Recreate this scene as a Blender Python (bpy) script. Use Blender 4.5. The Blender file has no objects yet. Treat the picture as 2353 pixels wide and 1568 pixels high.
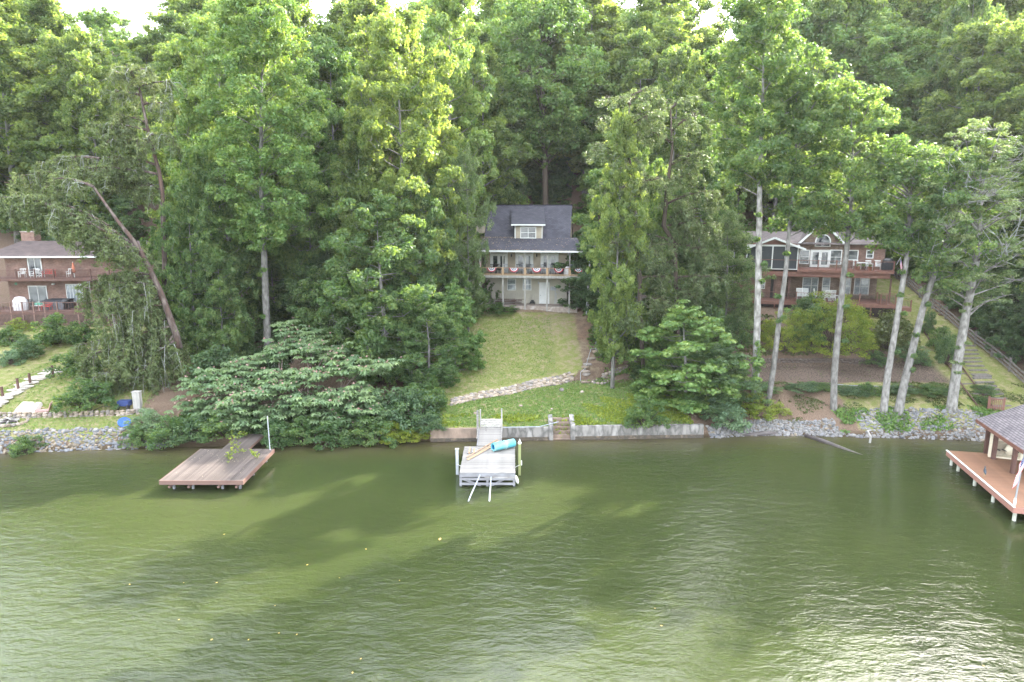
import bpy, math, random
import numpy as np
from mathutils import Vector, Matrix
SC = bpy.context.scene
COL = SC.collection
R = math.radians

# ------------------------------------------------------------------ camera
CAM_H = 17.3
PITCH = R(11.0)
FPX = 1569.0            # focal length in units of a 2353-wide picture
CX, CY = 1176.5, 784.0
cam_d = bpy.data.cameras.new('camera')
cam_d.sensor_width = 36.0
cam_d.lens = 36.0 * FPX / 2353.0
cam_d.clip_end = 3000
cam_d.clip_start = 0.5
cam = bpy.data.objects.new('camera', cam_d)
COL.objects.link(cam)
cam.location = (0, 0, CAM_H)
cam.rotation_euler = (R(90) - PITCH, 0, 0)
SC.camera = cam

# ------------------------------------------------------------------ light
SUN_EL, SUN_AZ = R(33), R(43)      # azimuth measured from +Y towards +X
world = bpy.data.worlds.new('World')
SC.world = world
world.use_nodes = True
wn = world.node_tree
for n in list(wn.nodes): wn.nodes.remove(n)
sky = wn.nodes.new('ShaderNodeTexSky'); sky.sky_type = 'NISHITA'
sky.sun_disc = False; sky.sun_elevation = SUN_EL; sky.sun_rotation = SUN_AZ
sky.air_density = 1.0; sky.dust_density = 3.5; sky.ozone_density = 1.0
bg = wn.nodes.new('ShaderNodeBackground'); bg.inputs[1].default_value = 0.15
wo = wn.nodes.new('ShaderNodeOutputWorld')
hsv = wn.nodes.new('ShaderNodeHueSaturation'); hsv.inputs['Saturation'].default_value = .55     # thin bright overcast veil
wn.links.new(sky.outputs[0], hsv.inputs['Color']); veil = wn.nodes.new('ShaderNodeMixRGB'); veil.inputs[0].default_value = .45; veil.inputs[2].default_value = (5.6, 5.9, 6.2, 1)   # even high cloud over the whole sky
wn.links.new(hsv.outputs[0], veil.inputs[1]); wn.links.new(veil.outputs[0], bg.inputs[0]); wn.links.new(bg.outputs[0], wo.inputs[0])
sd = bpy.data.lights.new('sun', 'SUN'); sd.energy = 2.6; sd.angle = R(0.53); sd.color = (1.0, 0.93, 0.80)
sun = bpy.data.objects.new('sun', sd); COL.objects.link(sun)
sdir = Vector((math.sin(SUN_AZ) * math.cos(SUN_EL), math.cos(SUN_AZ) * math.cos(SUN_EL), math.sin(SUN_EL)))
sun.rotation_euler = sdir.to_track_quat('Z', 'Y').to_euler()
sun.location = sdir * 150
SC.view_settings.view_transform = 'Standard'
SC.view_settings.look = 'None'
SC.view_settings.exposure = 3.34
SC.view_settings.gamma = 1.0
SC.view_settings.use_curve_mapping = False
SC.render.engine = 'CYCLES'
SC.cycles.max_bounces = 12
SC.cycles.transparent_max_bounces = 8
SC.cycles.diffuse_bounces = 8
SC.cycles.glossy_bounces = 3
SC.cycles.transmission_bounces = 8
SC.cycles.caustics_reflective = False
SC.cycles.caustics_refractive = False

# ------------------------------------------------------------------ geometry of the view (only used to measure real positions)
SP, CP = math.sin(PITCH), math.cos(PITCH)
def ray(u, v):
    a = (u - CX) / FPX; b = (v - CY) / FPX
    return Vector((a, CP - b * SP, -SP - b * CP))
def at_z(u, v, z=0.0):
    d = ray(u, v); t = (z - CAM_H) / d.z
    return Vector((d.x * t, d.y * t, z))
def at_y(u, v, y):
    d = ray(u, v); t = y / d.y
    return Vector((d.x * t, y, CAM_H + d.z * t))
def depth(y, z): return y * CP + (CAM_H - z) * SP
def x_at(u, y, z): return (u - CX) / FPX * depth(y, z)

# ------------------------------------------------------------------ terrain height
SHX = [-130, -60, -38.7, -28, -18, -6.3, 14.6, 20, 27, 34, 42, 60, 130]
SHY = [45, 45.6, 46.5, 47.7, 48.5, 49.2, 50.15, 50.9, 50.4, 49.6, 49.2, 49, 48]
def shore(x): return np.interp(x, SHX, SHY)
HILL = [(83, 10.0), (90, 14.5), (96, 19.5), (110, 27), (130, 35), (170, 50), (280, 80)]
UND = [(30, -6), (40, -4), (46, -2.0), (48.6, -.45)]
PL = UND + [(49.2, -0.05), (50.9, .85), (53.8, 1.3), (54.1, 1.9), (57.5, 3.2), (64, 4.2), (70, 5.1), (78, 6.8)] + HILL
PW = UND + [(49.2, 0), (49.8, .45), (52, 1.2), (58, 2.6), (66, 4.7), (75, 7)] + HILL
PR = UND + [(49.2, 0), (52, 1.3), (52.8, 1.6), (56.2, 2.6), (62.9, 2.75), (63.2, 3.35), (68, 6.2), (72, 7.2), (80, 8.6)] + HILL
PF = UND + [(49.2, 0), (52, 1.1), (54, 1.5), (72, 7.3), (80, 9.9), (86, 12.5), (96, 19.5)] + HILL[3:]
PC_U = [(50, 1.0), (54, 1.8), (59.6, 2.95), (66, 4.9), (71, 6.6), (72.5, 6.95), (78, 7.3), (80, 8.0)] + HILL
def itp(P, y):
    a = np.array(P); return np.interp(y, a[:, 0], a[:, 1])
def yw(x): return 54.0 + (x + 5) * .48      # line of the dry stone wall on the lawn
def ground(x, y):
    x = np.asarray(x, float); y = np.asarray(y, float)
    yc = y - (shore(x) - 49.2) * np.clip(1 - (y - 49.2) / 12, 0, 1)
    zl = np.interp(yc, [30, 46, 49.3, 49.38, 60], [-6, -2, -1.2, .93, 2.3])
    zu = itp(PC_U, y)
    k = np.clip((y - yw(x)) / .5, 0, 1)
    zc = np.where(y < yw(x), zl, np.maximum(zl, zl * (1 - k) + zu * k))
    zl_, zw, zr, zf = itp(PL, yc), itp(PW, yc), itp(PR, yc), itp(PF, yc)
    Z = [(-27, zl_), (-23, zw), (-8.5, zw), (-6.15, zc), (8, zc), (14.7, np.where(yc < 52, zl, zw)), (14.9, zw), (18, zw), (20, zr), (36, zr), (39, zf), (200, zf)]
    out = np.where(x < Z[0][0], Z[0][1], 0.0)
    for (x0, z0), (x1, z1) in zip(Z[:-1], Z[1:]):
        m = (x >= x0) & (x < x1)
        k = (x - x0) / (x1 - x0)
        out = np.where(m, z0 * (1 - k) + z1 * k, out)
    out = np.where((x > 3.05) & (x < 4.6) & (y < 51.6), np.minimum(out, (y - 49.7) * .93 - .30), out)     # cut for the flight of steps
    lump = .10 * np.sin(x * .9 + 1.3 * np.sin(y * .4)) * np.sin(y * .8 + x * .23) + .5 * np.sin(x * .13) * np.clip((y - 84) / 10, 0, 2.5)
    return out + lump * np.clip((y - 50.5) / 4, 0, 1)
def gz(x, y): return float(ground(x, y))
def on(u, v, zoff=0.0):
    """where the view ray through (u, v) meets the terrain"""
    d = ray(u, v); ys = np.arange(44.0, 200.0, .05); t = ys / d.y
    zz = CAM_H + d.z * t; g = ground(d.x * t, ys) + zoff
    k = np.nonzero(zz <= g)[0]
    i = k[0] if len(k) else 400
    y = float(ys[i]); x = float(d.x * t[i])
    return Vector((x, y, gz(x, y)))

# ------------------------------------------------------------------ object helpers
def tag(o, label=None, cat=None, group=None, kind=None):
    if label: o['label'] = label
    if cat: o['category'] = cat
    if group: o['group'] = group
    if kind: o['kind'] = kind
    return o
def thing(name, label, cat, loc=(0, 0, 0), rz=0.0, group=None):
    o = bpy.data.objects.new(name, None); COL.objects.link(o)
    o.location = loc; o.rotation_euler = (0, 0, rz); o.empty_display_size = .3
    return tag(o, label, cat, group)
def link(name, me, parent=None, loc=None):
    o = bpy.data.objects.new(name, me); COL.objects.link(o)
    if parent is not None: o.parent = parent
    if loc is not None: o.location = loc
    return o
def copy_tree(root, children, loc, rz, scale, label, group):
    r = root.copy(); COL.objects.link(r)
    r.location = loc; r.rotation_euler = (0, 0, rz); r.scale = scale
    r['label'] = label
    if group: r['group'] = group
    for ch in children:
        c = ch.copy(); COL.objects.link(c); c.parent = r
    return r

class MB:
    def __init__(s): s.v = []; s.f = []
    def quad(s, a, b, c, d):
        n = len(s.v); s.v += [tuple(a), tuple(b), tuple(c), tuple(d)]; s.f.append((n, n + 1, n + 2, n + 3)); return s
    def poly(s, pts):
        n = len(s.v); s.v += [tuple(p) for p in pts]; s.f.append(tuple(range(n, n + len(pts)))); return s
    def box(s, x0, y0, z0, x1, y1, z1):
        n = len(s.v)
        s.v += [(x0, y0, z0), (x1, y0, z0), (x1, y1, z0), (x0, y1, z0), (x0, y0, z1), (x1, y0, z1), (x1, y1, z1), (x0, y1, z1)]
        s.f += [(n, n + 3, n + 2, n + 1), (n + 4, n + 5, n + 6, n + 7), (n, n + 1, n + 5, n + 4), (n + 1, n + 2, n + 6, n + 5), (n + 2, n + 3, n + 7, n + 6), (n + 3, n, n + 4, n + 7)]
        return s
    def cbox(s, c, sz, M=None):
        n = len(s.v); hx, hy, hz = sz[0] / 2, sz[1] / 2, sz[2] / 2
        P = [Vector((i * hx, j * hy, k * hz)) for k in (-1, 1) for (i, j) in ((-1, -1), (1, -1), (1, 1), (-1, 1))]
        if M is not None: P = [M @ p for p in P]
        s.v += [tuple(p + Vector(c)) for p in P]
        s.f += [(n, n + 3, n + 2, n + 1), (n + 4, n + 5, n + 6, n + 7), (n, n + 1, n + 5, n + 4), (n + 1, n + 2, n + 6, n + 5), (n + 2, n + 3, n + 7, n + 6), (n + 3, n, n + 4, n + 7)]
        return s
    def bar(s, p0, p1, w, h, up=(0, 0, 1)):
        p0, p1 = Vector(p0), Vector(p1); d = p1 - p0; L = d.length
        if L < 1e-6: return s
        d.normalize(); up = Vector(up)
        if abs(d.dot(up)) > .98: up = Vector((0, 1, 0))
        sx = d.cross(up).normalized(); uz = sx.cross(d).normalized()
        M = Matrix((d, sx, uz)).transposed()
        return s.cbox((p0 + p1) / 2, (L, w, h), M)
    def tube(s, pts, rad, n=8, cap=True):
        pts = [Vector(p) for p in pts]
        if not hasattr(rad, '__len__'): rad = [rad] * len(pts)
        base = len(s.v); prev = None
        for i, p in enumerate(pts):
            d = (pts[min(i + 1, len(pts) - 1)] - pts[max(i - 1, 0)])
            if d.length < 1e-6: d = Vector((0, 0, 1))
            d.normalize()
            if prev is None:
                a = d.cross(Vector((0, 0, 1)) if abs(d.z) < .9 else Vector((1, 0, 0))).normalized()
            else:
                a = (prev - d * prev.dot(d))
                a = a.normalized() if a.length > 1e-5 else d.orthogonal().normalized()
            prev = a; b = d.cross(a)
            for k in range(n):
                t = 2 * math.pi * k / n
                s.v.append(tuple(p + (a * math.cos(t) + b * math.sin(t)) * rad[i]))
        for i in range(len(pts) - 1):
            for k in range(n):
                q = base + i * n
                s.f.append((q + k, q + (k + 1) % n, q + n + (k + 1) % n, q + n + k))
        if cap:
            s.f.append(tuple(base + k for k in reversed(range(n))))
            s.f.append(tuple(base + (len(pts) - 1) * n + k for k in range(n)))
        return s
    def cyl(s, c, r, h, n=12, r2=None):
        c = Vector(c); return s.tube([c, c + Vector((0, 0, h))], [r, r if r2 is None else r2], n)
    def lathe(s, c, prof, n=14, sx=1, sy=1):
        base = len(s.v)
        for (r, z) in prof:
            for k in range(n):
                t = 2 * math.pi * k / n
                s.v.append((c[0] + r * sx * math.cos(t), c[1] + r * sy * math.sin(t), c[2] + z))
        for i in range(len(prof) - 1):
            for k in range(n):
                q = base + i * n
                s.f.append((q + k, q + (k + 1) % n, q + n + (k + 1) % n, q + n + k))
        return s
    def mesh(s, name, mat=None, smooth=False):
        me = bpy.data.meshes.new(name); me.from_pydata(s.v, [], s.f)
        if mat: me.materials.append(mat)
        if smooth:
            for p in me.polygons: p.use_smooth = True
        me.update(); return me
    def build(s, name, mat, parent=None, smooth=False, loc=None, bevel=0):
        o = link(name, s.mesh(name, mat, smooth), parent, loc)
        if bevel:
            m = o.modifiers.new('bevel', 'BEVEL'); m.width = bevel; m.segments = 2; m.limit_method = 'ANGLE'
        return o

def np_mesh(name, V, F, mat=None, tint=None, smooth=False):
    """V (n,3); F (m,k) all the same k"""
    me = bpy.data.meshes.new(name)
    k = F.shape[1]
    me.vertices.add(len(V)); me.vertices.foreach_set('co', np.asarray(V, np.float32).ravel())
    me.loops.add(F.size); me.loops.foreach_set('vertex_index', np.asarray(F, np.int32).ravel())
    me.polygons.add(len(F))
    me.polygons.foreach_set('loop_start', np.arange(0, F.size, k, dtype=np.int32))
    me.polygons.foreach_set('loop_total', np.full(len(F), k, np.int32))
    if smooth: me.polygons.foreach_set('use_smooth', np.ones(len(F), bool))
    me.update(calc_edges=True)
    if tint is not None:
        a = me.attributes.new('tint', 'FLOAT', 'FACE'); a.data.foreach_set('value', np.asarray(tint, np.float32))
    if mat: me.materials.append(mat)
    return me

# ------------------------------------------------------------------ materials
def newmat(name):
    m = bpy.data.materials.new(name); m.use_nodes = True
    nt = m.node_tree; b = nt.nodes['Principled BSDF']
    return m, nt, b
def N(nt, typ, **kw):
    n = nt.nodes.new(typ)
    for k, v in kw.items():
        if k.startswith('i_'):
            key = k[2:]; key = int(key) if key.isdigit() else key.replace('_', ' ')
            n.inputs[key].default_value = v
        else: setattr(n, k, v)
    return n
def ramp(nt, fac, stops):
    r = nt.nodes.new('ShaderNodeValToRGB'); e = r.color_ramp.elements
    while len(e) < len(stops): e.new(.5)
    for i, (p, c) in enumerate(stops):
        e[i].position = p; e[i].color = (c[0], c[1], c[2], 1)
    nt.links.new(fac, r.inputs[0]); return r.outputs[0]
def mat(name, c1, c2=None, scale=6.0, rough=.7, bump=0.0, bscale=30.0, metal=0.0, stretch=(1, 1, 1), detail=5.0, spec=.4, c3=None, lo=.32, hi=.68, each=0.0):
    """procedural surface: two or three colours mixed by noise, fine relief"""
    m, nt, b = newmat(name)
    if c2 is None: c2 = tuple(x * .78 for x in c1)
    tc = N(nt, 'ShaderNodeTexCoord'); mp = N(nt, 'ShaderNodeMapping'); mp.inputs['Scale'].default_value = stretch
    nt.links.new(tc.outputs['Object'], mp.inputs[0])
    nz = N(nt, 'ShaderNodeTexNoise'); nz.inputs['Scale'].default_value = scale; nz.inputs['Detail'].default_value = detail
    nt.links.new(mp.outputs[0], nz.inputs[0])
    st = [(lo, c1), (hi, c2)] if c3 is None else [(lo, c1), ((lo + hi) / 2, c2), (hi, c3)]
    cc = ramp(nt, nz.outputs[0], st)
    if each:      # every board or stone a little lighter or darker than the next
        oi = N(nt, 'ShaderNodeObjectInfo'); mr = N(nt, 'ShaderNodeMapRange', i_3=1 - each, i_4=1 + each); nt.links.new(oi.outputs['Random'], mr.inputs[0])
        mu = N(nt, 'ShaderNodeMixRGB', blend_type='MULTIPLY', i_0=1.0); nt.links.new(cc, mu.inputs[1]); nt.links.new(mr.outputs[0], mu.inputs[2]); cc = mu.outputs[0]
    nt.links.new(cc, b.inputs['Base Color'])
    b.inputs['Roughness'].default_value = rough; b.inputs['Metallic'].default_value = metal
    b.inputs['Specular IOR Level'].default_value = spec
    if bump:
        n2 = N(nt, 'ShaderNodeTexNoise'); n2.inputs['Scale'].default_value = bscale; n2.inputs['Detail'].default_value = 4
        nt.links.new(mp.outputs[0], n2.inputs[0])
        bp = N(nt, 'ShaderNodeBump'); bp.inputs['Strength'].default_value = bump; bp.inputs['Distance'].default_value = .03
        nt.links.new(n2.outputs[0], bp.inputs['Height']); nt.links.new(bp.outputs[0], b.inputs['Normal'])
    return m
def leafmat(name, dark, mid, lite, trans=.45, tcol=None, rough=.55):
    """leaf colour varies leaf by leaf and tree by tree; leaves let light through"""
    m, nt, b = newmat(name)
    at = N(nt, 'ShaderNodeAttribute', attribute_name='tint')
    oi = N(nt, 'ShaderNodeObjectInfo')
    ma = N(nt, 'ShaderNodeMath', operation='MULTIPLY_ADD', i_1=.26, i_2=-.13); nt.links.new(oi.outputs['Random'], ma.inputs[0])
    ad = N(nt, 'ShaderNodeMath', operation='ADD'); nt.links.new(at.outputs['Fac'], ad.inputs[0]); nt.links.new(ma.outputs[0], ad.inputs[1])
    col = ramp(nt, ad.outputs[0], [(.12, dark), (.5, mid), (.88, lite)])
    nt.links.new(col, b.inputs['Base Color']); b.inputs['Roughness'].default_value = rough
    b.inputs['Specular IOR Level'].default_value = .5
    tr = N(nt, 'ShaderNodeBsdfTranslucent')
    hs = N(nt, 'ShaderNodeMixRGB', blend_type='MULTIPLY', i_0=1.0); hs.inputs[2].default_value = (*(tcol or (1.75, 1.7, .55)), 1)
    nt.links.new(col, hs.inputs[1]); nt.links.new(hs.outputs[0], tr.inputs[0])
    mx = N(nt, 'ShaderNodeMixShader', i_0=trans)
    out = nt.nodes['Material Output']
    nt.links.new(b.outputs[0], mx.inputs[1]); nt.links.new(tr.outputs[0], mx.inputs[2]); nt.links.new(mx.outputs[0], out.inputs['Surface'])
    return m

LM = {
 'poplar': leafmat('poplar_leaf', (.060, .110, .040), (.125, .185, .062), (.23, .29, .095), .60, (1.8, 1.7, .70)),
 'maple':  leafmat('maple_leaf', (.046, .095, .040), (.088, .155, .058), (.16, .225, .080), .57, (1.8, 1.7, .72)),
 'bright': leafmat('bright_leaf', (.065, .135, .040), (.12, .21, .058), (.23, .31, .09), .45, (1.6, 1.5, .62)),
 'pale':   leafmat('pale_leaf', (.065, .11, .040), (.12, .175, .068), (.22, .27, .12), .42, (1.35, 1.4, .75)),
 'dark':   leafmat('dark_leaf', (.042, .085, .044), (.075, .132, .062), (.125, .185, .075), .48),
 'lacy':   leafmat('needle_spray', (.06, .10, .042), (.115, .165, .070), (.18, .225, .095), .42, (1.2, 1.2, .7)),
 'pine': leafmat('pine_spray', (.085, .125, .052), (.145, .19, .078), (.21, .255, .105), .45, (1.3, 1.25, .7)),
 'mimosa': leafmat('fern_leaf', (.080, .145, .082), (.135, .21, .115), (.21, .28, .14), .38, (1.3, 1.5, .7)),
 'pink':   leafmat('pink_blossom', (.42, .20, .19), (.50, .29, .26), (.58, .42, .37), .3, (1, 1, 1)),
 'yellow': leafmat('yellow_green_leaf', (.09, .14, .02), (.17, .22, .03), (.30, .33, .05), .4),
 'olive':  leafmat('olive_leaf', (.045, .065, .020), (.07, .09, .028), (.10, .12, .035), .3),
}
BARK = mat('grey_bark', (.095, .088, .08), (.165, .156, .142), scale=4.5, rough=.9, bump=.9, bscale=16, stretch=(1, 1, .45), c3=(.235, .225, .21), lo=.34, hi=.64, detail=9, each=.22)
BARK_D = mat('brown_bark', (.10, .075, .058), (.055, .042, .034), scale=3, rough=.95, bump=.8, bscale=8, stretch=(1, 1, .25))
BARK_R = mat('reddish_bark', (.10, .060, .047), (.055, .038, .033), scale=2.5, rough=.95, bump=.8, bscale=7, stretch=(1, 1, .3), c3=(.15, .12, .105))
LICHEN = mat('lichen_twig', (.34, .36, .33), (.20, .20, .18), scale=5, rough=.95)
# ------------------------------------------------------------------ foliage
def leaves(rng, C, Rd, nper, size, flat=.8, aspect=.62, up=.5, rnd=.65, shell=.55, droop=0.0, tvar=.5):
    """C (k,3) clump centres, Rd (k,) radii -> vertices, faces, tint of nper leaf diamonds per clump"""
    C = np.asarray(C, float); Rd = np.asarray(Rd, float); k = len(C)
    n = k * nper; ci = np.repeat(np.arange(k), nper)
    d = rng.normal(size=(n, 3)); d /= np.linalg.norm(d, axis=1)[:, None]
    r = (shell + (1 - shell) * rng.random(n)) * np.where(rng.random(n) < .8, 1, rng.random(n))
    P = C[ci] + d * (r * Rd[ci])[:, None] * np.array([1, 1, flat])
    nn = d + np.array([0, 0, up]) + rnd * rng.normal(size=(n, 3))
    nn /= np.linalg.norm(nn, axis=1)[:, None]
    a = rng.normal(size=(n, 3)) + np.array([0, 0, -droop * 3]) + d * .5
    a -= nn * (a * nn).sum(1)[:, None]; a /= np.linalg.norm(a, axis=1)[:, None] + 1e-9
    b = np.cross(nn, a)
    L = size * (.65 + .7 * rng.random(n)) * .5
    W = L * aspect
    V = np.empty((n, 4, 3))
    V[:, 0] = P - a * L[:, None]; V[:, 2] = P + a * L[:, None]
    lift = nn * (L * .22)[:, None]
    V[:, 1] = P + b * W[:, None] + lift; V[:, 3] = P - b * W[:, None] + lift
    F = np.arange(n * 4).reshape(n, 4)
    ct = rng.random(k)
    T = .5 + tvar * ((ct[ci] - .5) * .8 + (rng.random(n) - .5) * 1.0)
    return V.reshape(-1, 3), F, T
def join(parts):
    V = []; F = []; T = []; o = 0
    for v, f, t in parts:
        V.append(v); F.append(f + o); T.append(t); o += len(v)
    return np.concatenate(V), np.concatenate(F), np.concatenate(T)

def prof_poplar(t): return (.5 + .5 * min(1, t * 3.2)) * max(0.12, 1 - t ** 2.2) ** .7
def prof_round(t): return max(.15, math.sin(math.pi * (0.16 + .76 * t))) ** .6
def prof_cone(t): return max(.05, 1 - t) ** .8

def crown_tree(seed, H, Rc, base, kind='poplar', trunk_r=.3, nb=44, cl_r=.85, nper=70, leaf=.24, rise=.75, prof=prof_poplar, flat=.75, bark=BARK, droop=0, fork=True, bare=0.0, up=.5, per_m=1.0, aspect=.62, lobe=.30):
    """broadleaved tree: curved tapered trunk, rising limbs, leaf clumps along the outer limbs"""
    rng = np.random.default_rng(seed); rd = random.Random(seed)
    w = MB(); tp = []; ph = rd.random() * 6
    for i in range(9):
        t = i / 8
        tp.append(Vector((.35 * math.sin(t * 3 + ph) * t * Rc * .25, .35 * math.cos(t * 2.6 + ph) * t * Rc * .25, H * .87 * t)))
    flare = [1.35, 1.0] + [1 - .92 * ((i - 1) / 7) ** .9 for i in range(2, 9)]
    w.tube(tp, [trunk_r * max(.06, f) for f in flare], 8)
    def tr(z):
        f = min(.999, max(0, z / (H * .87))) * 8; i = int(f); return tp[i].lerp(tp[min(i + 1, 8)], f - i)
    C = []; Rr = []; az = rd.random() * 6
    for i in range(nb):
        t = (i + rd.random()) / nb
        z0 = H * (base + (1 - base) * t * .90)
        Lr = Rc * prof(t) * rd.uniform(.55, 1.0)
        az += 2.399 + rd.uniform(-.45, .45)
        ri = rise * rd.uniform(.5, 1.2) * (1 - .45 * t)
        p0 = tr(max(H * .04, z0 - .35 * Lr))
        p1 = p0 + Vector((math.cos(az) * Lr, math.sin(az) * Lr, Lr * ri - droop * Lr))
        mid = p0.lerp(p1, .5) + Vector((0, 0, (-.10 + droop * .3) * Lr))
        r0 = max(.03, trunk_r * (.34 - .22 * t))
        w.tube([p0, mid, p1], [r0, r0 * .6, .018], 4, False)
        for q_, k_ in ((p1, 1.0), (mid.lerp(p1, .35), .75)):       # leafy lobes: one at the tip, a smaller one further in
            rl = lobe * Rc * k_ * rd.uniform(.7, 1.25) * (.6 + .4 * min(1, 2.2 * (1 - t)))
            lc = q_ + Vector((rd.gauss(0, .25), rd.gauss(0, .25), 0)) * rl
            nc = max(5, int(per_m * 5.2 * rl * rl))
            for j in range(nc):
                d = Vector((rd.gauss(0, 1), rd.gauss(0, 1), rd.gauss(.35, 1))); d.normalize()
                if d.z < -.55: continue
                c = lc + Vector((d.x, d.y, d.z * flat * 1.15)) * rl * rd.uniform(.62, 1.0)
                if j % 3 == 0: w.tube([lc.lerp(q_, .5), c], [r0 * .3, .012], 3, False)
                if rd.random() < bare: continue
                C.append(c); Rr.append(cl_r * rd.uniform(.6, 1.15))
    for q in range(26):
        d = Vector((rd.gauss(0, 1), rd.gauss(0, 1), rd.gauss(0, 1))).normalized(); C.append(tp[-1] + Vector((d.x, d.y, d.z * 1.1)) * Rc * .30 * rd.uniform(.5, 1)); Rr.append(cl_r * .9)
    V, F, T = leaves(rng, [tuple(c) for c in C], Rr, nper, leaf, flat=flat, droop=droop, up=up, aspect=aspect)
    return np_mesh('crown', V, F, LM[kind], T), w.mesh('trunk', bark, True)

PROTO = {}
def proto(key, **kw):
    cm, tm = crown_tree(**kw)
    PROTO[key] = (cm, tm, kw['H'], kw['Rc'])
proto('pop1', seed=1, H=28, Rc=5.4, base=.12, nb=46, prof=prof_poplar, nper=72, leaf=.28, cl_r=.66, per_m=1.1)
proto('pop2', seed=2, H=28, Rc=5.4, base=.16, nb=44, prof=prof_poplar, nper=72, leaf=.29, cl_r=.66, lobe=.33, per_m=1.1)
proto('pop3', seed=3, H=28, Rc=5.8, base=.10, nb=46, prof=prof_round, nper=72, leaf=.29, cl_r=.68, lobe=.31, per_m=1.1)
proto('pop4', seed=14, H=28, Rc=5.4, base=.12, nb=44, prof=prof_round, kind='bright', nper=72, leaf=.28, cl_r=.66, per_m=1.1, lobe=.32)
proto('map1', seed=5, H=14, Rc=5.0, base=.03, nb=38, kind='maple', prof=prof_round, rise=.35, cl_r=.56, flat=.7, leaf=.25, trunk_r=.22, lobe=.32, per_m=1.15)
proto('map2', seed=6, H=14, Rc=4.6, base=.02, nb=38, kind='maple', prof=prof_round, rise=.45, cl_r=.52, flat=.7, leaf=.22, trunk_r=.2, lobe=.31, per_m=1.15)
proto('bri1', seed=7, H=9, Rc=4.2, base=.02, nb=34, kind='bright', prof=prof_round, rise=.15, cl_r=.5, flat=.38, leaf=.25, trunk_r=.16, up=.9, lobe=.34, per_m=1.2)
proto('pale1', seed=8, H=14, Rc=3.6, base=.06, nb=40, kind='pale', prof=prof_round, rise=.7, cl_r=.5, leaf=.17, nper=74, trunk_r=.14, droop=.15, aspect=.42, lobe=.34, per_m=1.4)
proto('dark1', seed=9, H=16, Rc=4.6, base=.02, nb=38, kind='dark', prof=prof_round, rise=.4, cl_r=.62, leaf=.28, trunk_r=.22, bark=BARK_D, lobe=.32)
proto('far1', seed=10, H=24, Rc=5.6, base=.06, nb=34, kind='bright', prof=prof_round, cl_r=.85, nper=54, leaf=.38, per_m=.7, lobe=.33)
proto('far2', seed=11, H=24, Rc=5.6, base=.06, nb=34, kind='poplar', prof=prof_round, cl_r=.85, nper=54, leaf=.38, per_m=.7, lobe=.33)

PARTS = {}
NTREE = 0
def place_tree(key, x, y, H, Rw, label, group=None, rz=None, name='broadleaf_tree', lean=(0, 0), zoff=-.15):
    global NTREE
    cm, tm, Hp, Rp = PROTO[key]
    rd = random.Random(int(x * 131 + y * 977)); NTREE += 1
    rz = rd.uniform(0, 6.28) if rz is None else rz
    if key not in PARTS:
        r = bpy.data.objects.new(name, None); COL.objects.link(r); r.empty_display_size = .5
        t = link('trunk', tm, r); c = link('crown', cm, r)
        PARTS[key] = (r, [t, c]); tag(r, label, 'tree', group)
    else:
        root, ch = PARTS[key]
        r = root.copy(); COL.objects.link(r); r.name = name
        r['label'] = label
        if group: r['group'] = group
        elif 'group' in r: del r['group']
        for c0 in ch:
            c = c0.copy(); COL.objects.link(c); c.parent = r
    r.location = (x, y, gz(x, y) + zoff)
    r.rotation_euler = (lean[0], lean[1], rz)
    r.scale = (Rw / Rp, Rw / Rp, H / Hp)
    return r
def tree_px(key, u, y, vtop, hw, label, **kw):
    """tree standing y metres out, its top and half-width measured in the photograph"""
    x = x_at(u, y, 5); z0 = gz(x, y); x = x_at(u, y, z0)
    zt = at_y(u, vtop, y).z
    return place_tree(key, x, y, zt - z0 + .3, hw / FPX * depth(y, (z0 + zt) / 2), label, **kw)

# ------------------------------------------------------------------ shrubs (prototypes: leafy mounds on several stems)
def shrub_mesh(seed, kind, H=2.0, Rw=1.3, nc=60, nper=60, leaf=.14, cl=.34, flat=.7, aspect=.6, bark=BARK_D, hollow=.5):
    rng = np.random.default_rng(seed); rd = random.Random(seed)
    C = []; Rr = []; w = MB()
    for i in range(nc):
        az = rd.uniform(0, 6.283); e = math.acos(1 - rd.random() * 1.02 if rd.random() < .98 else 0)
        k = rd.uniform(hollow, 1.0) * (1 + .18 * math.sin(az * 3 + seed))
        c = Vector((math.cos(az) * math.sin(e) * Rw * k, math.sin(az) * math.sin(e) * Rw * k, .25 + math.cos(e) * (H - .3) * k))
        C.append(tuple(c)); Rr.append(cl * rd.uniform(.7, 1.3))
        if i % 3 == 0: w.tube([(0, 0, -.2), c * .5 + Vector((0, 0, .1)), c], [.035, .022, .008], 4, False)
    V, F, T = leaves(rng, C, Rr, nper, leaf, flat=flat, aspect=aspect, up=.6)
    return np_mesh('foliage', V, F, LM[kind], T), w.mesh('stems', bark)
SHR = {}
def shrub_proto(key, **kw):
    a, b = shrub_mesh(**kw); SHR[key] = (a, b, kw.get('H', 2.0), kw.get('Rw', 1.3))
shrub_proto('green', seed=21, kind='maple', nc=70, nper=60, leaf=.15)
shrub_proto('lime', seed=22, kind='yellow', nc=60, nper=70, leaf=.11, cl=.30)
shrub_proto('dark', seed=23, kind='dark', nc=70, nper=60, leaf=.14)
shrub_proto('weed', seed=24, kind='bright', nc=45, nper=40, leaf=.13, H=1.0, Rw=1.3, cl=.3)
shrub_proto('yew', seed=25, kind='yellow', H=3.2, Rw=2.6, nc=200, nper=80, leaf=.13, cl=.42, flat=.45, aspect=.35, hollow=.75)
shrub_proto('blue', seed=26, kind='mimosa', nc=60, nper=50, leaf=.2, aspect=.35)
shrub_proto('olive', seed=27, kind='olive', nc=60, nper=60, leaf=.13)
SHP = {}
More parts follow.
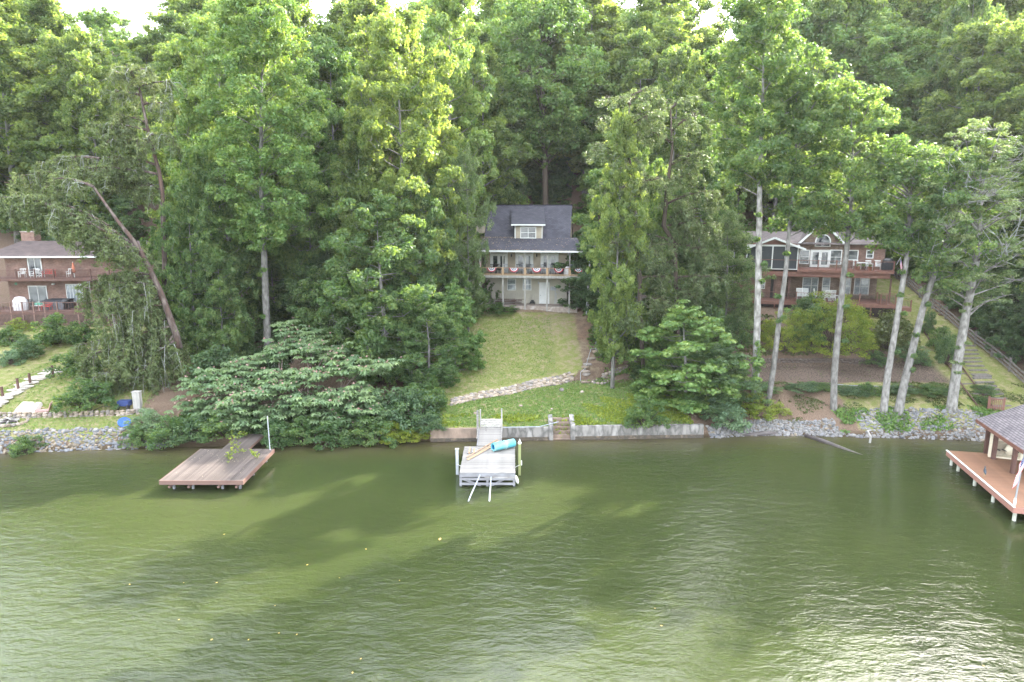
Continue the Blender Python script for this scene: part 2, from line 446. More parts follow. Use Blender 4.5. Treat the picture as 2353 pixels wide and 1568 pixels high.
def place_shrub(key, x, y, H, Rw, label, group=None, name='shrub', z=None, cat='shrub'):
    fm, sm, Hp, Rp = SHR[key]
    rd = random.Random(int(x * 313 + y * 71))
    if key not in SHP:
        r = bpy.data.objects.new(name, None); COL.objects.link(r); r.empty_display_size = .3
        SHP[key] = (r, [link('foliage', fm, r), link('stems', sm, r)])
    else:
        root, ch = SHP[key]; r = root.copy(); COL.objects.link(r); r.name = name
        if 'group' in r: del r['group']
        for c0 in ch:
            c = c0.copy(); COL.objects.link(c); c.parent = r
    tag(r, label, cat, group)
    r.location = (x, y, (gz(x, y) if z is None else z) - .08); r.rotation_euler = (0, 0, rd.uniform(0, 6.28))
    r.scale = (Rw / Rp, Rw / Rp, H / Hp)
    return r
def shrub_px(key, u, v, h_px, hw_px, label, **kw):
    """shrub whose foot shows at (u, v); height and half-width in picture units"""
    p = on(u, v); Z = depth(p.y, p.z) / FPX
    return place_shrub(key, p.x, p.y, h_px * Z, hw_px * Z, label, **kw)
# ------------------------------------------------------------------ terrain mesh
def axis(*seg):
    out = []
    for a, b, s in seg: out += list(np.arange(a, b - 1e-6, s))
    out.append(seg[-1][1]); return np.array(out)
gx = axis((-220, -60, 8), (-60, 60, .4), (60, 220, 8))
gy = axis((30, 45, 2.5), (45, 56, .2), (56, 86, .5), (86, 140, 3), (140, 280, 14))
GX, GY = np.meshgrid(gx, gy)
GZ = ground(GX, GY)
nx, ny = len(gx), len(gy)
V = np.stack([GX, GY, GZ], -1).reshape(-1, 3)
ii = (np.arange(ny - 1)[:, None] * nx + np.arange(nx - 1)[None]).ravel()
F = np.stack([ii, ii + 1, ii + nx + 1, ii + nx], 1)
def box_mask(x0, x1, y0, y1, s=.8):
    k = lambda a: 1 / (1 + np.exp(-np.clip(a / s * 3, -30, 30)))
    return k(GX - x0) * k(x1 - GX) * k(GY - y0) * k(y1 - GY)
YW = yw(GX)
lawn = np.maximum.reduce([
    box_mask(-130, -29.5, 48.0, 71), box_mask(-7.5, 12.5, 49.3, 58.5) * (GY < YW + .3),
    box_mask(-8, 6.5, 53, 71) * (GY > YW + .3), box_mask(36, 44.5, 51, 80) * .75, box_mask(27, 44, 50.6, 57.0) * .85, box_mask(14, 44, 82.5, 91) * .9])
gravel = box_mask(17.0, 38.2, 57.0, 63.0, .35)
# bare, trodden and clayey ground
bare = np.maximum.reduce([box_mask(4.2, 9.5, 58.5, 73, 3.0) * .75, box_mask(-.5, 9, 64, 74, 3.5) * .72, box_mask(-4, 8, 70.5, 78) * .8,
    box_mask(18, 29, 51, 57.5, 1.5) * .35, box_mask(17, 37, 63, 70) * .45, box_mask(-27, -24.5, 51, 55) * .8, box_mask(20, 36, 91, 97, 2) * .8])
me = np_mesh('ground', V, F, smooth=True)
ca = me.color_attributes.new('zone', 'FLOAT_COLOR', 'POINT')
col = np.ones((len(V), 4), np.float32)
col[:, 0] = lawn.ravel(); col[:, 1] = gravel.ravel(); col[:, 2] = bare.ravel()
ca.data.foreach_set('color', col.ravel())
m, nt, b = newmat('ground')
at = N(nt, 'ShaderNodeVertexColor', layer_name='zone'); sep = N(nt, 'ShaderNodeSeparateColor'); nt.links.new(at.outputs[0], sep.inputs[0])
tc = N(nt, 'ShaderNodeTexCoord')
def noise(sc, det=6, rough=.6, typ='ShaderNodeTexNoise'):
    n = N(nt, typ); n.inputs['Scale'].default_value = sc
    if typ == 'ShaderNodeTexNoise': n.inputs['Detail'].default_value = det; n.inputs['Roughness'].default_value = rough
    nt.links.new(tc.outputs['Object'], n.inputs['Vector']); return n
n_big = noise(.35, 4); n_mid = noise(1.6, 6, .7); n_fine = noise(14, 8, .8); n_vor = noise(9, typ='ShaderNodeTexVoronoi')
grass_a = ramp(nt, n_fine.outputs[0], [(.30, (.09, .11, .034)), (.5, (.175, .195, .060)), (.72, (.29, .29, .12))])
grass_b = ramp(nt, n_fine.outputs[0], [(.30, (.16, .14, .075)), (.5, (.27, .23, .125)), (.72, (.39, .32, .20))])
litter = ramp(nt, n_fine.outputs[0], [(.28, (.06, .046, .034)), (.5, (.15, .105, .076)), (.75, (.28, .205, .16))])
clay = ramp(nt, n_fine.outputs[0], [(.3, (.16, .085, .055)), (.55, (.24, .15, .105)), (.75, (.32, .24, .19))])
grav = ramp(nt, n_vor.outputs['Distance'], [(.05, (.19, .145, .12)), (.4, (.135, .10, .08)), (.8, (.055, .042, .035))])
def mixc(f, a, c):
    n = N(nt, 'ShaderNodeMixRGB'); nt.links.new(f, n.inputs[0]); nt.links.new(a, n.inputs[1]); nt.links.new(c, n.inputs[2]); return n.outputs[0]
def math_(op, a, c, cl=True):
    n = N(nt, 'ShaderNodeMath', operation=op, use_clamp=cl)
    for i, q in enumerate((a, c)):
        if isinstance(q, (int, float)): n.inputs[i].default_value = q
        else: nt.links.new(q, n.inputs[i])
    return n.outputs[0]
dry = ramp(nt, n_mid.outputs[0], [(.47, (0, 0, 0)), (.62, (1, 1, 1))])
lawn_c = mixc(dry, grass_a, grass_b)
# lawn edge broken up by noise
lf = math_('ADD', sep.outputs[0], math_('MULTIPLY_ADD', n_mid.outputs[0], .9, False), False)
lf_ = N(nt, 'ShaderNodeMath', operation='MULTIPLY_ADD', i_1=.9, i_2=-.45); nt.links.new(n_mid.outputs[0], lf_.inputs[0])
lf2 = math_('ADD', sep.outputs[0], lf_.outputs[0], False)
lfac = ramp(nt, lf2, [(.42, (0, 0, 0)), (.62, (1, 1, 1))])
base = mixc(lfac, litter, lawn_c)
bf_ = N(nt, 'ShaderNodeMath', operation='MULTIPLY_ADD', i_1=1.3, i_2=-.75); nt.links.new(n_mid.outputs[0], bf_.inputs[0])
bf = ramp(nt, math_('ADD', sep.outputs[2], bf_.outputs[0], False), [(.42, (0, 0, 0)), (.75, (1, 1, 1))])
straw = ramp(nt, n_fine.outputs[0], [(.30, (.13, .10, .065)), (.5, (.25, .20, .135)), (.72, (.38, .31, .22))])
bare_c = mixc(ramp(nt, n_big.outputs[0], [(.50, (0, 0, 0)), (.66, (1, 1, 1))]), straw, clay)
base = mixc(bf, base, bare_c)
base = mixc(sep.outputs[1], base, grav)
# wet and silty at the water line
sx = N(nt, 'ShaderNodeSeparateXYZ'); nt.links.new(tc.outputs['Object'], sx.inputs[0])
wet = N(nt, 'ShaderNodeMapRange', i_1=.08, i_2=.35, i_3=1.0, i_4=0.0); nt.links.new(sx.outputs[2], wet.inputs[0])
silt = N(nt, 'ShaderNodeRGB'); silt.outputs[0].default_value = (.07, .052, .032, 1)
base = mixc(wet.outputs[0], base, silt.outputs[0])
nt.links.new(base, b.inputs['Base Color']); b.inputs['Roughness'].default_value = .95; b.inputs['Specular IOR Level'].default_value = .1
bp = N(nt, 'ShaderNodeBump'); bp.inputs['Strength'].default_value = 1.0; bp.inputs['Distance'].default_value = .12
nt.links.new(n_fine.outputs[0], bp.inputs['Height']); nt.links.new(bp.outputs[0], b.inputs['Normal'])
me.materials.append(m)
tag(link('ground', me), kind='structure')

# ------------------------------------------------------------------ lake
m, nt, b = newmat('lake_water')
tc = N(nt, 'ShaderNodeTexCoord')
def wnoise(sc, rot, st, det=3, rough=.5, dist=0.0):
    mp = N(nt, 'ShaderNodeMapping'); mp.inputs['Rotation'].default_value = (0, 0, R(rot)); mp.inputs['Scale'].default_value = (*st, 1)
    nt.links.new(tc.outputs['Object'], mp.inputs[0])
    n = N(nt, 'ShaderNodeTexNoise'); n.inputs['Scale'].default_value = sc; n.inputs['Detail'].default_value = det
    n.inputs['Roughness'].default_value = rough; n.inputs['Distortion'].default_value = dist
    nt.links.new(mp.outputs[0], n.inputs['Vector']); return n.outputs[0]
w1 = wnoise(2.0, 12, (.45, 1.0), 4, .55, .4)
w2 = wnoise(6.0, -10, (.6, 1.0), 3, .55, .3)
w3 = wnoise(.33, 8, (.6, 1), 2)
gust = ramp(nt, wnoise(.05, 20, (1, .8), 2), [(.36, (.25,) * 3), (.60, (1,) * 3)])
a1 = N(nt, 'ShaderNodeMath', operation='MULTIPLY_ADD', i_1=.34); nt.links.new(w2, a1.inputs[0]); nt.links.new(w1, a1.inputs[2])
a2 = N(nt, 'ShaderNodeMath', operation='MULTIPLY'); nt.links.new(a1.outputs[0], a2.inputs[0]); nt.links.new(gust, a2.inputs[1])
a3 = N(nt, 'ShaderNodeMath', operation='MULTIPLY_ADD', i_1=.8); nt.links.new(w3, a3.inputs[0]); nt.links.new(a2.outputs[0], a3.inputs[2])
bp = N(nt, 'ShaderNodeBump'); bp.inputs['Strength'].default_value = 1.0; bp.inputs['Distance'].default_value = .072
nt.links.new(a3.outputs[0], bp.inputs['Height']); nt.links.new(bp.outputs[0], b.inputs['Normal'])
murk = ramp(nt, wnoise(.07, 0, (1, 1), 3), [(.35, (.024, .033, .011)), (.65, (.032, .042, .0135))])
# shallow silty water near the bank is browner
geo = N(nt, 'ShaderNodeVertexColor', layer_name='shallow')
mxs = N(nt, 'ShaderNodeMixRGB'); mxs.inputs[2].default_value = (.070, .055, .026, 1)
nt.links.new(geo.outputs[0], mxs.inputs[0]); nt.links.new(murk, mxs.inputs[1])
nt.links.new(mxs.outputs[0], b.inputs['Base Color'])
b.inputs['Subsurface Weight'].default_value = 1.0; b.inputs['Subsurface Radius'].default_value = (1.6, 2.2, .9); b.inputs['Subsurface Scale'].default_value = 1.0
b.inputs['Roughness'].default_value = .02; b.inputs['IOR'].default_value = 1.333; b.inputs['Specular IOR Level'].default_value = .5
wx = axis((-700, -100, 60), (-100, 100, 2), (100, 700, 60)); wy = axis((-900, 0, 90), (0, 53, 1))
WX, WY = np.meshgrid(wx, wy)
nx2, ny2 = len(wx), len(wy)
Vw = np.stack([WX, WY, np.zeros_like(WX)], -1).reshape(-1, 3)
ii = (np.arange(ny2 - 1)[:, None] * nx2 + np.arange(nx2 - 1)[None]).ravel()
me = np_mesh('lake', Vw, np.stack([ii, ii + 1, ii + nx2 + 1, ii + nx2], 1), m)
ca = me.color_attributes.new('shallow', 'FLOAT_COLOR', 'POINT')
sh = np.clip(1 - (shore(WX) - WY) / 4.5, 0, 1) ** 1.3 * .75
col = np.ones((len(Vw), 4), np.float32); col[:, :3] = sh.ravel()[:, None]
ca.data.foreach_set('color', col.ravel())
tag(link('lake', me), kind='structure')
# ------------------------------------------------------------------ the wood: trees measured one by one
T = tree_px
G_back = 'tall trees on the hillside behind the houses'
FR = [  # key, u, y, v_top, half width, label
 ('pop2', 45, 88, -90, 125, 'tall poplar at the far left edge behind the brick house'),
 ('pop1', 165, 90, -70, 95, 'tall poplar with visible pale limbs behind the brick house roof'),
 ('pop3', 245, 87, 25, 80, 'poplar left of the gap of open sky at the top left'),
 ('map1', 20, 90, 330, 80, 'low green tree left of the brick house roof'),
 ('far2', 365, 96, 70, 80, 'distant tree filling the foot of the sky gap at upper left'),
 ('pop1', 440, 73, 50, 85, 'poplar right of the gap of open sky'),
 ('pop4', 545, 70, -70, 100, 'tall bright poplar above the leaning pine, top out of frame'),
 ('map2', 500, 63, 330, 85, 'dark green maple right of the leaning pine trunk'),
 ('map1', 430, 64, 470, 75, 'green maple just behind the leaning pine trunk'),
 ('pop3', 705, 77, -90, 105, 'tall poplar behind the tree with the pale straight trunk'),
 ('pop4', 790, 73, 30, 90, 'poplar over the two brown trunks in the middle of the left wood'),
 ('pop2', 870, 79, -90, 110, 'bright tall poplar behind the middle of the left wood'),
 ('pop3', 930, 66, -40, 115, 'broad sunlit poplar with a pale trunk left of the gray house'),
 ('pop4', 1035, 76, -90, 95, 'tall sunlit poplar upper left of the gray house'),
 ('pop2', 1115, 82, 60, 85, 'yellow green poplar whose right edge overhangs the house clearing'),
 ('map1', 515, 60, 560, 62, 'rounded maple below the leaning pine and left of the pale trunk'),
 ('map2', 890, 59, 430, 125, 'big rounded maple above the mimosa blossom'),
 ('map1', 775, 62, 590, 78, 'small dark maple between the pale trunk and the big rounded maple'),
 ('map2', 968, 63, 400, 85, 'maple between the big rounded maple and the gray house'),
 ('map2', 455, 60.5, 400, 75, 'yellowish maple beside the upper shaggy pine'),
 ('pop1', 835, 65, 230, 72, 'shorter poplar in front of the middle of the left wood'),
 ('map1', 725, 67, 400, 60, 'maple half behind the tall poplar with the pale trunk'),
 ('map1', 985, 56.5, 680, 75, 'low maple at the left edge of the upper lawn'),
 ('pale1', 1076, 67, 315, 44, 'pale silvery green tree covering the left end of the gray roof'),
 ('bri1', 1046, 59.5, 650, 56, 'bright green young maple leaning over the upper lawn'),
 ('pop1', 1185, 95, -110, 95, 'distant poplar left of the huge tree behind the gray house'),
 ('pop2', 1345, 95, -90, 100, 'distant poplar right of the huge tree behind the gray house'),
 ('pop4', 1425, 91, 130, 85, 'yellow green poplar above the right end of the gray roof'),
 ('pop2', 1490, 94, -110, 115, 'tall hazy tree at the top middle right of the huge tree'),
 ('pop3', 1565, 100, -100, 75, 'tall hazy tree just left of the right hand sky gap'),
 ('pop1', 1407, 57.5, 200, 66, 'poplar whose bare pale lower trunk stands beside the stone fire ring'),
 ('map2', 1460, 62, 330, 75, 'green tree behind the dark slanting pine trunk'),
 ('pop3', 1530, 79, 60, 75, 'tall tree whose top shows behind the shaggy conifers'),
 ('pop1', 1625, 80, 150, 55, 'yellow green tree right of the shaggy conifer tops'),
 ('map1', 1600, 70, 330, 80, 'green tree behind the two shaggy conifers'),
 ('pale1', 1665, 66, 470, 62, 'grayish green tree between the shaggy conifers and the brown house'),
 ('bri1', 1575, 54.5, 700, 118, 'bright green maple with layered boughs beside the end of the seawall'),
 ('dark1', 1655, 53.4, 790, 72, 'dark green rounded tree at the water right of the layered maple'),
 ('pop2', 1640, 112, 110, 90, 'distant tree below the right hand sky gap'),
 ('far1', 1790, 94, -80, 90, 'tall tree above the grassy bank behind the brown house'),
 ('far2', 1900, 92, -80, 100, 'tall tree behind the arched window of the brown house'),
 ('pop4', 2010, 88, 0, 105, 'yellow tinged tree above the right half of the brown house'),
 ('far2', 2110, 92, 90, 100, 'green tree upper right of the brown house'),
 ('pop1', 2235, 92, -90, 120, 'tall tree at upper right below the open sky'),
 ('far2', 2345, 88, -90, 110, 'tall tree at the top right corner'),
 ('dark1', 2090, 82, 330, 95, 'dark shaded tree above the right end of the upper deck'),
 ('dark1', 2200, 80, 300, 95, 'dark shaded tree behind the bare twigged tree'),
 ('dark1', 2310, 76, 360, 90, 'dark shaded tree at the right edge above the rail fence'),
 ('map1', 2030, 80, 470, 60, 'shaded maple hanging over the brown house roof'),
]
for key, u, y, vt, hw, lab in FR:
    T(key, u, y, vt, hw * 1.18, lab)
# rows of forest further up the hill
rd = random.Random(5)
for row, (y0, n) in enumerate(((98, 15), (108, 19), (120, 19), (138, 19), (165, 17))):
    for i in range(n):
        x = (i - (n - 1) / 2) * (y0 * .11) + rd.uniform(-2, 2); y = y0 + rd.uniform(-4, 4)
        u = CX + x / (y * CP) * FPX
        if 285 < u < 345 or 1590 < u < 1690: H = rd.uniform(9, 12)
        else: H = rd.uniform(20, 26)
        place_tree(rd.choice(['far1', 'far2', 'far1']), x, y, H, rd.uniform(5, 6.6), 'tree in the hazy rows of forest high on the hill', group='forest trees high on the hill')
for i in range(75):   # the same wood goes on to the right of the picture
    x = rd.uniform(50, 120); y = rd.uniform(50, 105)
    place_tree(rd.choice(['pop1', 'pop3', 'map2']), x, y, rd.uniform(27, 34), rd.uniform(5.5, 7), 'tall tree of the wood beyond the rail fence', group='tall trees beyond the rail fence')
for i in range(20):
    x = -8 + 62 * (i + rd.random()) / 20; y = rd.uniform(86, 99)
    if -3 < x < 12: y = rd.uniform(96, 102)
    place_tree(rd.choice(['pop3', 'far1', 'far2']), x, y, rd.uniform(20, 24) if 22 < x < 31 else rd.uniform(23, 28), rd.uniform(5, 6), 'tall tree on the slope close behind the houses', group='tall trees on the slope close behind the houses')
for i in range(16):
    x = rd.uniform(48, 80); y = rd.uniform(50, 70)
    place_tree(rd.choice(['pop1', 'pop3']), x, y, rd.uniform(28, 33), rd.uniform(5.5, 7), 'tall tree of the wood beyond the rail fence', group='tall trees beyond the rail fence')
# shaded young trees filling the wood between the trunks
for i, (x0, x1, y0, y1, n) in enumerate(((-26, -6, 66, 80, 16), (9, 19, 66, 82, 9), (-70, -44, 84, 96, 8), (46, 62, 54, 84, 18), (-6, 8, 92, 97, 4), (-44, -28, 84, 92, 6))):
    for k in range(n):
        x = rd.uniform(x0, x1); y = y0 + (y1 - y0) * (k + rd.random()) / n
        key = 'dark1' if (i != 0 or rd.random() < .6) else 'map2'
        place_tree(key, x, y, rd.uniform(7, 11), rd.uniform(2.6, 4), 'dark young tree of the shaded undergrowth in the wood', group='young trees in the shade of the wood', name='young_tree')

# ------------------------------------------------------------------ the tall pale trunks along the bank: traced trunk, own crown
def trunk_line(pts, y):
    """pts (u, v, width) from foot to top, at distance y; returns world points and radii"""
    P = []; Rr = []
    for i, (u, v, w) in enumerate(pts):
        p = at_y(u, v, y); P.append(p); Rr.append(max(.02, .38 * w / FPX * depth(y, p.z)))
    return P, Rr
def hero(pts, crown, label, kind='maple', bark=BARK, seed=0, y=None, leaf=.24, nper=62, cl=.85, limbs=26, flat=.7, bare=0.0, rise=.5, name='tall_tree', aspect=.62, extra_twigs=0, twig_mat=None, droop=0):
    """crown: (u, v_top, v_bottom, half width) in picture units"""
    f = on(pts[0][0], pts[0][1]) if y is None else Vector((x_at(pts[0][0], y, 3), y, 0))
    y = f.y; P, Rr = trunk_line(pts, y)
    gzv = gz(P[0].x, y)
    O = Vector((P[0].x, y, gzv))
    P[0].z = gzv - .3
    root = thing(name, label, 'tree', O)
    L = [p - O for p in P]
    w = MB(); Lf = [L[0], L[0].lerp(L[1], .12)] + L[1:]; Rf = [Rr[0] * 1.45, Rr[0]] + Rr[1:]
    w.tube(Lf, Rf, 12)
    rd = random.Random(seed); rng = np.random.default_rng(seed)
    cu, vt, vb, hw = crown
    zt = at_y(cu, vt, y).z - O.z; zb = at_y(cu, vb, y).z - O.z
    Rc = hw / FPX * depth(y, O.z + (zt + zb) / 2); cxl = x_at(cu, y, O.z + (zt + zb) / 2) - O.x
    lz = [p.z for p in Lf]
    def tr(z):
        z = min(max(z, lz[0]), lz[-1] - .01)
        for i in range(len(Lf) - 1):
            if lz[i] <= z <= lz[i + 1]: return Lf[i].lerp(Lf[i + 1], (z - lz[i]) / max(.01, lz[i + 1] - lz[i]))
        return Lf[-1]
    C = []; Rd = []; tw = MB(); az = rd.random() * 6
    for i in range(limbs):
        t = (i + .5 + rd.uniform(-.4, .4)) / limbs; z1 = zb + (zt - zb) * t
        az += 2.399 + rd.uniform(-.3, .3)
        rr = Rc * prof_round(min(1, max(0, t))) * rd.uniform(.7, 1.12)
        p1 = Vector((cxl + math.cos(az) * rr, math.sin(az) * rr * .85, z1))
        rr *= .8; p0 = tr(z1 - rr * rise * rd.uniform(.9, 1.5)); mid = p0.lerp(p1, .5) + Vector((0, 0, rr * rd.uniform(-.05, .16) - droop * rr * .1))
        r0 = max(.04, Rr[-1] * rd.uniform(.5, .9))
        w.tube([p0, mid, p1], [r0, r0 * .55, .02], 5, False)
        for q, k_ in ((p1, 1.0), (mid.lerp(p1, .3), .8)):
            rl = .36 * Rc * k_ * rd.uniform(.7, 1.25); nc = max(5, min(15, int(5.4 * rl * rl)) if cl > 1.2 else int(5.4 * rl * rl))
            lc = q + Vector((rd.gauss(0, .3), rd.gauss(0, .3), 0)) * rl
            for j in range(nc):
                d = Vector((rd.gauss(0, 1), rd.gauss(0, 1), rd.gauss(.3, 1))).normalized()
                if d.z < -.6: continue
                c = lc + Vector((d.x, d.y, d.z * flat * 1.1)) * rl * rd.uniform(.6, 1)
                if j % 2 == 0 or bare: w.tube([lc.lerp(q, .5), c], [r0 * .3, .012], 3, False)
                if rd.random() < bare: continue
                C.append(tuple(c)); Rd.append(cl * .72 * rd.uniform(.6, 1.2))
    for q in range(9):      # water shoots on the bare trunk
        z = lz[0] + (zb - lz[0]) * rd.uniform(.35, 1.0); p = tr(z); a = rd.uniform(3.4, 6.0)
        c = p + Vector((math.cos(a), math.sin(a), .3)) * rd.uniform(.25, .6); w.tube([p, c], [.02, .008], 3, False)
        if rd.random() < .6: C.append(tuple(c)); Rd.append(.28)
    w.build('trunk', bark, root, True)
    V, F, Tn = leaves(rng, C, Rd, nper, leaf, flat=flat, aspect=aspect, droop=droop)
    link('crown', np_mesh('crown', V, F, LM[kind], Tn), root)
    return root, O, y

hero([(615, 788, 23), (612, 720, 21), (609, 640, 20), (606, 560, 17), (600, 430, 13), (600, 250, 9), (603, 60, 4)], (605, -30, 560, 112),
     'tall poplar with a pale straight lower trunk rising behind the mimosa', kind='bright', seed=31, limbs=60, y=62, leaf=.25, cl=.9, nper=70)
hero([(1733, 928, 25), (1738, 820, 21), (1741, 700, 19), (1744, 560, 18), (1746, 400, 14), (1752, 250, 9), (1756, 60, 4)], (1745, -30, 420, 100),
     'tall tree with yellow green ivy climbing its lower trunk', seed=32, limbs=50, nper=66)
hero([(1763, 935, 17), (1777, 850, 16), (1790, 740, 15), (1806, 620, 13), (1818, 480, 10), (1832, 300, 6)], (1850, 120, 530, 74),
     'slimmer leaning tree just right of the ivy covered trunk', seed=33, limbs=34)
hero([(1916, 940, 20), (1917, 860, 19), (1926, 760, 18), (1936, 660, 17), (1947, 560, 15), (1955, 480, 10), (1960, 330, 6)], (1945, 200, 530, 85),
     'tree with a scarred foot in front of the middle of the brown house', seed=34, limbs=34, kind='maple')
hero([(2030, 946, 22), (2040, 860, 19), (2057, 760, 17), (2073, 660, 16), (2085, 585, 14), (2092, 450, 9)], (2080, 330, 580, 80),
     'straight pale trunk in front of the right end of the decks', seed=35, limbs=32, kind='maple')
hero([(2063, 950, 26), (2078, 880, 22), (2100, 790, 20), (2123, 700, 18), (2150, 620, 15), (2178, 540, 10), (2190, 430, 6)], (2190, 330, 660, 70),
     'strongly leaning tree with a flared foot and mottled bark', seed=36, limbs=30, kind='maple', bare=.2)
hero([(1254, 500, 19), (1253, 420, 17), (1251, 330, 15), (1247, 240, 12), (1243, 150, 9), (1240, 60, 6)], (1250, 0, 340, 135), 'huge tree with a thick brown trunk straight behind the gray roof', kind='bright', bark=BARK_D, seed=39, y=89, limbs=36, cl=1.5, leaf=.37, nper=52, rise=.7)
r_, O_, y_ = hero([(2186, 940, 29), (2201, 830, 26), (2220, 720, 23), (2236, 640, 21), (2250, 560, 17), (2252, 440, 10)], (2240, 290, 690, 120),
     'thick pale tree at the right with a half bare crown of gray twigs', seed=37, limbs=46, kind='pale', bare=.42, leaf=.22, cl=.7, flat=.45, nper=60, aspect=.4)
# its bare twigs
rd = random.Random(9); tw = MB()
for cu, cv, n in ((2235, 430, 26), (2150, 560, 12), (2300, 560, 14), (2190, 400, 10)):
    c0 = at_y(cu, cv + 30, y_ - .8) - O_
    for k in range(n):
        a = rd.uniform(-.4, math.pi + .4); L = rd.uniform(1.2, 3.4)
        d = Vector((math.cos(a), rd.uniform(-.7, .2), math.sin(a) * .8)).normalized()
        p = [c0 + Vector((rd.uniform(-.5, .5), 0, rd.uniform(-.4, .4)))]
        for s in range(4):
            d = (d + Vector((rd.gauss(0, .22), rd.gauss(0, .2), rd.gauss(0, .2) + .05))).normalized(); p.append(p[-1] + d * L / 4)
            if s > 0:
                e = (d + Vector((rd.gauss(0, .6), rd.gauss(0, .4), rd.gauss(0, .6)))).normalized()
                tw.tube([p[-1], p[-1] + e * L * .22, p[-1] + e * L * .4 + Vector((0, 0, .1))], [.018, .012, .006], 3, False)
        tw.tube(p, [.045, .035, .026, .018, .008], 4, False)
tag(tw.build('bare_twigs', LICHEN, r_), kind='stuff')

hero([(1392, 800, 10), (1390, 700, 10), (1385, 600, 9), (1378, 520, 7), (1372, 440, 4)], (1392, 385, 600, 52), 'slender maple whose crown covers the right end of the gray roof', kind='maple', bark=BARK_D, seed=38, limbs=26, y=66)
# ------------------------------------------------------------------ shaggy conifers with drooping sprays
def conifer(trunk, boughs, label, seed, y, kind='lacy', bark=BARK_R, name='shaggy_pine', dead=True, dens=1.0, ps=(.05, .12)):
    """trunk: (u, v, width); boughs: (u0, v0, u1, v1, hang) - a bough from the trunk to its tip, with sprays hanging below it"""
    P, Rr = trunk_line(trunk, y); O = Vector((P[0].x, y, gz(P[0].x, y)))
    root = thing(name, label, 'tree', O)
    w = MB(); w.tube([p - O for p in P], Rr, 9); w.build('trunk', bark, root, True)
    rd = random.Random(seed); rng = np.random.default_rng(seed)
    bw = MB(); lw = MB(); Cs = []; Rs = []
    for (u0, v0, u1, v1, hang) in boughs:
        yy = y + rd.uniform(-1.8, 1.0)
        a = at_y(u0, v0, y) - O; b = at_y(u1, v1, yy) - O
        Lb = (b - a).length; mid = a.lerp(b, .5) + Vector((0, 0, Lb * .13))
        N_ = 10; line = []
        for i in range(N_ + 1):
            t = i / N_; line.append(a * (1 - t) ** 2 + mid * 2 * t * (1 - t) + b * t * t)
        bw.tube(line, [.10 * (1 - i / N_) + .02 for i in range(N_ + 1)], 5, False)
        hz = hang / FPX * depth(y, O.z + a.z) * (1.0 if dead else .55)
        m = int(Lb * 6.5 * dens)
        for k in range(m):
            t = .15 + .85 * rd.random(); i = min(N_ - 1, int(t * N_)); q = line[i].lerp(line[i + 1], t * N_ - i)
            out = Vector((rd.gauss(0, .55), rd.gauss(-.1, .7), 0)) * (.6 + .5 * (1 - t)) * (1.0 if dead else 1.45); L = hz * rd.uniform(.35, 1.15)
            q1 = q + out * .6 + Vector((0, 0, .1)); q2 = q1 + out * .5 + Vector((0, 0, -L * .5)); q3 = q2 + out * .15 + Vector((rd.gauss(0, .1), 0, -L * .5))
            is_dead = dead and rd.random() < .30
            (lw if is_dead else bw).tube([q, q1, q2, q3], [.028, .02, .014, .006], 3, False)
            if is_dead:
                for _ in range(4):
                    s = q1.lerp(q3, rd.random()); lw.tube([s, s + Vector((rd.gauss(0, .3), rd.gauss(0, .3), -rd.random() * .5))], [.014, .004], 3, False)
                if rd.random() < .6: continue
            ns = max(2, int(L / .32))
            for s in range(ns):
                f = (s + rd.random()) / ns
                c = q1.lerp(q2, f * 2) if f < .5 else q2.lerp(q3, f * 2 - 1)
                Cs.append(tuple(c + Vector((rd.gauss(0, .13), rd.gauss(0, .13), 0)))); Rs.append(rd.uniform(.22, .42))
    bw.build('branches', bark, root)
    if dead and lw.f: tag(lw.build('dead_twigs', LICHEN, root), kind='stuff')
    V, F, Tn = leaves(rng, Cs, Rs, 27, .24, flat=.8, aspect=.32, up=.6, rnd=.7, shell=.2, droop=.2)
    link('crown', np_mesh('crown', V, F, LM[kind], Tn), root)
    return root
conifer([(412, 800, 22), (405, 770, 20), (372, 680, 19), (340, 610, 17), (312, 560, 14), (268, 505, 10), (215, 430, 6)],
    [(335, 600, 240, 545, 60), (335, 600, 110, 470, 85), (250, 520, 60, 450, 80), (110, 470, 0, 455, 70), (300, 560, 200, 500, 60), (215, 430, 120, 410, 55),
     (350, 640, 240, 640, 80), (345, 630, 180, 660, 90), (372, 680, 220, 700, 90), (380, 700, 300, 720, 90), (390, 740, 340, 740, 110), (400, 770, 385, 790, 120),
     (395, 750, 260, 800, 90), (405, 780, 330, 850, 90), (260, 800, 190, 830, 60), (300, 860, 230, 900, 50), (400, 790, 250, 860, 70), (350, 720, 250, 760, 90), (410, 790, 410, 820, 100),
     (360, 660, 290, 650, 80), (405, 775, 170, 800, 60), (320, 580, 270, 560, 50), (408, 790, 200, 890, 50)],
    'leaning shaggy pine with dead lichen covered boughs in front of the brick house', 51, 55.5, kind='pine', dens=1.2)
conifer([(375, 800, 15), (378, 600, 14), (373, 440, 13), (366, 395, 12), (350, 340, 10), (338, 290, 9), (322, 210, 7), (305, 170, 4)],
    [(372, 440, 290, 410, 60), (290, 410, 200, 400, 45), (360, 380, 230, 365, 50), (230, 365, 90, 380, 60), (350, 330, 250, 320, 45), (335, 280, 260, 270, 45),
     (325, 220, 250, 215, 45), (320, 200, 400, 190, 45), (310, 180, 260, 165, 35), (345, 310, 400, 320, 40), (300, 170, 340, 160, 30), (360, 400, 130, 400, 50), (340, 300, 210, 290, 40), (330, 240, 390, 240, 40), (130, 400, 40, 410, 60), (318, 195, 290, 150, 30)],
    'upper shaggy pine with a reddish trunk above the leaning pine', 52, 60, kind='pine', dens=1.2)
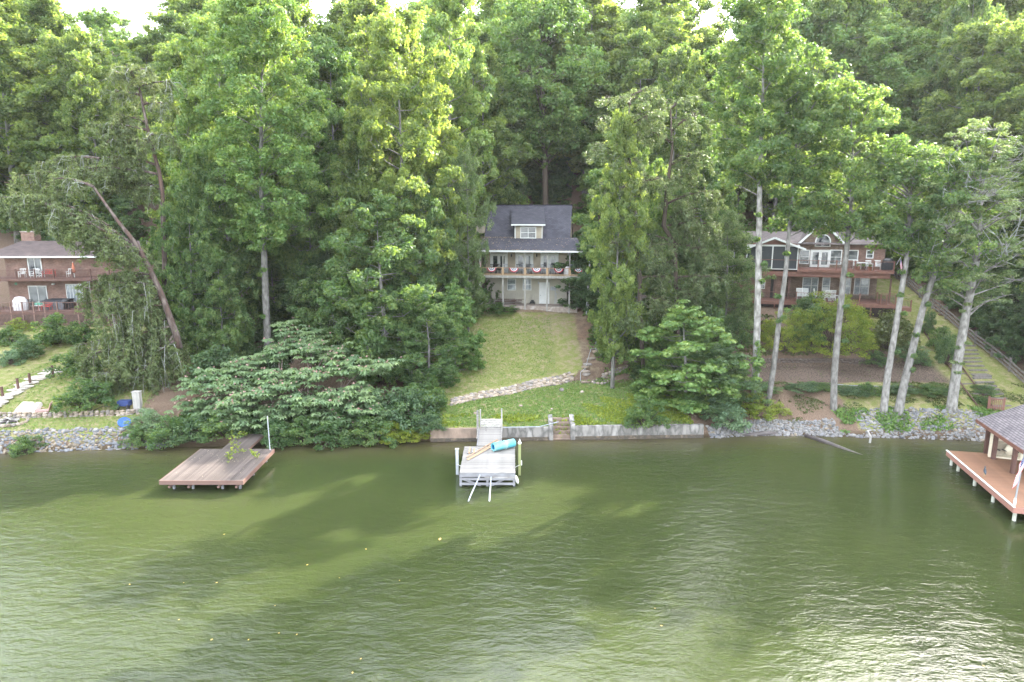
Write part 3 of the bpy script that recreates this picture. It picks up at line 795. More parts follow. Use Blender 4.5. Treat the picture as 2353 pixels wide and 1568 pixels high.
conifer([(1478, 850, 12), (1470, 700, 14), (1470, 640, 14), (1462, 560, 13), (1458, 470, 11), (1450, 400, 9), (1440, 300, 6), (1450, 215, 4)],
    [(1455, 440, 1380, 420, 70), (1450, 380, 1370, 330, 70), (1445, 330, 1390, 270, 55), (1445, 290, 1510, 260, 60), (1450, 240, 1400, 225, 45), (1455, 430, 1520, 410, 80), (1462, 560, 1410, 560, 60), (1465, 600, 1530, 560, 90),
     (1470, 640, 1540, 640, 90), (1470, 700, 1420, 690, 70), (1450, 220, 1500, 205, 40), (1470, 680, 1530, 700, 80), (1472, 720, 1430, 740, 70), (1460, 500, 1400, 500, 60)],
    'shaggy conifer with a dark slanting trunk right of the gray house', 53, 58, kind='lacy', bark=BARK_D, name='shaggy_conifer', dens=1.15, dead=False)
conifer([(1560, 860, 12), (1555, 700, 13), (1550, 560, 14), (1525, 520, 14), (1535, 420, 11), (1545, 340, 8), (1540, 240, 4)],
    [(1535, 430, 1470, 400, 70), (1540, 380, 1620, 350, 90), (1545, 330, 1480, 300, 60), (1545, 300, 1600, 260, 70), (1540, 240, 1480, 230, 50), (1540, 250, 1590, 225, 45), (1530, 470, 1640, 440, 110), (1530, 520, 1650, 520, 110),
     (1545, 560, 1640, 590, 90), (1550, 600, 1500, 620, 80), (1552, 640, 1640, 640, 80), (1550, 560, 1480, 540, 80), (1540, 500, 1600, 480, 90), (1552, 660, 1600, 690, 70), (1540, 420, 1590, 400, 80)],
    'bigger shaggy conifer with broken boughs left of the brown house', 54, 60, kind='lacy', bark=BARK_D, name='shaggy_conifer', dens=1.25, dead=False)

# ------------------------------------------------------------------ mimosa: arching limbs, fern-like leaf rosettes, pink blossom
def mimosa():
    base = on(700, 955); base.y = 51.5; base.z = gz(base.x, 51.5)
    root = thing('mimosa_tree', 'wide spreading mimosa tree with pink blossom overhanging the bank by the brown dock', 'tree', base)
    rd = random.Random(77); rng = np.random.default_rng(77)
    # boughs given by their arching outline in the picture
    boughs = [((880, 835), 52.0), ((800, 830), 52.6), ((740, 850), 52.2), ((690, 860), 51.6), ((640, 885), 50.6), ((590, 905), 50.0), ((545, 920), 49.6), ((700, 780), 55.5), ((640, 790), 55.5),
              ((590, 820), 54.5), ((540, 830), 54.0), ((470, 850), 53.5), ((430, 880), 52.6), ((420, 935), 51.2), ((480, 945), 50.4), ((850, 900), 50.6), ((800, 925), 50), ((870, 945), 50.0), ((740, 920), 49.8),
              ((680, 930), 49.6), ((620, 955), 49.3), ((560, 985), 48.6), ((540, 960), 49.2), ((760, 960), 49.6), ((700, 975), 49.4), ((820, 965), 49.8), ((640, 1000), 49.0), ((770, 800), 54.6), ((830, 840), 53.2), ((520, 880), 51.5), ((660, 740), 57.5), ((720, 760), 57), ((610, 860), 52)]
    w = MB(); C = []; blo = []; S = base
    fork = [Vector((-1.8, .3, 2.2)), Vector((.6, .2, 2.6)), Vector((3.0, .1, 2.0)), Vector((-4.6, .2, 1.6))]
    w.tube([(0, 0, -.3), (.1, 0, .8), (.0, .1, 1.6)], [.24, .2, .17], 8)
    for f in fork: w.tube([(0, .1, 1.5), f * .5 + Vector((0, 0, 1.0)), f], [.14, .11, .09], 6, False)
    for (u, v), y in boughs:
        tip = at_y(u, v, y) - S
        f = min(fork, key=lambda q: (q - tip).length)
        mid = f.lerp(tip, .5) + Vector((0, 0, .5))
        w.tube([f, f.lerp(mid, .5) + Vector((0, 0, .15)), mid, tip], [.07, .055, .045, .02], 5, False)
        for k in range(46):
            t = rd.random() ** .7
            q = mid.lerp(tip, t) + Vector((rd.gauss(0, .62), rd.gauss(0, .7), rd.gauss(0, .24) - .1))
            C.append(q)
            if v < 975 and rd.random() < .26: blo.append(q + Vector((rd.uniform(-.3, .3), rd.uniform(-.3, .1), .22)))
    w.build('trunk', BARK_D, root, True)
    Vs = []; Fs = []; Ts = []; o = 0
    for c in C:     # a rosette of long drooping leaves, each two bent halves
        n = rd.randint(9, 13); a0 = rd.random() * 6; tt = rd.random()
        for k in range(n):
            a = a0 + k * 6.283 / n + rd.uniform(-.2, .2); L = rd.uniform(.34, .58); wd = L * .22
            d = Vector((math.cos(a), math.sin(a), 0)); s = Vector((-d.y, d.x, 0)) * wd; up = rd.uniform(.05, .35)
            p0 = c + d * .04; p1 = c + d * L * .5 + Vector((0, 0, up * L * .4)); p2 = c + d * L + Vector((0, 0, -.25 * L))
            vs = [p0, p1 + s, p1 - s, p2]
            Vs += [tuple(q) for q in (p0, p1 + s, p2, p1 - s)]
            Fs.append((o, o + 1, o + 2, o + 3)); o += 4; Ts.append(.25 + .4 * tt + .25 * rd.random())
    link('crown', np_mesh('crown', np.array(Vs), np.array(Fs), LM['mimosa'], np.array(Ts)), root)
    V, F, Tn = leaves(rng, [tuple(b) for b in blo], [.09] * len(blo), 8, .10, flat=.6, aspect=.6)
    tag(link('blossoms', np_mesh('blossoms', V, F, LM['pink'], Tn), root), kind='stuff')
mimosa()
# ------------------------------------------------------------------ building helpers
class Frame:
    """a building's own axes: x along the front, y into the depth; measures points of the photograph on its planes"""
    def __init__(s, ox, oy, oz, rot):
        s.o = Vector((ox, oy, oz)); s.r = rot; s.e = Vector((math.cos(rot), math.sin(rot), 0)); s.n = Vector((-math.sin(rot), math.cos(rot), 0))
    def pt(s, uv, ly=0.0):
        d = ray(*uv); c = Vector((0, 0, CAM_H)) - s.o
        t = (ly - c.dot(s.n)) / d.dot(s.n); p = c + d * t
        return p.dot(s.e), p.z
    def rect(s, z, X0, Y0, X1, Y1, ly=0.0):
        a = s.pt(z(X0, Y0), ly); b = s.pt(z(X1, Y1), ly)
        return min(a[0], b[0]), min(a[1], b[1]), max(a[0], b[0]), max(a[1], b[1])
    def world(s, lx, ly, lz): return s.o + s.e * lx + s.n * ly + Vector((0, 0, lz))
def Zc(x0, y0, k): return lambda X, Y: ((x0 + X / k) * .78433, (y0 + Y / k) * .78433)
zh = Zc(1250, 560, 3.92); zg = Zc(1400, 680, 6.536); zr = Zc(2050, 600, 3.357); zb = Zc(2270, 700, 5.739); zl = Zc(0, 640, 4.9)

WHITE = mat('white_trim', (.62, .62, .60), (.54, .55, .53), scale=3, rough=.5)
FRESH = mat('new_lumber', (.40, .27, .165), (.31, .21, .13), scale=4, each=.2, rough=.7, stretch=(1, 1, 6))
GREYW = mat('weathered_grey_wood', (.36, .34, .31), (.24, .23, .215), scale=5, rough=.85, bump=.4, bscale=22, stretch=(1, 1, .2))
BEIGE = mat('painted_block', (.40, .37, .30), (.33, .31, .26), scale=1.2, rough=.8, bump=.15, bscale=12)
REDW = mat('red_stained_wood', (.185, .082, .06), (.135, .064, .048), scale=3, rough=.6, bump=.2, bscale=20)
REDD = mat('dark_red_wood', (.105, .052, .04), (.075, .038, .031), scale=3, rough=.7, bump=.2, bscale=20)
BLK = mat('black_metal', (.02, .02, .022), rough=.45)
BLKC = mat('black_cloth', (.025, .027, .035), rough=.8)
CONC = mat('patio_concrete', (.36, .31, .27), (.25, .20, .17), scale=1.5, rough=.9, c3=(.42, .38, .35))
GREYP = mat('grey_plastic', (.36, .38, .40), rough=.6)
RED = mat('red_paint', (.42, .05, .045), rough=.5)
BLUEC = mat('blue_cloth', (.03, .05, .16), rough=.8)
REDC = mat('red_cloth', (.50, .04, .07), rough=.8)
WHITC = mat('white_cloth', (.78, .76, .76), rough=.8)
SHADE = mat('interior_shade', (.02, .02, .02), rough=.9)  # near-black colour standing in for the shade inside openings
m, nt, b = newmat('window_glass'); GLASS = m
tcg = N(nt, 'ShaderNodeTexCoord'); ng = N(nt, 'ShaderNodeTexNoise'); ng.inputs['Scale'].default_value = .7; nt.links.new(tcg.outputs['Object'], ng.inputs[0])
nt.links.new(ramp(nt, ng.outputs[0], [(.4, (.02, .025, .03)), (.6, (.09, .10, .10))]), b.inputs['Base Color']); b.inputs['Roughness'].default_value = .04; b.inputs['Specular IOR Level'].default_value = .9
m, nt, b = newmat('curtained_glass'); CURT = m
nt.links.new(ramp(nt, N(nt, 'ShaderNodeTexNoise', i_Scale=3.0).outputs[0], [(.4, (.16, .18, .20)), (.6, (.26, .29, .30))]), b.inputs['Base Color']); b.inputs['Roughness'].default_value = .05; b.inputs['Specular IOR Level'].default_value = .8

def rowmat(name, c1, c2, mortar, bw, bh, msize, axes='wall', rough=.8, bump=.5, c3=None):
    """courses of siding, brick or shingle, in metres"""
    m, nt, b = newmat(name)
    tc = N(nt, 'ShaderNodeTexCoord'); sp = N(nt, 'ShaderNodeSeparateXYZ'); nt.links.new(tc.outputs['Object'], sp.inputs[0])
    ad = N(nt, 'ShaderNodeMath', operation='ADD'); nt.links.new(sp.outputs[0], ad.inputs[0])
    cb = N(nt, 'ShaderNodeCombineXYZ')
    if axes == 'wall': nt.links.new(sp.outputs[1], ad.inputs[1]); nt.links.new(ad.outputs[0], cb.inputs[0]); nt.links.new(sp.outputs[2], cb.inputs[1])
    elif axes == 'roof_y': nt.links.new(sp.outputs[0], cb.inputs[0]); nt.links.new(sp.outputs[1], cb.inputs[1])
    else: nt.links.new(sp.outputs[1], cb.inputs[0]); nt.links.new(sp.outputs[0], cb.inputs[1])
    bk = N(nt, 'ShaderNodeTexBrick'); nt.links.new(cb.outputs[0], bk.inputs['Vector'])
    bk.inputs['Scale'].default_value = 1.0; bk.inputs['Brick Width'].default_value = bw; bk.inputs['Row Height'].default_value = bh
    bk.inputs['Mortar Size'].default_value = msize; bk.inputs['Mortar Smooth'].default_value = .2; bk.inputs['Bias'].default_value = 0.0
    bk.inputs['Color1'].default_value = (*c1, 1); bk.inputs['Color2'].default_value = (*c2, 1); bk.inputs['Mortar'].default_value = (*mortar, 1)
    nz = N(nt, 'ShaderNodeTexNoise'); nz.inputs['Scale'].default_value = 1.3; nz.inputs['Detail'].default_value = 6; nt.links.new(tc.outputs['Object'], nz.inputs[0])
    mx = N(nt, 'ShaderNodeMixRGB', blend_type='MULTIPLY', i_0=1.0); nt.links.new(bk.outputs['Color'], mx.inputs[1])
    nt.links.new(ramp(nt, nz.outputs[0], [(.3, (.72, .72, .72)), (.7, (1.15, 1.12, 1.1))]), mx.inputs[2])
    nt.links.new(mx.outputs[0], b.inputs['Base Color']); b.inputs['Roughness'].default_value = rough; b.inputs['Specular IOR Level'].default_value = .3
    inv = N(nt, 'ShaderNodeMath', operation='SUBTRACT', i_0=1.0); nt.links.new(bk.outputs['Fac'], inv.inputs[1])
    bp = N(nt, 'ShaderNodeBump'); bp.inputs['Strength'].default_value = bump; bp.inputs['Distance'].default_value = .02
    nt.links.new(inv.outputs[0], bp.inputs['Height']); nt.links.new(bp.outputs[0], b.inputs['Normal'])
    return m
SIDING = rowmat('tan_siding', (.40, .35, .27), (.40, .35, .27), (.22, .19, .15), 60, .115, .012)
SHING = rowmat('charcoal_shingle', (.040, .040, .054), (.060, .060, .076), (.022, .022, .03), .32, .14, .012, 'roof_y')
SHINGB = rowmat('brown_grey_shingle', (.14, .118, .115), (.19, .162, .158), (.08, .07, .068), .32, .15, .014, 'roof_y')
SHINGR = rowmat('dark_red_shingle', (.065, .05, .05), (.085, .066, .064), (.07, .05, .05), .32, .15, .014, 'roof_y')
BRICK = rowmat('red_brick', (.155, .075, .056), (.235, .135, .105), (.21, .175, .15), .22, .075, .010)
STONEV = rowmat('stacked_stone', (.27, .20, .15), (.16, .115, .09), (.09, .07, .06), .34, .10, .012)
BOARDS = rowmat('red_board_siding', (.21, .095, .07), (.19, .085, .065), (.09, .04, .035), 60, .16, .012)

def window(parent, x0, z0, x1, z1, y, nx=1, nz=2, fw=.07, fmat=None, glass=None, name='window', proud=.06):
    fmat = fmat or WHITE; w = MB()
    w.box(x0, y - proud, z0, x0 + fw, y + .02, z1).box(x1 - fw, y - proud, z0, x1, y + .02, z1)
    w.box(x0 + fw, y - proud, z1 - fw, x1 - fw, y + .02, z1).box(x0 + fw, y - proud, z0, x1 - fw, y + .02, z0 + fw)
    bw = fw * .6; xs = [x0 + fw + (x1 - x0 - 2 * fw) * i / nx for i in range(nx + 1)]; zs = [z0 + fw + (z1 - z0 - 2 * fw) * i / nz for i in range(nz + 1)]
    for q in xs[1:-1]: w.box(q - bw / 2, y - proud + .015, z0 + fw, q + bw / 2, y, z1 - fw)
    for q in zs[1:-1]: w.box(x0 + fw, y - proud + .02, q - bw / 2, x1 - fw, y - .002, q + bw / 2)
    o = w.build(name, fmat, parent)
    for i in range(nx):
        for k in range(nz):
            MB().box(xs[i] + .005, y - .02, zs[k] + .005, xs[i + 1] - .005, y - .012, zs[k + 1] - .005).build('pane', glass or GLASS, o)
    return o
def french(parent, x0, z0, x1, z1, y, fmat=None):
    w = MB(); fmat = fmat or WHITE; xm = (x0 + x1) / 2
    w.box(x0, y - .05, z0, x0 + .09, y, z1).box(x1 - .09, y - .05, z0, x1, y, z1).box(x0 + .09, y - .05, z1 - .09, x1 - .09, y, z1)
    fr = w.build('door_frame', fmat, parent)
    for a, c in ((x0 + .095, xm - .003), (xm + .003, x1 - .095)):
        d = MB(); s = .15
        d.box(a, y - .04, z0, a + s, y - .005, z1 - .095).box(c - s, y - .04, z0, c, y - .005, z1 - .095).box(a + s, y - .04, z1 - .26, c - s, y - .005, z1 - .095).box(a + s, y - .04, z0, c - s, y - .005, z0 + .28)
        o = d.build('door', fmat, parent)
        MB().box(a + s, y - .02, z0 + .28, c - s, y - .012, z1 - .26).build('pane', GLASS, o)
        MB().tube([(xm + (.08 if a > xm - .1 else -.08), y - .10, z0 + 1.0), (xm + (.08 if a > xm - .1 else -.08), y - .04, z0 + 1.0)], .03, 6).build('handle', BLK, o)
def slab(parent, name, x0, y0, z0, x1, y1, z1, m): return MB().box(x0, y0, z0, x1, y1, z1).build(name, m, parent)
def roofpoly(parent, name, pts, m, th=.12):
    """sloping roof plane with thickness"""
    t = MB(); lo = [(p[0], p[1], p[2] - th) for p in pts]; n = len(pts)
    t.poly(pts); t.poly(lo[::-1])
    for i in range(n): t.quad(pts[i], lo[i], lo[(i + 1) % n], pts[(i + 1) % n])
    return t.build(name, m, parent)

# ------------------------------------------------------------------ the gray house
GH = Frame(x_at(1103, 72, 10), 72.0, 7.0, R(-7))
gh = thing('lake_house', 'tan sided house with a charcoal roof, dormer and long railed deck on tall posts', 'house', GH.o, GH.r)
GW = 11.55; FZ = GH.pt(zh(1130, 968))[1]            # deck edge height
RZ = GH.pt(zh(1130, 880))[1]                         # top of railing
WY = 2.4
x0w = .25; xlow = GH.pt(zh(1610, 1100), WY)[0]; xup = GH.pt(zh(1695, 800), WY)[0]
EZ = GH.pt(zh(1130, 684), -.3)[1]
slab(gh, 'basement_wall', x0w, WY, -.6, xlow, 9.5, FZ - .25, BEIGE)
slab(gh, 'upper_wall', x0w, WY + .004, FZ + .02, xup, 9.5, EZ + .9, SIDING)
slab(gh, 'patio', -.2, .15, -.45, xlow + 1.2, WY - .01, .12, CONC)
slab(gh, 'rim_board', -.1, -.045, FZ - .30, GW, .0, FZ - .035, GREYW)
slab(gh, 'rim_board', xup + .3, .02, FZ - .30, GW, WY + 5.0, FZ - .05, GREYW)
for k in range(17):   # deck boards
    slab(gh, 'deck_board', -.1, -.04 + k * .145, FZ - .035, GW, -.04 + k * .145 + .135, FZ, FRESH)
for k in range(32):
    slab(gh, 'deck_board', xup + .02, -.04 + (17 + k) * .145, FZ - .035, GW, -.04 + (17 + k) * .145 + .135, FZ, FRESH)
PX = [.06] + [GH.pt(zh(q, 1150))[0] for q in (876, 1129, 1383, 1638)] + [GW - .12]
for q in PX:
    slab(gh, 'post', q - .075, .01, -.9, q + .075, .16, FZ - .30, GREYW)
    slab(gh, 'porch_post', q - .05, .02, RZ + .0, q + .05, .12, EZ - .02, GREYW)
slab(gh, 'post', GW - .35, WY + .3, -.6, GW - .2, WY + .45, FZ - .30, GREYW)
slab(gh, 'post', GW - .35, WY + 2.3, -.2, GW - .2, WY + 2.45, FZ - .30, REDD)
slab(gh, 'post', GW - 1.1, WY + 2.3, -.2, GW - .95, WY + 2.45, FZ - .30, GREYW)
# railing: a framed panel of wire mesh between posts
for a, c in zip(PX[:-1], PX[1:]):
    w = MB(); lo = FZ + .06
    w.box(a + .05, -.03, RZ - .07, c - .05, .0, RZ).box(a + .05, -.03, lo, c - .05, .0, lo + .08).box(a + .05, -.03, lo + .08, a + .13, .0, RZ - .07).box(c - .13, -.03, lo + .08, c - .05, .0, RZ - .07)
    rl = w.build('railing_frame', FRESH, gh)
    g = MB(); n = int((c - a - .26) / .13)
    for i in range(1, n): X = a + .13 + (c - a - .26) * i / n; g.box(X - .006, -.02, lo + .08, X + .006, -.008, RZ - .07)
    for i in range(1, 7): Zq = lo + .08 + (RZ - .15 - lo) * i / 7; g.box(a + .13, -.021, Zq - .006, c - .13, -.009, Zq + .006)
    tag(g.build('wire_mesh', BLK, rl), kind='stuff')
    slab(gh, 'rail_post', a - .05, -.05, FZ + .002, a + .05, -.001, RZ + .03, FRESH)
slab(gh, 'side_rail', GW - .08, .1, RZ - .06, GW - .02, WY + 4.8, RZ, FRESH)
g = MB()
for k in range(30): g.box(GW - .065, .3 + k * .22, FZ + .05, GW - .035, .33 + k * .22, RZ - .06)
tag(g.build('side_balusters', FRESH, gh), kind='stuff')
# doors and windows
for q0, q1 in ((738, 922), (1028, 1215), (1318, 1503)):
    r = GH.rect(zh, q0, 718, q1, 960, WY); french(gh, r[0], FZ + .03, r[2], r[3], WY)
    slab(gh, 'transom', r[0], WY - .03, r[3] + .03, r[2], WY, r[3] + .28, BEIGE)
    for q in (r[0] - .08, r[2]): slab(gh, 'corner_trim', q, WY - .03, FZ + .03, q + .08, WY, EZ - .1, WHITE)
for q in (975, 1265):
    X, Zq = GH.pt(zh(q, 735), WY)
    MB().lathe((X, WY - .16, Zq - .2), [(.0, 0), (.06, 0), (.075, .22), (.09, .24), (.03, .34), (0, .36)], 8).box(X - .03, WY - .1, Zq - .02, X + .03, WY, Zq + .06).build('wall_lantern', BLK, gh)
r = GH.rect(zh, 1622, 710, 1690, 880, WY); window(gh, r[0], FZ + .05, r[2], r[3], WY, 2, 1, glass=CURT, name='sliding_door')
for q0, q1 in ((925, 1025), (1103, 1202)):
    r = GH.rect(zh, q0, 1004, q1, 1141, WY); window(gh, r[0], r[1], r[2], r[3], WY, 1, 2, glass=CURT)
r = GH.rect(zh, 1300, 1055, 1402, 1264, WY)
w = MB().box(r[0] - .06, WY - .05, .12, r[0], WY, r[3] + .05).box(r[2], WY - .05, .12, r[2] + .06, WY, r[3] + .05).box(r[0], WY - .05, r[3], r[2], WY, r[3] + .05)
w.build('door_frame', WHITE, gh)
d = MB().box(r[0], WY - .03, .13, r[2], WY - .003, r[3] - .003).build('basement_door', WHITE, gh)
pn = MB()
for i in range(2):
    for k in range(3): pn.box(r[0] + .12 + i * .42, WY - .045, .3 + k * .65, r[0] + .44 + i * .42, WY - .03, .8 + k * .65)
pn.build('door_panels', WHITE, d)
MB().tube([(r[0] + .09, WY - .1, 1.05), (r[0] + .09, WY - .03, 1.05)], .035, 6).build('handle', BLK, d)
X, Zq = GH.pt(zh(1286, 1055), WY)
MB().lathe((X, WY - .15, Zq - .15), [(0, 0), (.07, .05), (.08, .2), (.03, .3), (0, .3)], 8).build('wall_lantern', GREYP, gh)
X, Zq = GH.pt(zh(1475, 1120), WY)
mt = MB().box(X - .5, WY - .12, Zq - .2, X - .12, WY, Zq + .2).lathe((X, WY - .16, Zq), [(0, -.1), (.1, -.1), (.1, .1), (0, .1)], 10).box(X - .1, WY - .1, Zq - .22, X + .12, WY, Zq + .22).box(X - .02, WY - .06, .12, X + .05, WY, Zq - .22).tube([(X + .15, WY - .08, Zq - .1), (X + .45, WY - .08, Zq - .3), (X + .4, WY - .08, Zq - .7), (X + .15, WY - .08, Zq - .5), (X + .2, WY - .05, .2)], .02, 5)
mt.build('electric_meter', GREYP, gh)
# roofs
rl0, rl1 = GH.pt(zh(575, 684), -.3)[0], GH.pt(zh(1760, 690), -.3)[0] + .35
BY = 3.0; BZ = GH.pt(zh(1640, 535), BY)[1]; RY = 6.7; RDZ = GH.pt(zh(1300, 160), RY)[1]
mx0, mx1 = .0, GH.pt(zh(1650, 535), BY)[0]
roofpoly(gh, 'porch_roof', [(rl0, -.35, EZ), (rl1, -.35, EZ), (mx1 + .7, BY, BZ), (mx0 - .1, BY, BZ)], SHING)
rf = roofpoly(gh, 'roof', [(mx0, BY, BZ + .01), (mx1, BY, BZ + .01), (mx1, RY, RDZ), (mx0, RY, RDZ)], SHING)
roofpoly(gh, 'rear_roof', [(mx1, 10.6, BZ - .4), (mx0, 10.6, BZ - .4), (mx0, RY + .002, RDZ), (mx1, RY + .002, RDZ)], SHING)
slab(gh, 'ridge_cap', mx0 - .02, RY - .12, RDZ - .02, mx1 + .02, RY + .12, RDZ + .045, SHING)
for X in (mx0 + .08, mx1 - .2):
    MB().poly([(X, BY, BZ - .15), (X, 10.4, BZ - .45), (X, RY, RDZ - .15)]).poly([(X + .12, BY, BZ - .15), (X + .12, RY, RDZ - .15), (X + .12, 10.4, BZ - .45)]).build('gable_wall', SIDING, gh)
slab(gh, 'upper_wall', mx0 + .08, BY + .2, EZ + .9, mx1 - .08, 9.5, BZ - .16, SIDING)
slab(gh, 'gutter', rl0, -.47, EZ - .17, rl1, -.352, EZ + .0, WHITE)
slab(gh, 'porch_ceiling', rl0 + .1, -.3, EZ - .15, rl1 - .2, WY, EZ - .1, WHITE)
MB().tube([(rl0 + .25, -.4, EZ - .15), (.0, -.1, EZ - .5), (-.02, -.08, FZ), (-.02, -.08, -.3)], .045, 6).build('downspout', WHITE, gh)
# leaf litter lying on the porch roof
rd = random.Random(3); g = MB()
for k in range(420):
    t = rd.random() ** .5; X = rl0 + (rl1 - rl0) * rd.random() ** 1.5
    if rd.random() < .5: t = rd.choice([rd.uniform(0, .05), rd.uniform(.93, 1)])
    Y = -.35 + (BY + .35) * t; Zq = EZ + (BZ - EZ) * t + .02; s = rd.uniform(.03, .07)
    if t > .93 and X > 4.0: continue
    g.quad((X - s, Y, Zq), (X, Y - s, Zq + .01), (X + s, Y, Zq + .01), (X, Y + s, Zq + .03))
tag(g.build('fallen_leaves', mat('dry_leaf', (.45, .33, .2), (.30, .2, .12), scale=9), gh), kind='stuff')
# small side wing seen left of the roof
r = GH.rect(zh, 572, 395, 640, 482, 4.2); slab(gh, 'side_dormer_wall', r[0], 4.2, r[1], r[2] + .3, 5.4, r[3], SIDING)
# dormer
DY = 2.75
dr = GH.rect(zh, 1012, 400, 1327, 562, DY)
dl = slab(gh, 'dormer', dr[0], DY, dr[1], dr[2], 6.0, dr[3], SIDING)
for q in (dr[0] - .02, dr[2] - .06): slab(gh, 'dormer_trim', q, DY - .03, dr[1], q + .08, DY - .002, dr[3], WHITE)
e0 = GH.rect(zh, 972, 382, 1363, 390, DY - .35)
top = GH.rect(zh, 972, 205, 1345, 206, 6.1)
roofpoly(gh, 'dormer_roof', [(e0[0], DY - .35, e0[3]), (e0[2], DY - .35, e0[3]), (top[2], 6.1, top[3]), (top[0], 6.1, top[3])], SHING, .1)
slab(gh, 'dormer_gutter', e0[0], DY - .46, e0[3] - .14, e0[2], DY - .352, e0[3] + .01, WHITE)
MB().tube([(dr[0] + .08, DY - .4, e0[3] - .1), (dr[0] + .08, DY - .06, e0[3] - .4), (dr[0] + .08, DY - .06, dr[1] + .02)], .035, 6).build('downspout', WHITE, gh)
r = GH.rect(zh, 1075, 410, 1258, 545, DY); window(gh, r[0], r[1], r[2], r[3], DY, 2, 2, .09)

def local_thing(name, label, cat, F_, lx, ly, lz, rz=0.0, group=None):
    return thing(name, label, cat, F_.world(lx, ly, lz), F_.r + rz, group)

# ---- bunting fans on the deck rail
BG = 'bunting fans hung along the deck rail of the gray house'
order = ['leftmost', 'second from the left', 'middle', 'second from the right', 'rightmost']
star = lambda c, r, y: [(c[0] + (r if k % 2 == 0 else r * .4) * math.sin(k * math.pi / 5), y, c[1] + (r if k % 2 == 0 else r * .4) * math.cos(k * math.pi / 5)) for k in range(10)]
for i, q in enumerate((265, 690, 1127, 1550, 1925)):
    X, Zq = GH.pt(zg(q, 690), -.05)
    t = local_thing('bunting_fan', 'bunting fan, %s of the five on the gray house deck rail' % order[i], 'bunting', GH, X, -.055, RZ - .05, 0, BG)
    rad = [.0, .055, .15, .24, .35, .44][0:6]
    for nm, r0, r1, mm in (('blue_centre', 0, .09, BLUEC), ('white_inner_band', .09, .17, WHITC), ('blue_band', .17, .27, BLUEC), ('white_band', .27, .36, WHITC), ('red_band', .36, .46, REDC)):
        g = MB(); n = 22
        for k in range(n):
            a0, a1 = math.pi + math.pi * k / n, math.pi + math.pi * (k + 1) / n; y0, y1 = (-.02, .0) if k % 2 else (.0, -.02)
            P = lambda r, a, y: (r * math.cos(a) * 1.02, y * (r / .4), r * math.sin(a) * (.95))
            g.quad(P(r0, a0, y0), P(r1, a0, y0), P(r1, a1, y1), P(r0, a1, y1))
        ob = g.build(nm, mm, t)
        if nm == 'blue_band':
            g = MB()
            for k in range(7):
                a = math.pi + math.pi * (k + .5) / 7; g.poly(star((.22 * math.cos(a), .22 * math.sin(a) * .95), .035, -.03))
            tag(g.build('stars', WHITC, ob), kind='stuff')

# ---- furniture prototypes
def chair(label, M, group=None, tall=1.0, slats=5, rocker=False, name='armchair', cat='chair', wide=.56):
    t = thing(name, label, cat, (0, 0, 0), 0, group); w = wide / 2
    MB().box(-w, -.26, .40, w, .26, .44).build('seat', M, t)
    g = MB()
    for k in range(slats):
        x = -w + .04 + (wide - .08) * k / max(1, slats - 1); g.bar((x, .24, .44), (x, .36, .44 + .58 * tall), .05, .02, (0, 1, 0))
    g.bar((-w, .37, .44 + .58 * tall), (w, .37, .44 + .58 * tall), .03, .06).bar((-w, .27, .56), (w, .27, .56), .03, .05)
    g.build('backrest', M, t)
    for sx in (-1, 1):
        for sy in (-.24, .24): MB().box(sx * w - .025, sy - .025, .05 if rocker else 0, sx * w + .025, sy + .025, .40 if sy > 0 else .64).build('leg', M, t)
        MB().box(sx * w - .045, -.30, .64, sx * w + .045, .30, .67).build('armrest', M, t)
        if rocker: MB().tube([(sx * w, -.38, .09), (sx * w, -.15, .03), (sx * w, .2, .03), (sx * w, .45, .11)], .022, 5).build('rocker', M, t)
    return t
def clone(root, F_, lx, ly, lz, rz, label, group=None):
    r = root.copy(); COL.objects.link(r)
    r.location = F_.world(lx, ly, lz); r.rotation_euler = (0, 0, F_.r + rz); r['label'] = label
    if group: r['group'] = group
    for c0 in root.children:
        c = c0.copy(); COL.objects.link(c); c.parent = r
    return r
def move(root, F_, lx, ly, lz, rz):
    root.location = F_.world(lx, ly, lz); root.rotation_euler = (0, 0, F_.r + rz)
GG = 'chairs on the deck of the gray house'
c0 = chair('gray plastic deck chair between the second and third bunting fans', GREYP, GG); X = GH.pt(zg(820, 760), .9)[0]; move(c0, GH, X, .9, FZ, 0)
for q, ly, lab, rz in ((525, .9, 'gray deck chair left of the second bunting fan', .2), (1010, 1.0, 'gray deck chair left of the middle bunting fan', -.1), (1250, .9, 'gray deck chair right of the middle bunting fan', .1), (1400, .9, 'gray deck chair just left of the fourth bunting fan', 0)):
    clone(c0, GH, GH.pt(zg(q, 760), ly)[0], ly, FZ, rz, lab, GG)
DG = 'dark dining chairs in front of the french doors'
c1 = chair('dark dining chair in front of the left french door', BLK, DG, 1.0); move(c1, GH, GH.pt(zg(300, 620), 1.6)[0], 1.6, FZ, 3.1)
for q, lab, rz in ((420, 'dark dining chair at the right side of the left french door', 2.6), (800, 'dark dining chair in front of the middle french door', 3.0), (970, 'dark dining chair right of the middle door post', 3.3), (1270, 'dark high backed chair in front of the right french door', 2.9), (1440, 'dark chair with a blue cushion at the right french door', 3.2)):
    clone(c1, GH, GH.pt(zg(q, 620), 1.6)[0], 1.6, FZ, rz, lab, DG)
X = GH.pt(zg(1625, 640), 1.5)[0]
t = local_thing('gas_grill', 'black covered grill on the gray house deck near the right sliding door', 'grill', GH, X, 1.6, FZ)
MB().box(-.4, -.25, .05, .4, .25, .85).build('cabinet', BLKC, t); MB().lathe((0, 0, .85), [(.4, 0), (.38, .2), (.2, .32), (0, .34)], 12, 1, .65).build('lid', BLK, t)
X = GH.pt(zg(1710, 750), .6)[0]
t = local_thing('covered_planter', 'white covered bundle standing by the fourth rail post', 'cover', GH, X, .5, FZ)
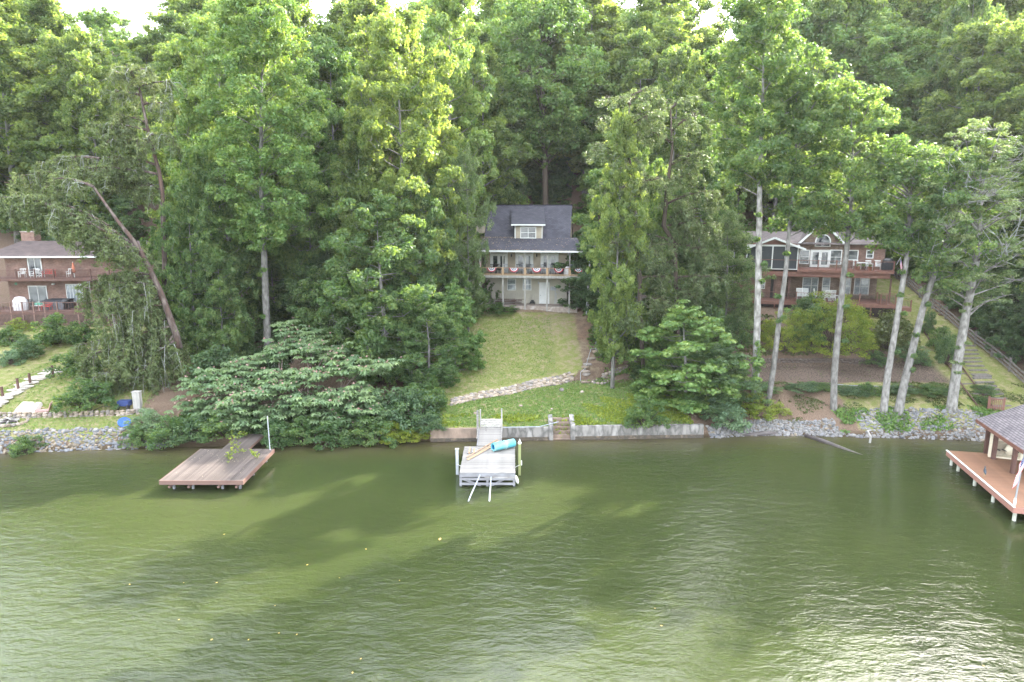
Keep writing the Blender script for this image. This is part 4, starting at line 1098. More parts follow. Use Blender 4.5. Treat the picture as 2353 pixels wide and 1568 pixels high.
MB().lathe((0, 0, 0), [(.3, 0), (.32, .3), (.26, .7), (.1, .9), (0, .92)], 12, 1.1, .8).build('cloth_cover', WHITC, t, True)
# flag at the left porch post
def us_flag(name, label, cat, loc, rz, L, H, droop, staff=None, group=None):
    t = thing(name, label, cat, loc, rz, group); n = 22
    def P(a, h):   # a along the fly 0..1, h down the hoist 0..1
        x = L * a * (1 - droop) ; z = -H * h - L * a * droop * .9; y = .06 * math.sin(a * 9 + h * 2) * (a + .2)
        return (x, y, z)
    for s in range(13):
        g = MB()
        for k in range(n):
            a0, a1 = k / n, (k + 1) / n
            if s < 7 and a1 <= .405: continue
            g.quad(P(a0, s / 13), P(a0, (s + 1) / 13), P(a1, (s + 1) / 13), P(a1, s / 13))
        g.build('red_stripe' if s % 2 == 0 else 'white_stripe', REDC if s % 2 == 0 else WHITC, t)
    g = MB()
    for k in range(9): g.quad(P(k / n, 0), P(k / n, 7 / 13), P((k + 1) / n, 7 / 13), P((k + 1) / n, 0))
    cn = g.build('canton', BLUEC, t); g = MB()
    for i in range(9):
        for k in range(6 if i % 2 == 0 else 5):
            a = (.03 + (k + (.5 if i % 2 else 0)) * .062); h = (i + .8) / 9.6 * 7 / 13; p = P(a, h); r = H * .02
            for sg in (-1, 1): g.poly([(p[0] + q[0], p[1] + sg * .012, p[2] + q[2]) for q in star((0, 0), r, 0)])
    tag(g.build('stars', WHITC, cn), kind='stuff')
    if staff: MB().tube(staff, .018, 6).build('staff', WHITE, t)
    return t
us_flag('flag', 'small american flag hanging at the left corner post of the gray house deck', 'flag', GH.world(.0, -.25, RZ + 1.15), GH.r, 1.2, .7, .86, [(0, 0, .15), (-.02, .0, -.5), (-.05, .15, -.9)])

# lamp pole right of the house
p = GH.world(GH.pt(zh(1835, 1330), -.2)[0], -.2, 0); zt_, zb_ = GH.pt(zh(1860, 690), -.2)[1] + 7, 6.6
t = thing('lamp_pole', 'white pole with a small flood lamp at the right corner of the deck', 'lamp pole', (p.x, p.y, zb_))
MB().tube([(0, 0, -.3), (.12, 0, (zt_ - zb_) * .5), (.30, 0, zt_ - zb_)], [.065, .055, .05], 8).build('pole', WHITE, t)
MB().lathe((.5, 0, zt_ - zb_), [(0, -.05), (.2, -.02), (.24, .05), (.1, .12), (0, .13)], 10, 1.4, .8).build('lamp_head', WHITE, t)
# lumber pile, ladders and climbers at the basement wall
X, Zq = GH.pt(zh(935, 1260), 1.7)
t = local_thing('lumber_pile', 'heap of brown scrap lumber and lattice in front of the basement wall', 'lumber', GH, X, 1.6, .13)
rd = random.Random(8)
for k in range(26):
    M_ = REDD if k % 3 else GREYW; x = -1.5 + rd.random() * .8; z = .05 + .02 * k
    MB().bar((x, rd.uniform(-.3, .3), z), (x + rd.uniform(1.7, 2.6), rd.uniform(-.3, .3), z + rd.uniform(-.05, .05)), .09, .03).build('board', M_, t)
t2 = MB()
for k in range(9): t2.bar((-.9 + k * .22, .42, .1), (-.8 + k * .22, .5, 1.0 + .1 * (k % 3)), .03, .03)
t2.build('pickets', GREYW, t)
X = GH.pt(zh(1215, 1210), 2.0)[0]
t = local_thing('push_mower', 'small dark push mower parked by the basement wall', 'mower', GH, X, 1.9, .13)
MB().box(-.22, -.2, .12, .22, .2, .3).lathe((0, 0, .3), [(.14, 0), (.14, .15), (0, .16)], 8).build('deck', BLK, t)
for sx in (-.25, .25):
    for sy in (-.2, .2): MB().tube([(sx - .02, sy, .1), (sx + .02, sy, .1)], .1, 10).build('wheel', BLK, t)
MB().tube([(-.18, .2, .25), (-.18, .5, .95), (.18, .5, .95), (.18, .2, .25)], .015, 5).build('handle', GREYW, t)
for i, (q, h, nm) in enumerate(((690, 2.6, 'tallest'), (740, 2.3, 'middle'), (825, 1.5, 'lowest'))):
    X = GH.pt(zh(q, 1250), 2.1)[0]
    t = local_thing('climbing_rose', '%s of three thin dark climbing shrubs against the basement wall' % nm, 'shrub', GH, X, 2.0, .05, 0, 'climbing shrubs on the basement wall')
    rng = np.random.default_rng(100 + i); C = [(.12 * math.sin(z * 3 + i) + .1 * rng.normal(), .05 * rng.normal(), z) for z in np.arange(.15, h, .10)]
    V, F, Tn = leaves(rng, C, [.17] * len(C), 28, .11)
    link('foliage', np_mesh('foliage', V, F, LM['dark'], Tn), t)
    MB().tube([(0, 0, -.1), (.1 * math.sin(i), 0, h * .5), (.1, .05, h)], [.02, .015, .008], 4).build('stem', BARK_D, t)
# ------------------------------------------------------------------ the brown house on the right
def line(ax, ay, az, bx, by, bz): return Vector((bx - ax, by - ay, bz - az))
pL = at_z(1714.6, 616.4, 11.0); pR = at_z(2054, 624, 11.0)
rotb = math.atan2(pR.y - pL.y, pR.x - pL.x)
BH = Frame(pL.x, pL.y, 0.0, rotb); BW = (pR - pL).length
bh = thing('brick_lake_house', 'brown brick and stone lake house with two red decks behind the tall pale trunks', 'house', BH.o, BH.r)
UZ = 11.0; LY = -1.6; W2 = 3.2                      # upper floor level; lower deck stands further out; wall plane
LZ = BH.pt(zr(1300, 965), LY)[1]
bxR = BH.pt(zr(1760, 600), W2)[0]
LX0 = BH.pt(zr(600, 945), LY)[0] - 1.0; LX1 = BH.pt(zr(2085, 990), LY)[0]
slab(bh, 'basement_wall', .2, W2, 5.5, bxR, 11, UZ - .3, STONEV)
slab(bh, 'upper_wall', .2, W2 + .004, UZ + .02, bxR + .5, 11, UZ + 2.75, BRICK)
slab(bh, 'wing_wall', -.6, .9, 5.2, 4.0, W2 - .01, UZ - .75, BRICK)
# screened porch
porch = slab(bh, 'porch_floor', 0, .0, UZ - .1, 5.0, W2 - .01, UZ + .02, REDW)
pz = UZ + 2.35
px1 = BH.pt(zr(968, 500), .05)[0]; px0 = .0
for q in [BH.pt(zr(k, 500), .05)[0] for k in (464, 715, 842, 965)]:
    slab(bh, 'porch_post', q - .06, 0, UZ + .02, q + .06, .12, pz - .002, WHITE)
slab(bh, 'porch_beam', px0 - .1, -.01, pz, px1 + .1, .14, pz + .17, WHITE)
slab(bh, 'sill_beam', px0 - .05, -.02, UZ - .06, px1 + .05, .10, UZ + .015, WHITE)
slab(bh, 'screen', px0, .05, UZ + .02, px1, .07, pz - .01, mat('insect_screen', (.035, .04, .045), rough=.6))
slab(bh, 'porch_rail', px0, -.03, UZ + .93, px1, .0, UZ + .98, REDW)
pk = BH.pt(zr(740, 322), -.3); g0 = BH.pt(zr(455, 428), -.3); g1 = BH.pt(zr(1045, 438), -.3)
gp = MB(); gp.poly([(px0 - .1, .0, pz + .172), (px1 + .1, .0, pz + .172), (pk[0], .0, pk[1] - .12)]); gp.build('porch_gable', REDW, bh)
for a, c in ((g0, pk), (pk, g1)):
    MB().bar((a[0], -.34, a[1] - .06), (c[0], -.34, c[1] - .06), .05, .2).build('fascia', WHITE, bh)
yb = 6.5
roofpoly(bh, 'porch_roof', [(g0[0], -.3, g0[1] + .05), (pk[0], -.3, pk[1] + .05), (pk[0], yb, pk[1] + .05), (g0[0], yb, g0[1] + .05)], SHINGB)
roofpoly(bh, 'porch_roof', [(pk[0], -.3, pk[1] + .05), (g1[0], -.3, g1[1] + .05), (g1[0], yb, g1[1] + .05), (pk[0], yb, pk[1] + .05)], SHINGB)
# main gable with the arched window
c_ = BH.pt(zr(1218, 168), W2 - .5); lf = BH.pt(zr(958, 398), W2 - .5); rt = (2 * c_[0] - lf[0], lf[1])
gy = W2 - .15
MB().poly([(lf[0] + .15, gy, UZ + 2.4), (rt[0] - .15, gy, UZ + 2.4), (rt[0] - .15, gy, rt[1]), (c_[0], gy, c_[1] - .15), (lf[0] + .15, gy, lf[1])]).build('stone_gable', STONEV, bh)
slab(bh, 'stone_front', lf[0] + .15, gy - .002, UZ + .02, rt[0] - .15, W2, UZ + 2.42, STONEV)
for a, c in ((lf, c_), (c_, rt)):
    MB().bar((a[0], gy - .38, a[1]), (c[0], gy - .38, c[1]), .05, .22).build('fascia', WHITE, bh)
roofpoly(bh, 'gable_roof', [(lf[0] - .1, gy - .35, lf[1] + .05), (c_[0], gy - .35, c_[1] + .14), (c_[0], 12, c_[1] + .14), (lf[0] - .1, 12, lf[1] + .05)], SHINGB)
roofpoly(bh, 'gable_roof', [(c_[0], gy - .35, c_[1] + .14), (rt[0] + .1, gy - .35, rt[1] + .05), (rt[0] + .1, 12, rt[1] + .05), (c_[0], 12, c_[1] + .14)], SHINGB)
# long low main roof behind both gables
rzm = BH.pt(zr(640, 262), 7.5)[1]
roofpoly(bh, 'main_roof', [(-.5, W2 - .6, UZ + 2.6), (bxR + 1.0, W2 - .6, UZ + 2.6), (bxR + 1.0, 7.5, rzm), (-.5, 7.5, rzm)], SHINGB)
roofpoly(bh, 'main_roof', [(-.5, 7.5, rzm - .002), (bxR + 1.0, 7.5, rzm - .002), (bxR + 1.0, 12, UZ + 2.6), (-.5, 12, UZ + 2.6)], SHINGB)
# arched window
r = BH.rect(zr, 1140, 290, 1285, 415, gy); xm, ra = (r[0] + r[2]) / 2, (r[2] - r[0]) / 2; zc = r[3] - ra
g = MB(); n = 16
for k in range(n):
    a0, a1 = math.pi * k / n, math.pi * (k + 1) / n
    for (R0, R1, y) in ((ra - .11, ra, gy - .10),):
        g.quad((xm + R0 * math.cos(a0), y, zc + R0 * math.sin(a0)), (xm + R1 * math.cos(a0), y, zc + R1 * math.sin(a0)), (xm + R1 * math.cos(a1), y, zc + R1 * math.sin(a1)), (xm + R0 * math.cos(a1), y, zc + R0 * math.sin(a1)))
        g.quad((xm + R1 * math.cos(a0), y, zc + R1 * math.sin(a0)), (xm + R1 * math.cos(a0), gy, zc + R1 * math.sin(a0)), (xm + R1 * math.cos(a1), gy, zc + R1 * math.sin(a1)), (xm + R1 * math.cos(a1), y, zc + R1 * math.sin(a1)))
g.box(r[0], gy - .10, r[1], r[0] + .11, gy, zc).box(r[2] - .11, gy - .10, r[1], r[2], gy, zc).box(r[0] + .11, gy - .10, r[1], r[2] - .11, gy, r[1] + .1)
aw = g.build('arched_window', WHITE, bh)
MB().poly([(xm + (ra - .08) * math.cos(math.pi * k / 16), gy - .03, zc + (ra - .08) * math.sin(math.pi * k / 16)) for k in range(17)] + [(r[0] + .08, gy - .03, r[1] + .08), (r[2] - .08, gy - .03, r[1] + .08)]).build('pane', GLASS, aw)
for q0, q1 in ((982, 1072), (1285, 1388)):
    r = BH.rect(zr, q0, 443, q1, 612, gy); window(bh, r[0], UZ + .35, r[2], r[3], gy, 1, 2, .09)
r = BH.rect(zr, 1092, 443, 1272, 628, gy); french(bh, r[0], UZ + .03, r[2], r[3], gy)
r = BH.rect(zr, 1640, 445, 1706, 530, W2); window(bh, r[0], r[1], r[2], r[3], W2, 1, 2, .09)
r = BH.rect(zr, 1455, 445, 1555, 548, W2); window(bh, r[0], r[1], r[2], r[3], W2, 1, 1, .09)
r = BH.rect(zr, 596, 740, 640, 828, .9); window(bh, r[0], r[1], r[2], r[3], .9, 1, 2, .07)
slab(bh, 'doorway_shade', BH.pt(zr(700, 750), .9)[0], .86, LZ, BH.pt(zr(745, 750), .9)[0], .899, UZ - .8, SHADE)  # flat panel on the wall, the doorway's inner shade painted as its colour
# upper deck
slab(bh, 'upper_rim', px1, -.16, UZ - .26, BW, -.10, UZ - .001, REDW)
slab(bh, 'upper_beam', .0, .05, UZ - .78, BW - .25, .17, UZ - .26, REDW)
slab(bh, 'upper_rim', BW - .02, -.09, UZ - .26, BW + .04, W2 + 1, UZ - .001, REDW)
for k in range(23): slab(bh, 'deck_board', px1 + .02, -.09 + k * .145, UZ - .035, BW - .03, -.09 + k * .145 + .137, UZ, REDW)
slab(bh, 'soffit', .1, .2, UZ - .30, BW - .1, W2 - .02, UZ - .28, REDD)
def baluster_rail(parent, a, c, z0, h, posts, m=None, y_cap=True, step=.12):
    m = m or REDW; a, c = Vector(a), Vector(c); L = (c - a).length; d = (c - a).normalized()
    MB().bar((a.x, a.y, z0 + h), (c.x, c.y, z0 + h), .09, .035).build('hand_rail', m, parent)
    MB().bar((a.x, a.y, z0 + .10), (c.x, c.y, z0 + .10), .04, .04).build('bottom_rail', m, parent)
    g = MB(); n = int(L / step)
    for k in range(1, n): p = a + d * (L * k / n); g.box(p.x - .011, p.y - .011, z0 + .12, p.x + .011, p.y + .011, z0 + h - .02)
    tag(g.build('balusters', BLK if m is REDW else m, parent), kind='stuff')
    for t in posts:
        p = a + d * (L * t); MB().box(p.x - .055, p.y - .056, z0 - .15, p.x + .055, p.y + .056, z0 + h + .07).box(p.x - .07, p.y - .07, z0 + h + .072, p.x + .07, p.y + .07, z0 + h + .10).build('rail_post', m, parent)
RH = .93
ub = [BH.pt(zr(k, 600), -.05)[0] for k in (968, 1165, 1345, 1530, 1717, 1914)]
baluster_rail(bh, (px1 + .1, -.03, 0), (BW, -.03, 0), UZ, RH, [(q - px1 - .1) / (BW - px1 - .1) for q in ub[0:5]] + [.995])
baluster_rail(bh, (BW - .03, .05, 0), (BW - .03, W2 + .8, 0), UZ, RH, [.98])
# lower deck
slab(bh, 'lower_rim', LX0, LY - .06, LZ - .36, LX1 - 1.4, LY, LZ, REDW)
slab(bh, 'lower_rim', LX1 - 1.38, LY - .10, LZ - .62, LX1, LY - .04, LZ - .26, REDW)
for k in range(33): slab(bh, 'deck_board', LX0 + .01, LY + .003 + k * .145, LZ - .035, LX1 - 1.4, LY + k * .145 + .14, LZ - .001, REDW)
slab(bh, 'lower_landing', LX1 - 1.38, LY - .03, LZ - .62, LX1, LY + 1.6, LZ - .28, REDW)
lp = [BH.pt(zr(k, 930), LY)[0] for k in (946, 1160, 1570, 1778, 1836)]
Lr = LX1 - 1.45 - LX0
baluster_rail(bh, (LX0 + .02, LY + .02, 0), (LX1 - 1.42, LY + .02, 0), LZ, RH, [(q - LX0) / Lr for q in lp] + [.008, .995])
baluster_rail(bh, (LX1 - 2.9, LY + 1.4, 0), (LX1 - 1.0, LY + 1.4, 0), LZ, RH + .05, [.0, .62])
baluster_rail(bh, (LX1 - 1.3, LY + .0, 0), (LX1 - .03, LY + .0, 0), LZ - .28, RH - .2, [.97])
# lattice skirt
la = MB(); zb0 = LZ - 1.75
n = int(Lr / .16)
for k in range(-12, n + 1):
    for sg in (1, -1):
        x0 = LX0 + k * .16; H_ = 1.35
        a = Vector((x0 if sg > 0 else x0 + H_, LY + .10 + .01 * sg, zb0)); c = Vector((x0 + H_ if sg > 0 else x0, LY + .10 + .01 * sg, zb0 + H_))
        if c.x < LX0 or a.x < LX0 or max(a.x, c.x) > LX1 - 1.4: continue
        la.bar(a, c, .008, .028, (0, 1, 0))
tag(la.build('lattice_skirt', REDD, bh), kind='stuff')
slab(bh, 'crawl_space_shade', LX0 + .1, LY + .5, zb0 - 1.0, LX1 - 1.5, LY + .55, LZ - .4, SHADE)  # thin near-black sheet painting the shade under the deck behind the lattice
for q in [LX0 + .1 + Lr * k / 6 for k in range(7)]: slab(bh, 'deck_post', q - .06, LY + .02, zb0 - 1.5, q + .06, LY + .09, LZ - .362, REDW)
for k in (1880, 880, 735):
    q = BH.pt(zr(k, 760), .3)[0]; slab(bh, 'porch_column', q - .07, .22, LZ, q + .07, .36, UZ - .785, REDD)
for k, w_ in ((1015, 80), (1098, 60), (1210, 65), (1430, 50), (1525, 48), (1580, 80)):
    r = BH.rect(zr, k, 715, k + w_, 862, W2); window(bh, r[0], LZ + .35, r[2], r[3], W2, 1, 2, .07, glass=CURT)
# furniture of the decks
RG = 'white slatted rocking chairs on the lower deck of the brown house'
wr = chair('white slatted rocking chair, left one of the pair beside the ivy trunk', WHITE, RG, 1.25, 7, True, 'rocking_chair', 'rocking chair', .6)
lx = lambda X, Y, ly: BH.pt(zr(X, Y), ly)[0]
move(wr, BH, lx(982, 850, 0.3), .0, LZ, .1)
for X, ly, rz, lab in ((1042, 0., -.05, 'white slatted rocking chair, right one of the left hand pair'), (1158, .3, 1.2, 'white rocking chair turned sideways in the middle of the lower deck'), (1262, -.4, 3.2, 'white rocking chair seen from behind, left of the pair by the rail'),
                       (1308, -.4, 3.1, 'white rocking chair seen from behind, right of the pair by the rail'), (1240, 1.3, 0, 'white slatted rocking chair furthest back under the upper deck')):
    clone(wr, BH, lx(X, 850, ly), ly, LZ, rz, lab, RG)
t = local_thing('side_table', 'small white slatted table behind the scarred trunk on the lower deck', 'table', BH, lx(1345, 870, .3), .4, LZ)
MB().box(-.3, -.3, .5, .3, .3, .54).build('tabletop', WHITE, t)
for sx in (-.26, .26):
    for sy in (-.26, .26): MB().box(sx - .02, sy - .02, 0, sx + .02, sy + .02, .5).build('leg', WHITE, t)
UG = 'white lattice backed chairs on the upper deck'
wc = chair('white patio chair with a red cushion on the upper deck', WHITE, UG, .9, 6); move(wc, BH, lx(1665, 600, .9), .9, UZ, .1)
clone(wc, BH, lx(1745, 600, 1.2), 1.2, UZ, -.2, 'white patio chair beside the black grill on the upper deck', UG)
clone(wc, BH, lx(1545, 600, 1.0), 1.0, UZ, .3, 'white patio chair left of the patio table on the upper deck', UG)
g_ = local_thing('kettle_grill', 'large black covered barbecue at the right end of the upper deck', 'grill', BH, lx(1848, 600, .9), .9, UZ)
MB().box(-.5, -.3, .05, .5, .3, .85).build('cart', BLKC, g_); MB().lathe((0, 0, .85), [(.42, 0), (.42, .18), (.3, .36), (0, .42)], 14, 1.25, .8).build('lid', BLK, g_, True)
TERRA = mat('terracotta', (.32, .13, .08), rough=.8)
for i, (X, z0, fr, ly, lab) in enumerate(((1552, UZ, BH, .35, 'terracotta pot of pink flowers, left of three by the upper rail'), (1615, UZ, BH, .4, 'wide half barrel planter between the flower pots'), (1678, UZ, BH, .35, 'terracotta pot of pink flowers, right of three by the upper rail'),
        (927, LZ, BH, -1.35, 'small red planter box at the left of the lower rail'), (1140, LZ, BH, -1.35, 'small red planter box at the middle of the lower rail'), (1545, LZ, BH, -1.35, 'small red planter box right of the scarred trunk'))):
    xx = lx(X, 600 if z0 == UZ else 900, ly); t = local_thing('flower_pot' if i != 1 else 'barrel_planter', lab, 'planter', BH, xx, ly, z0, 0, 'planters on the decks of the brown house')
    if z0 == UZ:
        MB().lathe((0, 0, 0), [(.0, 0), (.15, 0), (.22, .34), (.24, .34), (.24, .40), (.2, .40), (.0, .36)], 12).build('pot', TERRA if i != 1 else REDD, t)
        rng = np.random.default_rng(i); V, F, Tn = leaves(rng, [(.1 * rng.normal(), .1 * rng.normal(), .5 + .1 * rng.random()) for _ in range(12)], [.14] * 12, 12, .09)
        link('plant', np_mesh('plant', V, F, LM['bright'], Tn), t)
        if i != 1:
            V, F, Tn = leaves(rng, [(.14 * rng.normal(), .14 * rng.normal(), .62) for _ in range(9)], [.08] * 9, 10, .07); link('flowers', np_mesh('flowers', V, F, LM['pink'], Tn), t)
    else:
        MB().box(-.16, -.13, 0, .16, .13, .34).build('planter_box', REDW, t); MB().box(-.18, -.15, .34, .18, .15, .37).build('rim', REDW, t)
tb = local_thing('patio_table', 'white patio table between the chairs on the upper deck', 'table', BH, lx(1600, 600, 1.3), 1.5, UZ)
MB().lathe((0, 0, .7), [(0, 0), (.5, 0), (.5, .03), (0, .03)], 14).build('tabletop', WHITE, tb)
for a in range(4): MB().tube([(.4 * math.cos(a * 1.57), .4 * math.sin(a * 1.57), 0), (.3 * math.cos(a * 1.57), .3 * math.sin(a * 1.57), .7)], .02, 5).build('leg', WHITE, tb)
us_flag('flag', 'small american flag on a slanted staff at the right corner of the upper deck', 'flag', BH.world(BW + .45, -.2, UZ + 1.4), BH.r, 1.3, .75, .80, [(0, 0, .1), (-.3, .1, -.7)])
# grey outbuilding seen between the shrubs
q = on(1622, 628); GB = Frame(x_at(1606, 80, 11), 80, 0, R(-8))
t = thing('garden_shed', 'pale gray outbuilding half hidden by shrubs left of the brown house', 'shed', GB.o, GB.r)
GREYS = mat('gray_siding', (.40, .41, .42), rough=.7)
slab(t, 'wall', 0, 0, 7.8, 4.0, 3.5, 13.0, GREYS); roofpoly(t, 'roof', [(-.2, -.3, 13.0), (4.2, -.3, 13.0), (4.2, 1.8, 14.0), (-.2, 1.8, 14.0)], SHINGB)
window(t, 2.6, 10.4, 3.4, 11.6, 0, 1, 2)

# ------------------------------------------------------------------ the brick house on the left
LH = Frame(x_at(14, 74, 9), 74.0, 0.0, R(2))
lh = thing('red_brick_house', 'two storey red brick house with long red railed decks behind the shaggy pines', 'house', LH.o, LH.r)
F1 = 6.75; F2 = LH.pt(zl(500, 865), -2.2)[1]; EV = LH.pt(zl(300, 545), -1.0)[1]
xr = 20.0
slab(lh, 'lower_wall', LH.pt(zl(125, 1000))[0], 0, 4.5, xr, 9, F2 - .05, BRICK)
slab(lh, 'upper_wall', LH.pt(zl(70, 650))[0], .004, F2 - .045, xr + .3, 9, EV - .1, BRICK)
for rr_, nx_ in (((388, 562, 620, 812), 2),):
    r = LH.rect(zl, *rr_); window(lh, r[0], F2 + .05, r[2], r[3], 0, nx_, 1, .10, name='sliding_door')
r = LH.rect(zl, 400, 968, 697, 1190); window(lh, r[0], F1 + .05, r[2], r[3], 0, 2, 1, .09, name='sliding_door')
r = LH.rect(zl, 940, 944, 1200, 1150); window(lh, r[0], F1 + .5, r[2], r[3], 0, 5, 1, .07, name='ribbon_window', glass=CURT)
slab(lh, 'gutter', -1.6, -1.15, EV - .16, xr + 1, -1.02, EV, WHITE)
slab(lh, 'soffit', -1.5, -1.0, EV - .12, xr + .9, .0, EV - .08, WHITE)
rzl = LH.pt(zl(400, 325), 4.0)[1]; rx0 = LH.pt(zl(300, 330), 4.0)[0]
roofpoly(lh, 'roof', [(-1.6, -1.0, EV), (xr + 1, -1.0, EV), (xr - 3, 4.2, rzl), (rx0, 4.2, rzl)], SHINGR)
roofpoly(lh, 'roof', [(-1.6, 10, EV), (-1.6, -1.0, EV), (rx0, 4.2, rzl)], SHINGR)
roofpoly(lh, 'rear_roof', [(xr + 1, 10, EV), (-1.6, 10, EV), (rx0, 4.202, rzl), (xr - 3, 4.202, rzl)], SHINGR)
r = LH.rect(zl, 292, 200, 500, 335, 5.0); ch = slab(lh, 'chimney', r[0], 5.0, r[1] - 1, r[2], 6.2, r[3], BRICK); slab(lh, 'chimney_cap', r[0] - .06, 4.94, r[3] - .001, r[2] + .06, 6.26, r[3] + .1, CONC)
DU, DL = -2.2, -4.0
slab(lh, 'upper_deck', -5, DU, F2 - .28, xr, -.01, F2, REDD)
slab(lh, 'lower_deck', -5, DL, F1 - .28, xr, -.012, F1, REDD)
baluster_rail(lh, (-5, DU + .04, 0), (xr, DU + .04, 0), F2, .9, [k / 13 for k in range(14)], REDD, step=.14)
FADE = mat('faded_red_wood', (.18, .11, .09), (.14, .085, .072), scale=3, rough=.8)
lp = [LH.pt(zl(k, 1300), DL)[0] for k in (150, 320, 480, 640, 820)]
baluster_rail(lh, (-5, DL + .04, 0), (xr, DL + .04, 0), F1, .95, [(q + 5) / (xr + 5) for q in lp] + [(lp[-1] + 2.1 * k + 5) / (xr + 5) for k in range(1, 6)], FADE, step=.28)
la = MB(); k0 = -5
while k0 < xr: la.box(k0, DL + .02, F1 - 2.3, k0 + .035, DL + .035, F1 - .29); k0 += .13
for k in range(16): la.box(-5, DL + .002, F1 - 2.3 + k * .13, xr, DL + .015, F1 - 2.265 + k * .13)
tag(la.build('lattice_skirt', FADE, lh), kind='stuff')
for q in lp + [lp[0] - 2.1, lp[0] - 4.2] + [lp[-1] + 2.1 * k for k in range(1, 6)]: slab(lh, 'deck_post', q - .07, DL - .04, F1 - 3.2, q + .07, DL + .0, F1 - .285, FADE)
slab(lh, 'crawl_space_shade', -4.9, DL + .6, F1 - 3.2, xr - .1, DL + .65, F1 - .3, SHADE)  # dark sheet behind the lattice, under-deck shade put into its colour
X, Zq = LH.pt(zl(780, 940)); MB().lathe((X, -.2, Zq - .1), [(0, 0), (.16, .02), (.17, .14), (0, .22)], 10).build('wall_lamp', WHITE, lh)
X, Zq = LH.pt(zl(232, 940)); MB().poly([(X + .17 * math.cos(a * math.pi / 3), -.04, Zq + .17 * math.sin(a * math.pi / 3)) for a in range(6)]).build('green_wall_plaque', mat('green_paint', (.10, .25, .16), rough=.5), lh)
lx = lambda X, Y, ly: LH.pt(zl(X, Y), ly)[0]
BG2 = 'chairs on the decks of the brick house'
wc2 = chair('white bar height chair at the left of the upper brick house deck', WHITE, BG2, .8, 4); move(wc2, LH, lx(318, 780, -1.2), -1.2, F2, .3)
clone(wc2, LH, lx(490, 780, -1.3), -1.3, F2, .0, 'white chair in front of the left half of the upper sliding door', BG2)
clone(wc2, LH, lx(560, 720, -1.0), -.9, F2, 3.1, 'white high backed chair before the right half of the upper sliding door', BG2)
clone(wc2, LH, lx(1010, 780, -1.3), -1.3, F2, .2, 'white chair half hidden by the hanging pine sprays', BG2)
rc = chair('red bench chair right of the upper sliding door', RED, BG2, .6, 6, wide=1.1); move(rc, LH, lx(700, 760, -1), -1.0, F2, 0)
bc = chair('black high backed chair beside the white covered grill', BLK, BG2, 1.0, 6); move(bc, LH, lx(390, 1180, -2.5), -2.4, F1, 0)
clone(bc, LH, lx(670, 1150, -2.2), -2.2, F1, .4, 'black chair before the lower sliding door', BG2)
rc2 = clone(rc, LH, lx(650, 1250, -3), -3.0, F1, 0, 'red bench chair on the lower deck under the green umbrella', BG2)
t = local_thing('covered_grill', 'big light gray covered grill on the lower brick house deck', 'grill', LH, lx(290, 1200, -2.8), -2.8, F1)
MB().lathe((0, 0, 0), [(.72, 0), (.80, .5), (.72, 1.05), (.45, 1.38), (0, 1.45)], 16, 1.0, .6).build('cloth_cover', mat('grey_cover', (.52, .50, .51), rough=.8), t, True)
t = local_thing('garden_umbrella', 'small closed green umbrella lying over the lower deck rail', 'umbrella', LH, lx(560, 1220, -3.4), -3.5, F1 + .75)
MB().lathe((0, 0, 0), [(.5, -.05), (.35, .12), (0, .22)], 8, 1, .6).build('canopy', mat('green_canvas', (.08, .27, .19), rough=.7), t); MB().tube([(0, 0, -.7), (0, 0, .25)], .02, 6).build('pole', WHITE, t)
t = local_thing('hot_tub', 'dark covered hot tub against the lower brick wall', 'hot tub', LH, lx(800, 1200, -2), -1.6, F1)
MB().box(-1.1, -.9, 0, 1.1, .9, .85).build('cabinet', mat('tub_panel', (.10, .10, .11), rough=.6), t); MB().box(-1.15, -.95, .85, 1.15, .95, .97).build('cover', BLKC, t)
t = local_thing('grill_hood', 'black kettle grill right of the hot tub', 'grill', LH, lx(940, 1180, -2.6), -2.6, F1)
MB().lathe((0, 0, .6), [(0, 0), (.35, .12), (.4, .3), (.3, .5), (0, .58)], 14).build('kettle', BLK, t, True)
for a in range(3): MB().tube([(.35 * math.cos(a * 2.1), .35 * math.sin(a * 2.1), 0), (.15 * math.cos(a * 2.1), .15 * math.sin(a * 2.1), .7)], .02, 5).build('leg', BLK, t)
t = local_thing('closed_umbrella', 'furled red brown patio umbrella standing behind the pine sprays', 'umbrella', LH, lx(1058, 760, -1.5), -1.5, F2)
MB().lathe((0, 0, .5), [(.05, 0), (.18, .15), (.16, .5), (.05, 1.1), (0, 1.15)], 10).build('canopy', mat('rust_canvas', (.42, .15, .09), rough=.8), t); MB().tube([(0, 0, 0), (0, 0, 1.7)], .025, 6).build('pole', WHITE, t)
# ------------------------------------------------------------------ white dock
DOCKW = mat('bleached_planks', (.26, .245, .23), (.17, .16, .15), scale=3.0, rough=.8, bump=.3, bscale=14, stretch=(.25, 2.5, 1), c3=(.36, .345, .33), each=.16)
DOCKB = mat('weathered_beam', (.26, .26, .28), (.15, .145, .15), scale=4, rough=.85, bump=.5, bscale=12, stretch=(.3, 1, 1))
PVC = mat('pvc_pipe', (.27, .29, .31), (.22, .24, .26), rough=.4)
wx0, wx1, wy0, wy1, wz = -3.32, .20, 40.7, 45.55, .93
wd = thing('white_dock', 'bleached white wooden dock with a gangway in the middle of the shore', 'dock', (wx0, wy0, 0))
rd = random.Random(2); L = wx1 - wx0; D = wy1 - wy0
n = 34; pm = [MB().box(0, 0, -.035, L, D / n - .014, 0).mesh('plank', DOCKW) for _ in range(1)][0]
for k in range(n):
    o = link('plank', pm, wd, (rd.uniform(-.015, .015), k * D / n, wz + rd.uniform(-.003, .004))); o.rotation_euler = (0, rd.uniform(-.001, .001), rd.uniform(-.002, .002))
for y in (-.03, D - .03): MB().box(.0, y, wz - .30, L, y + .06, wz - .045).build('rim_beam', DOCKB, wd)
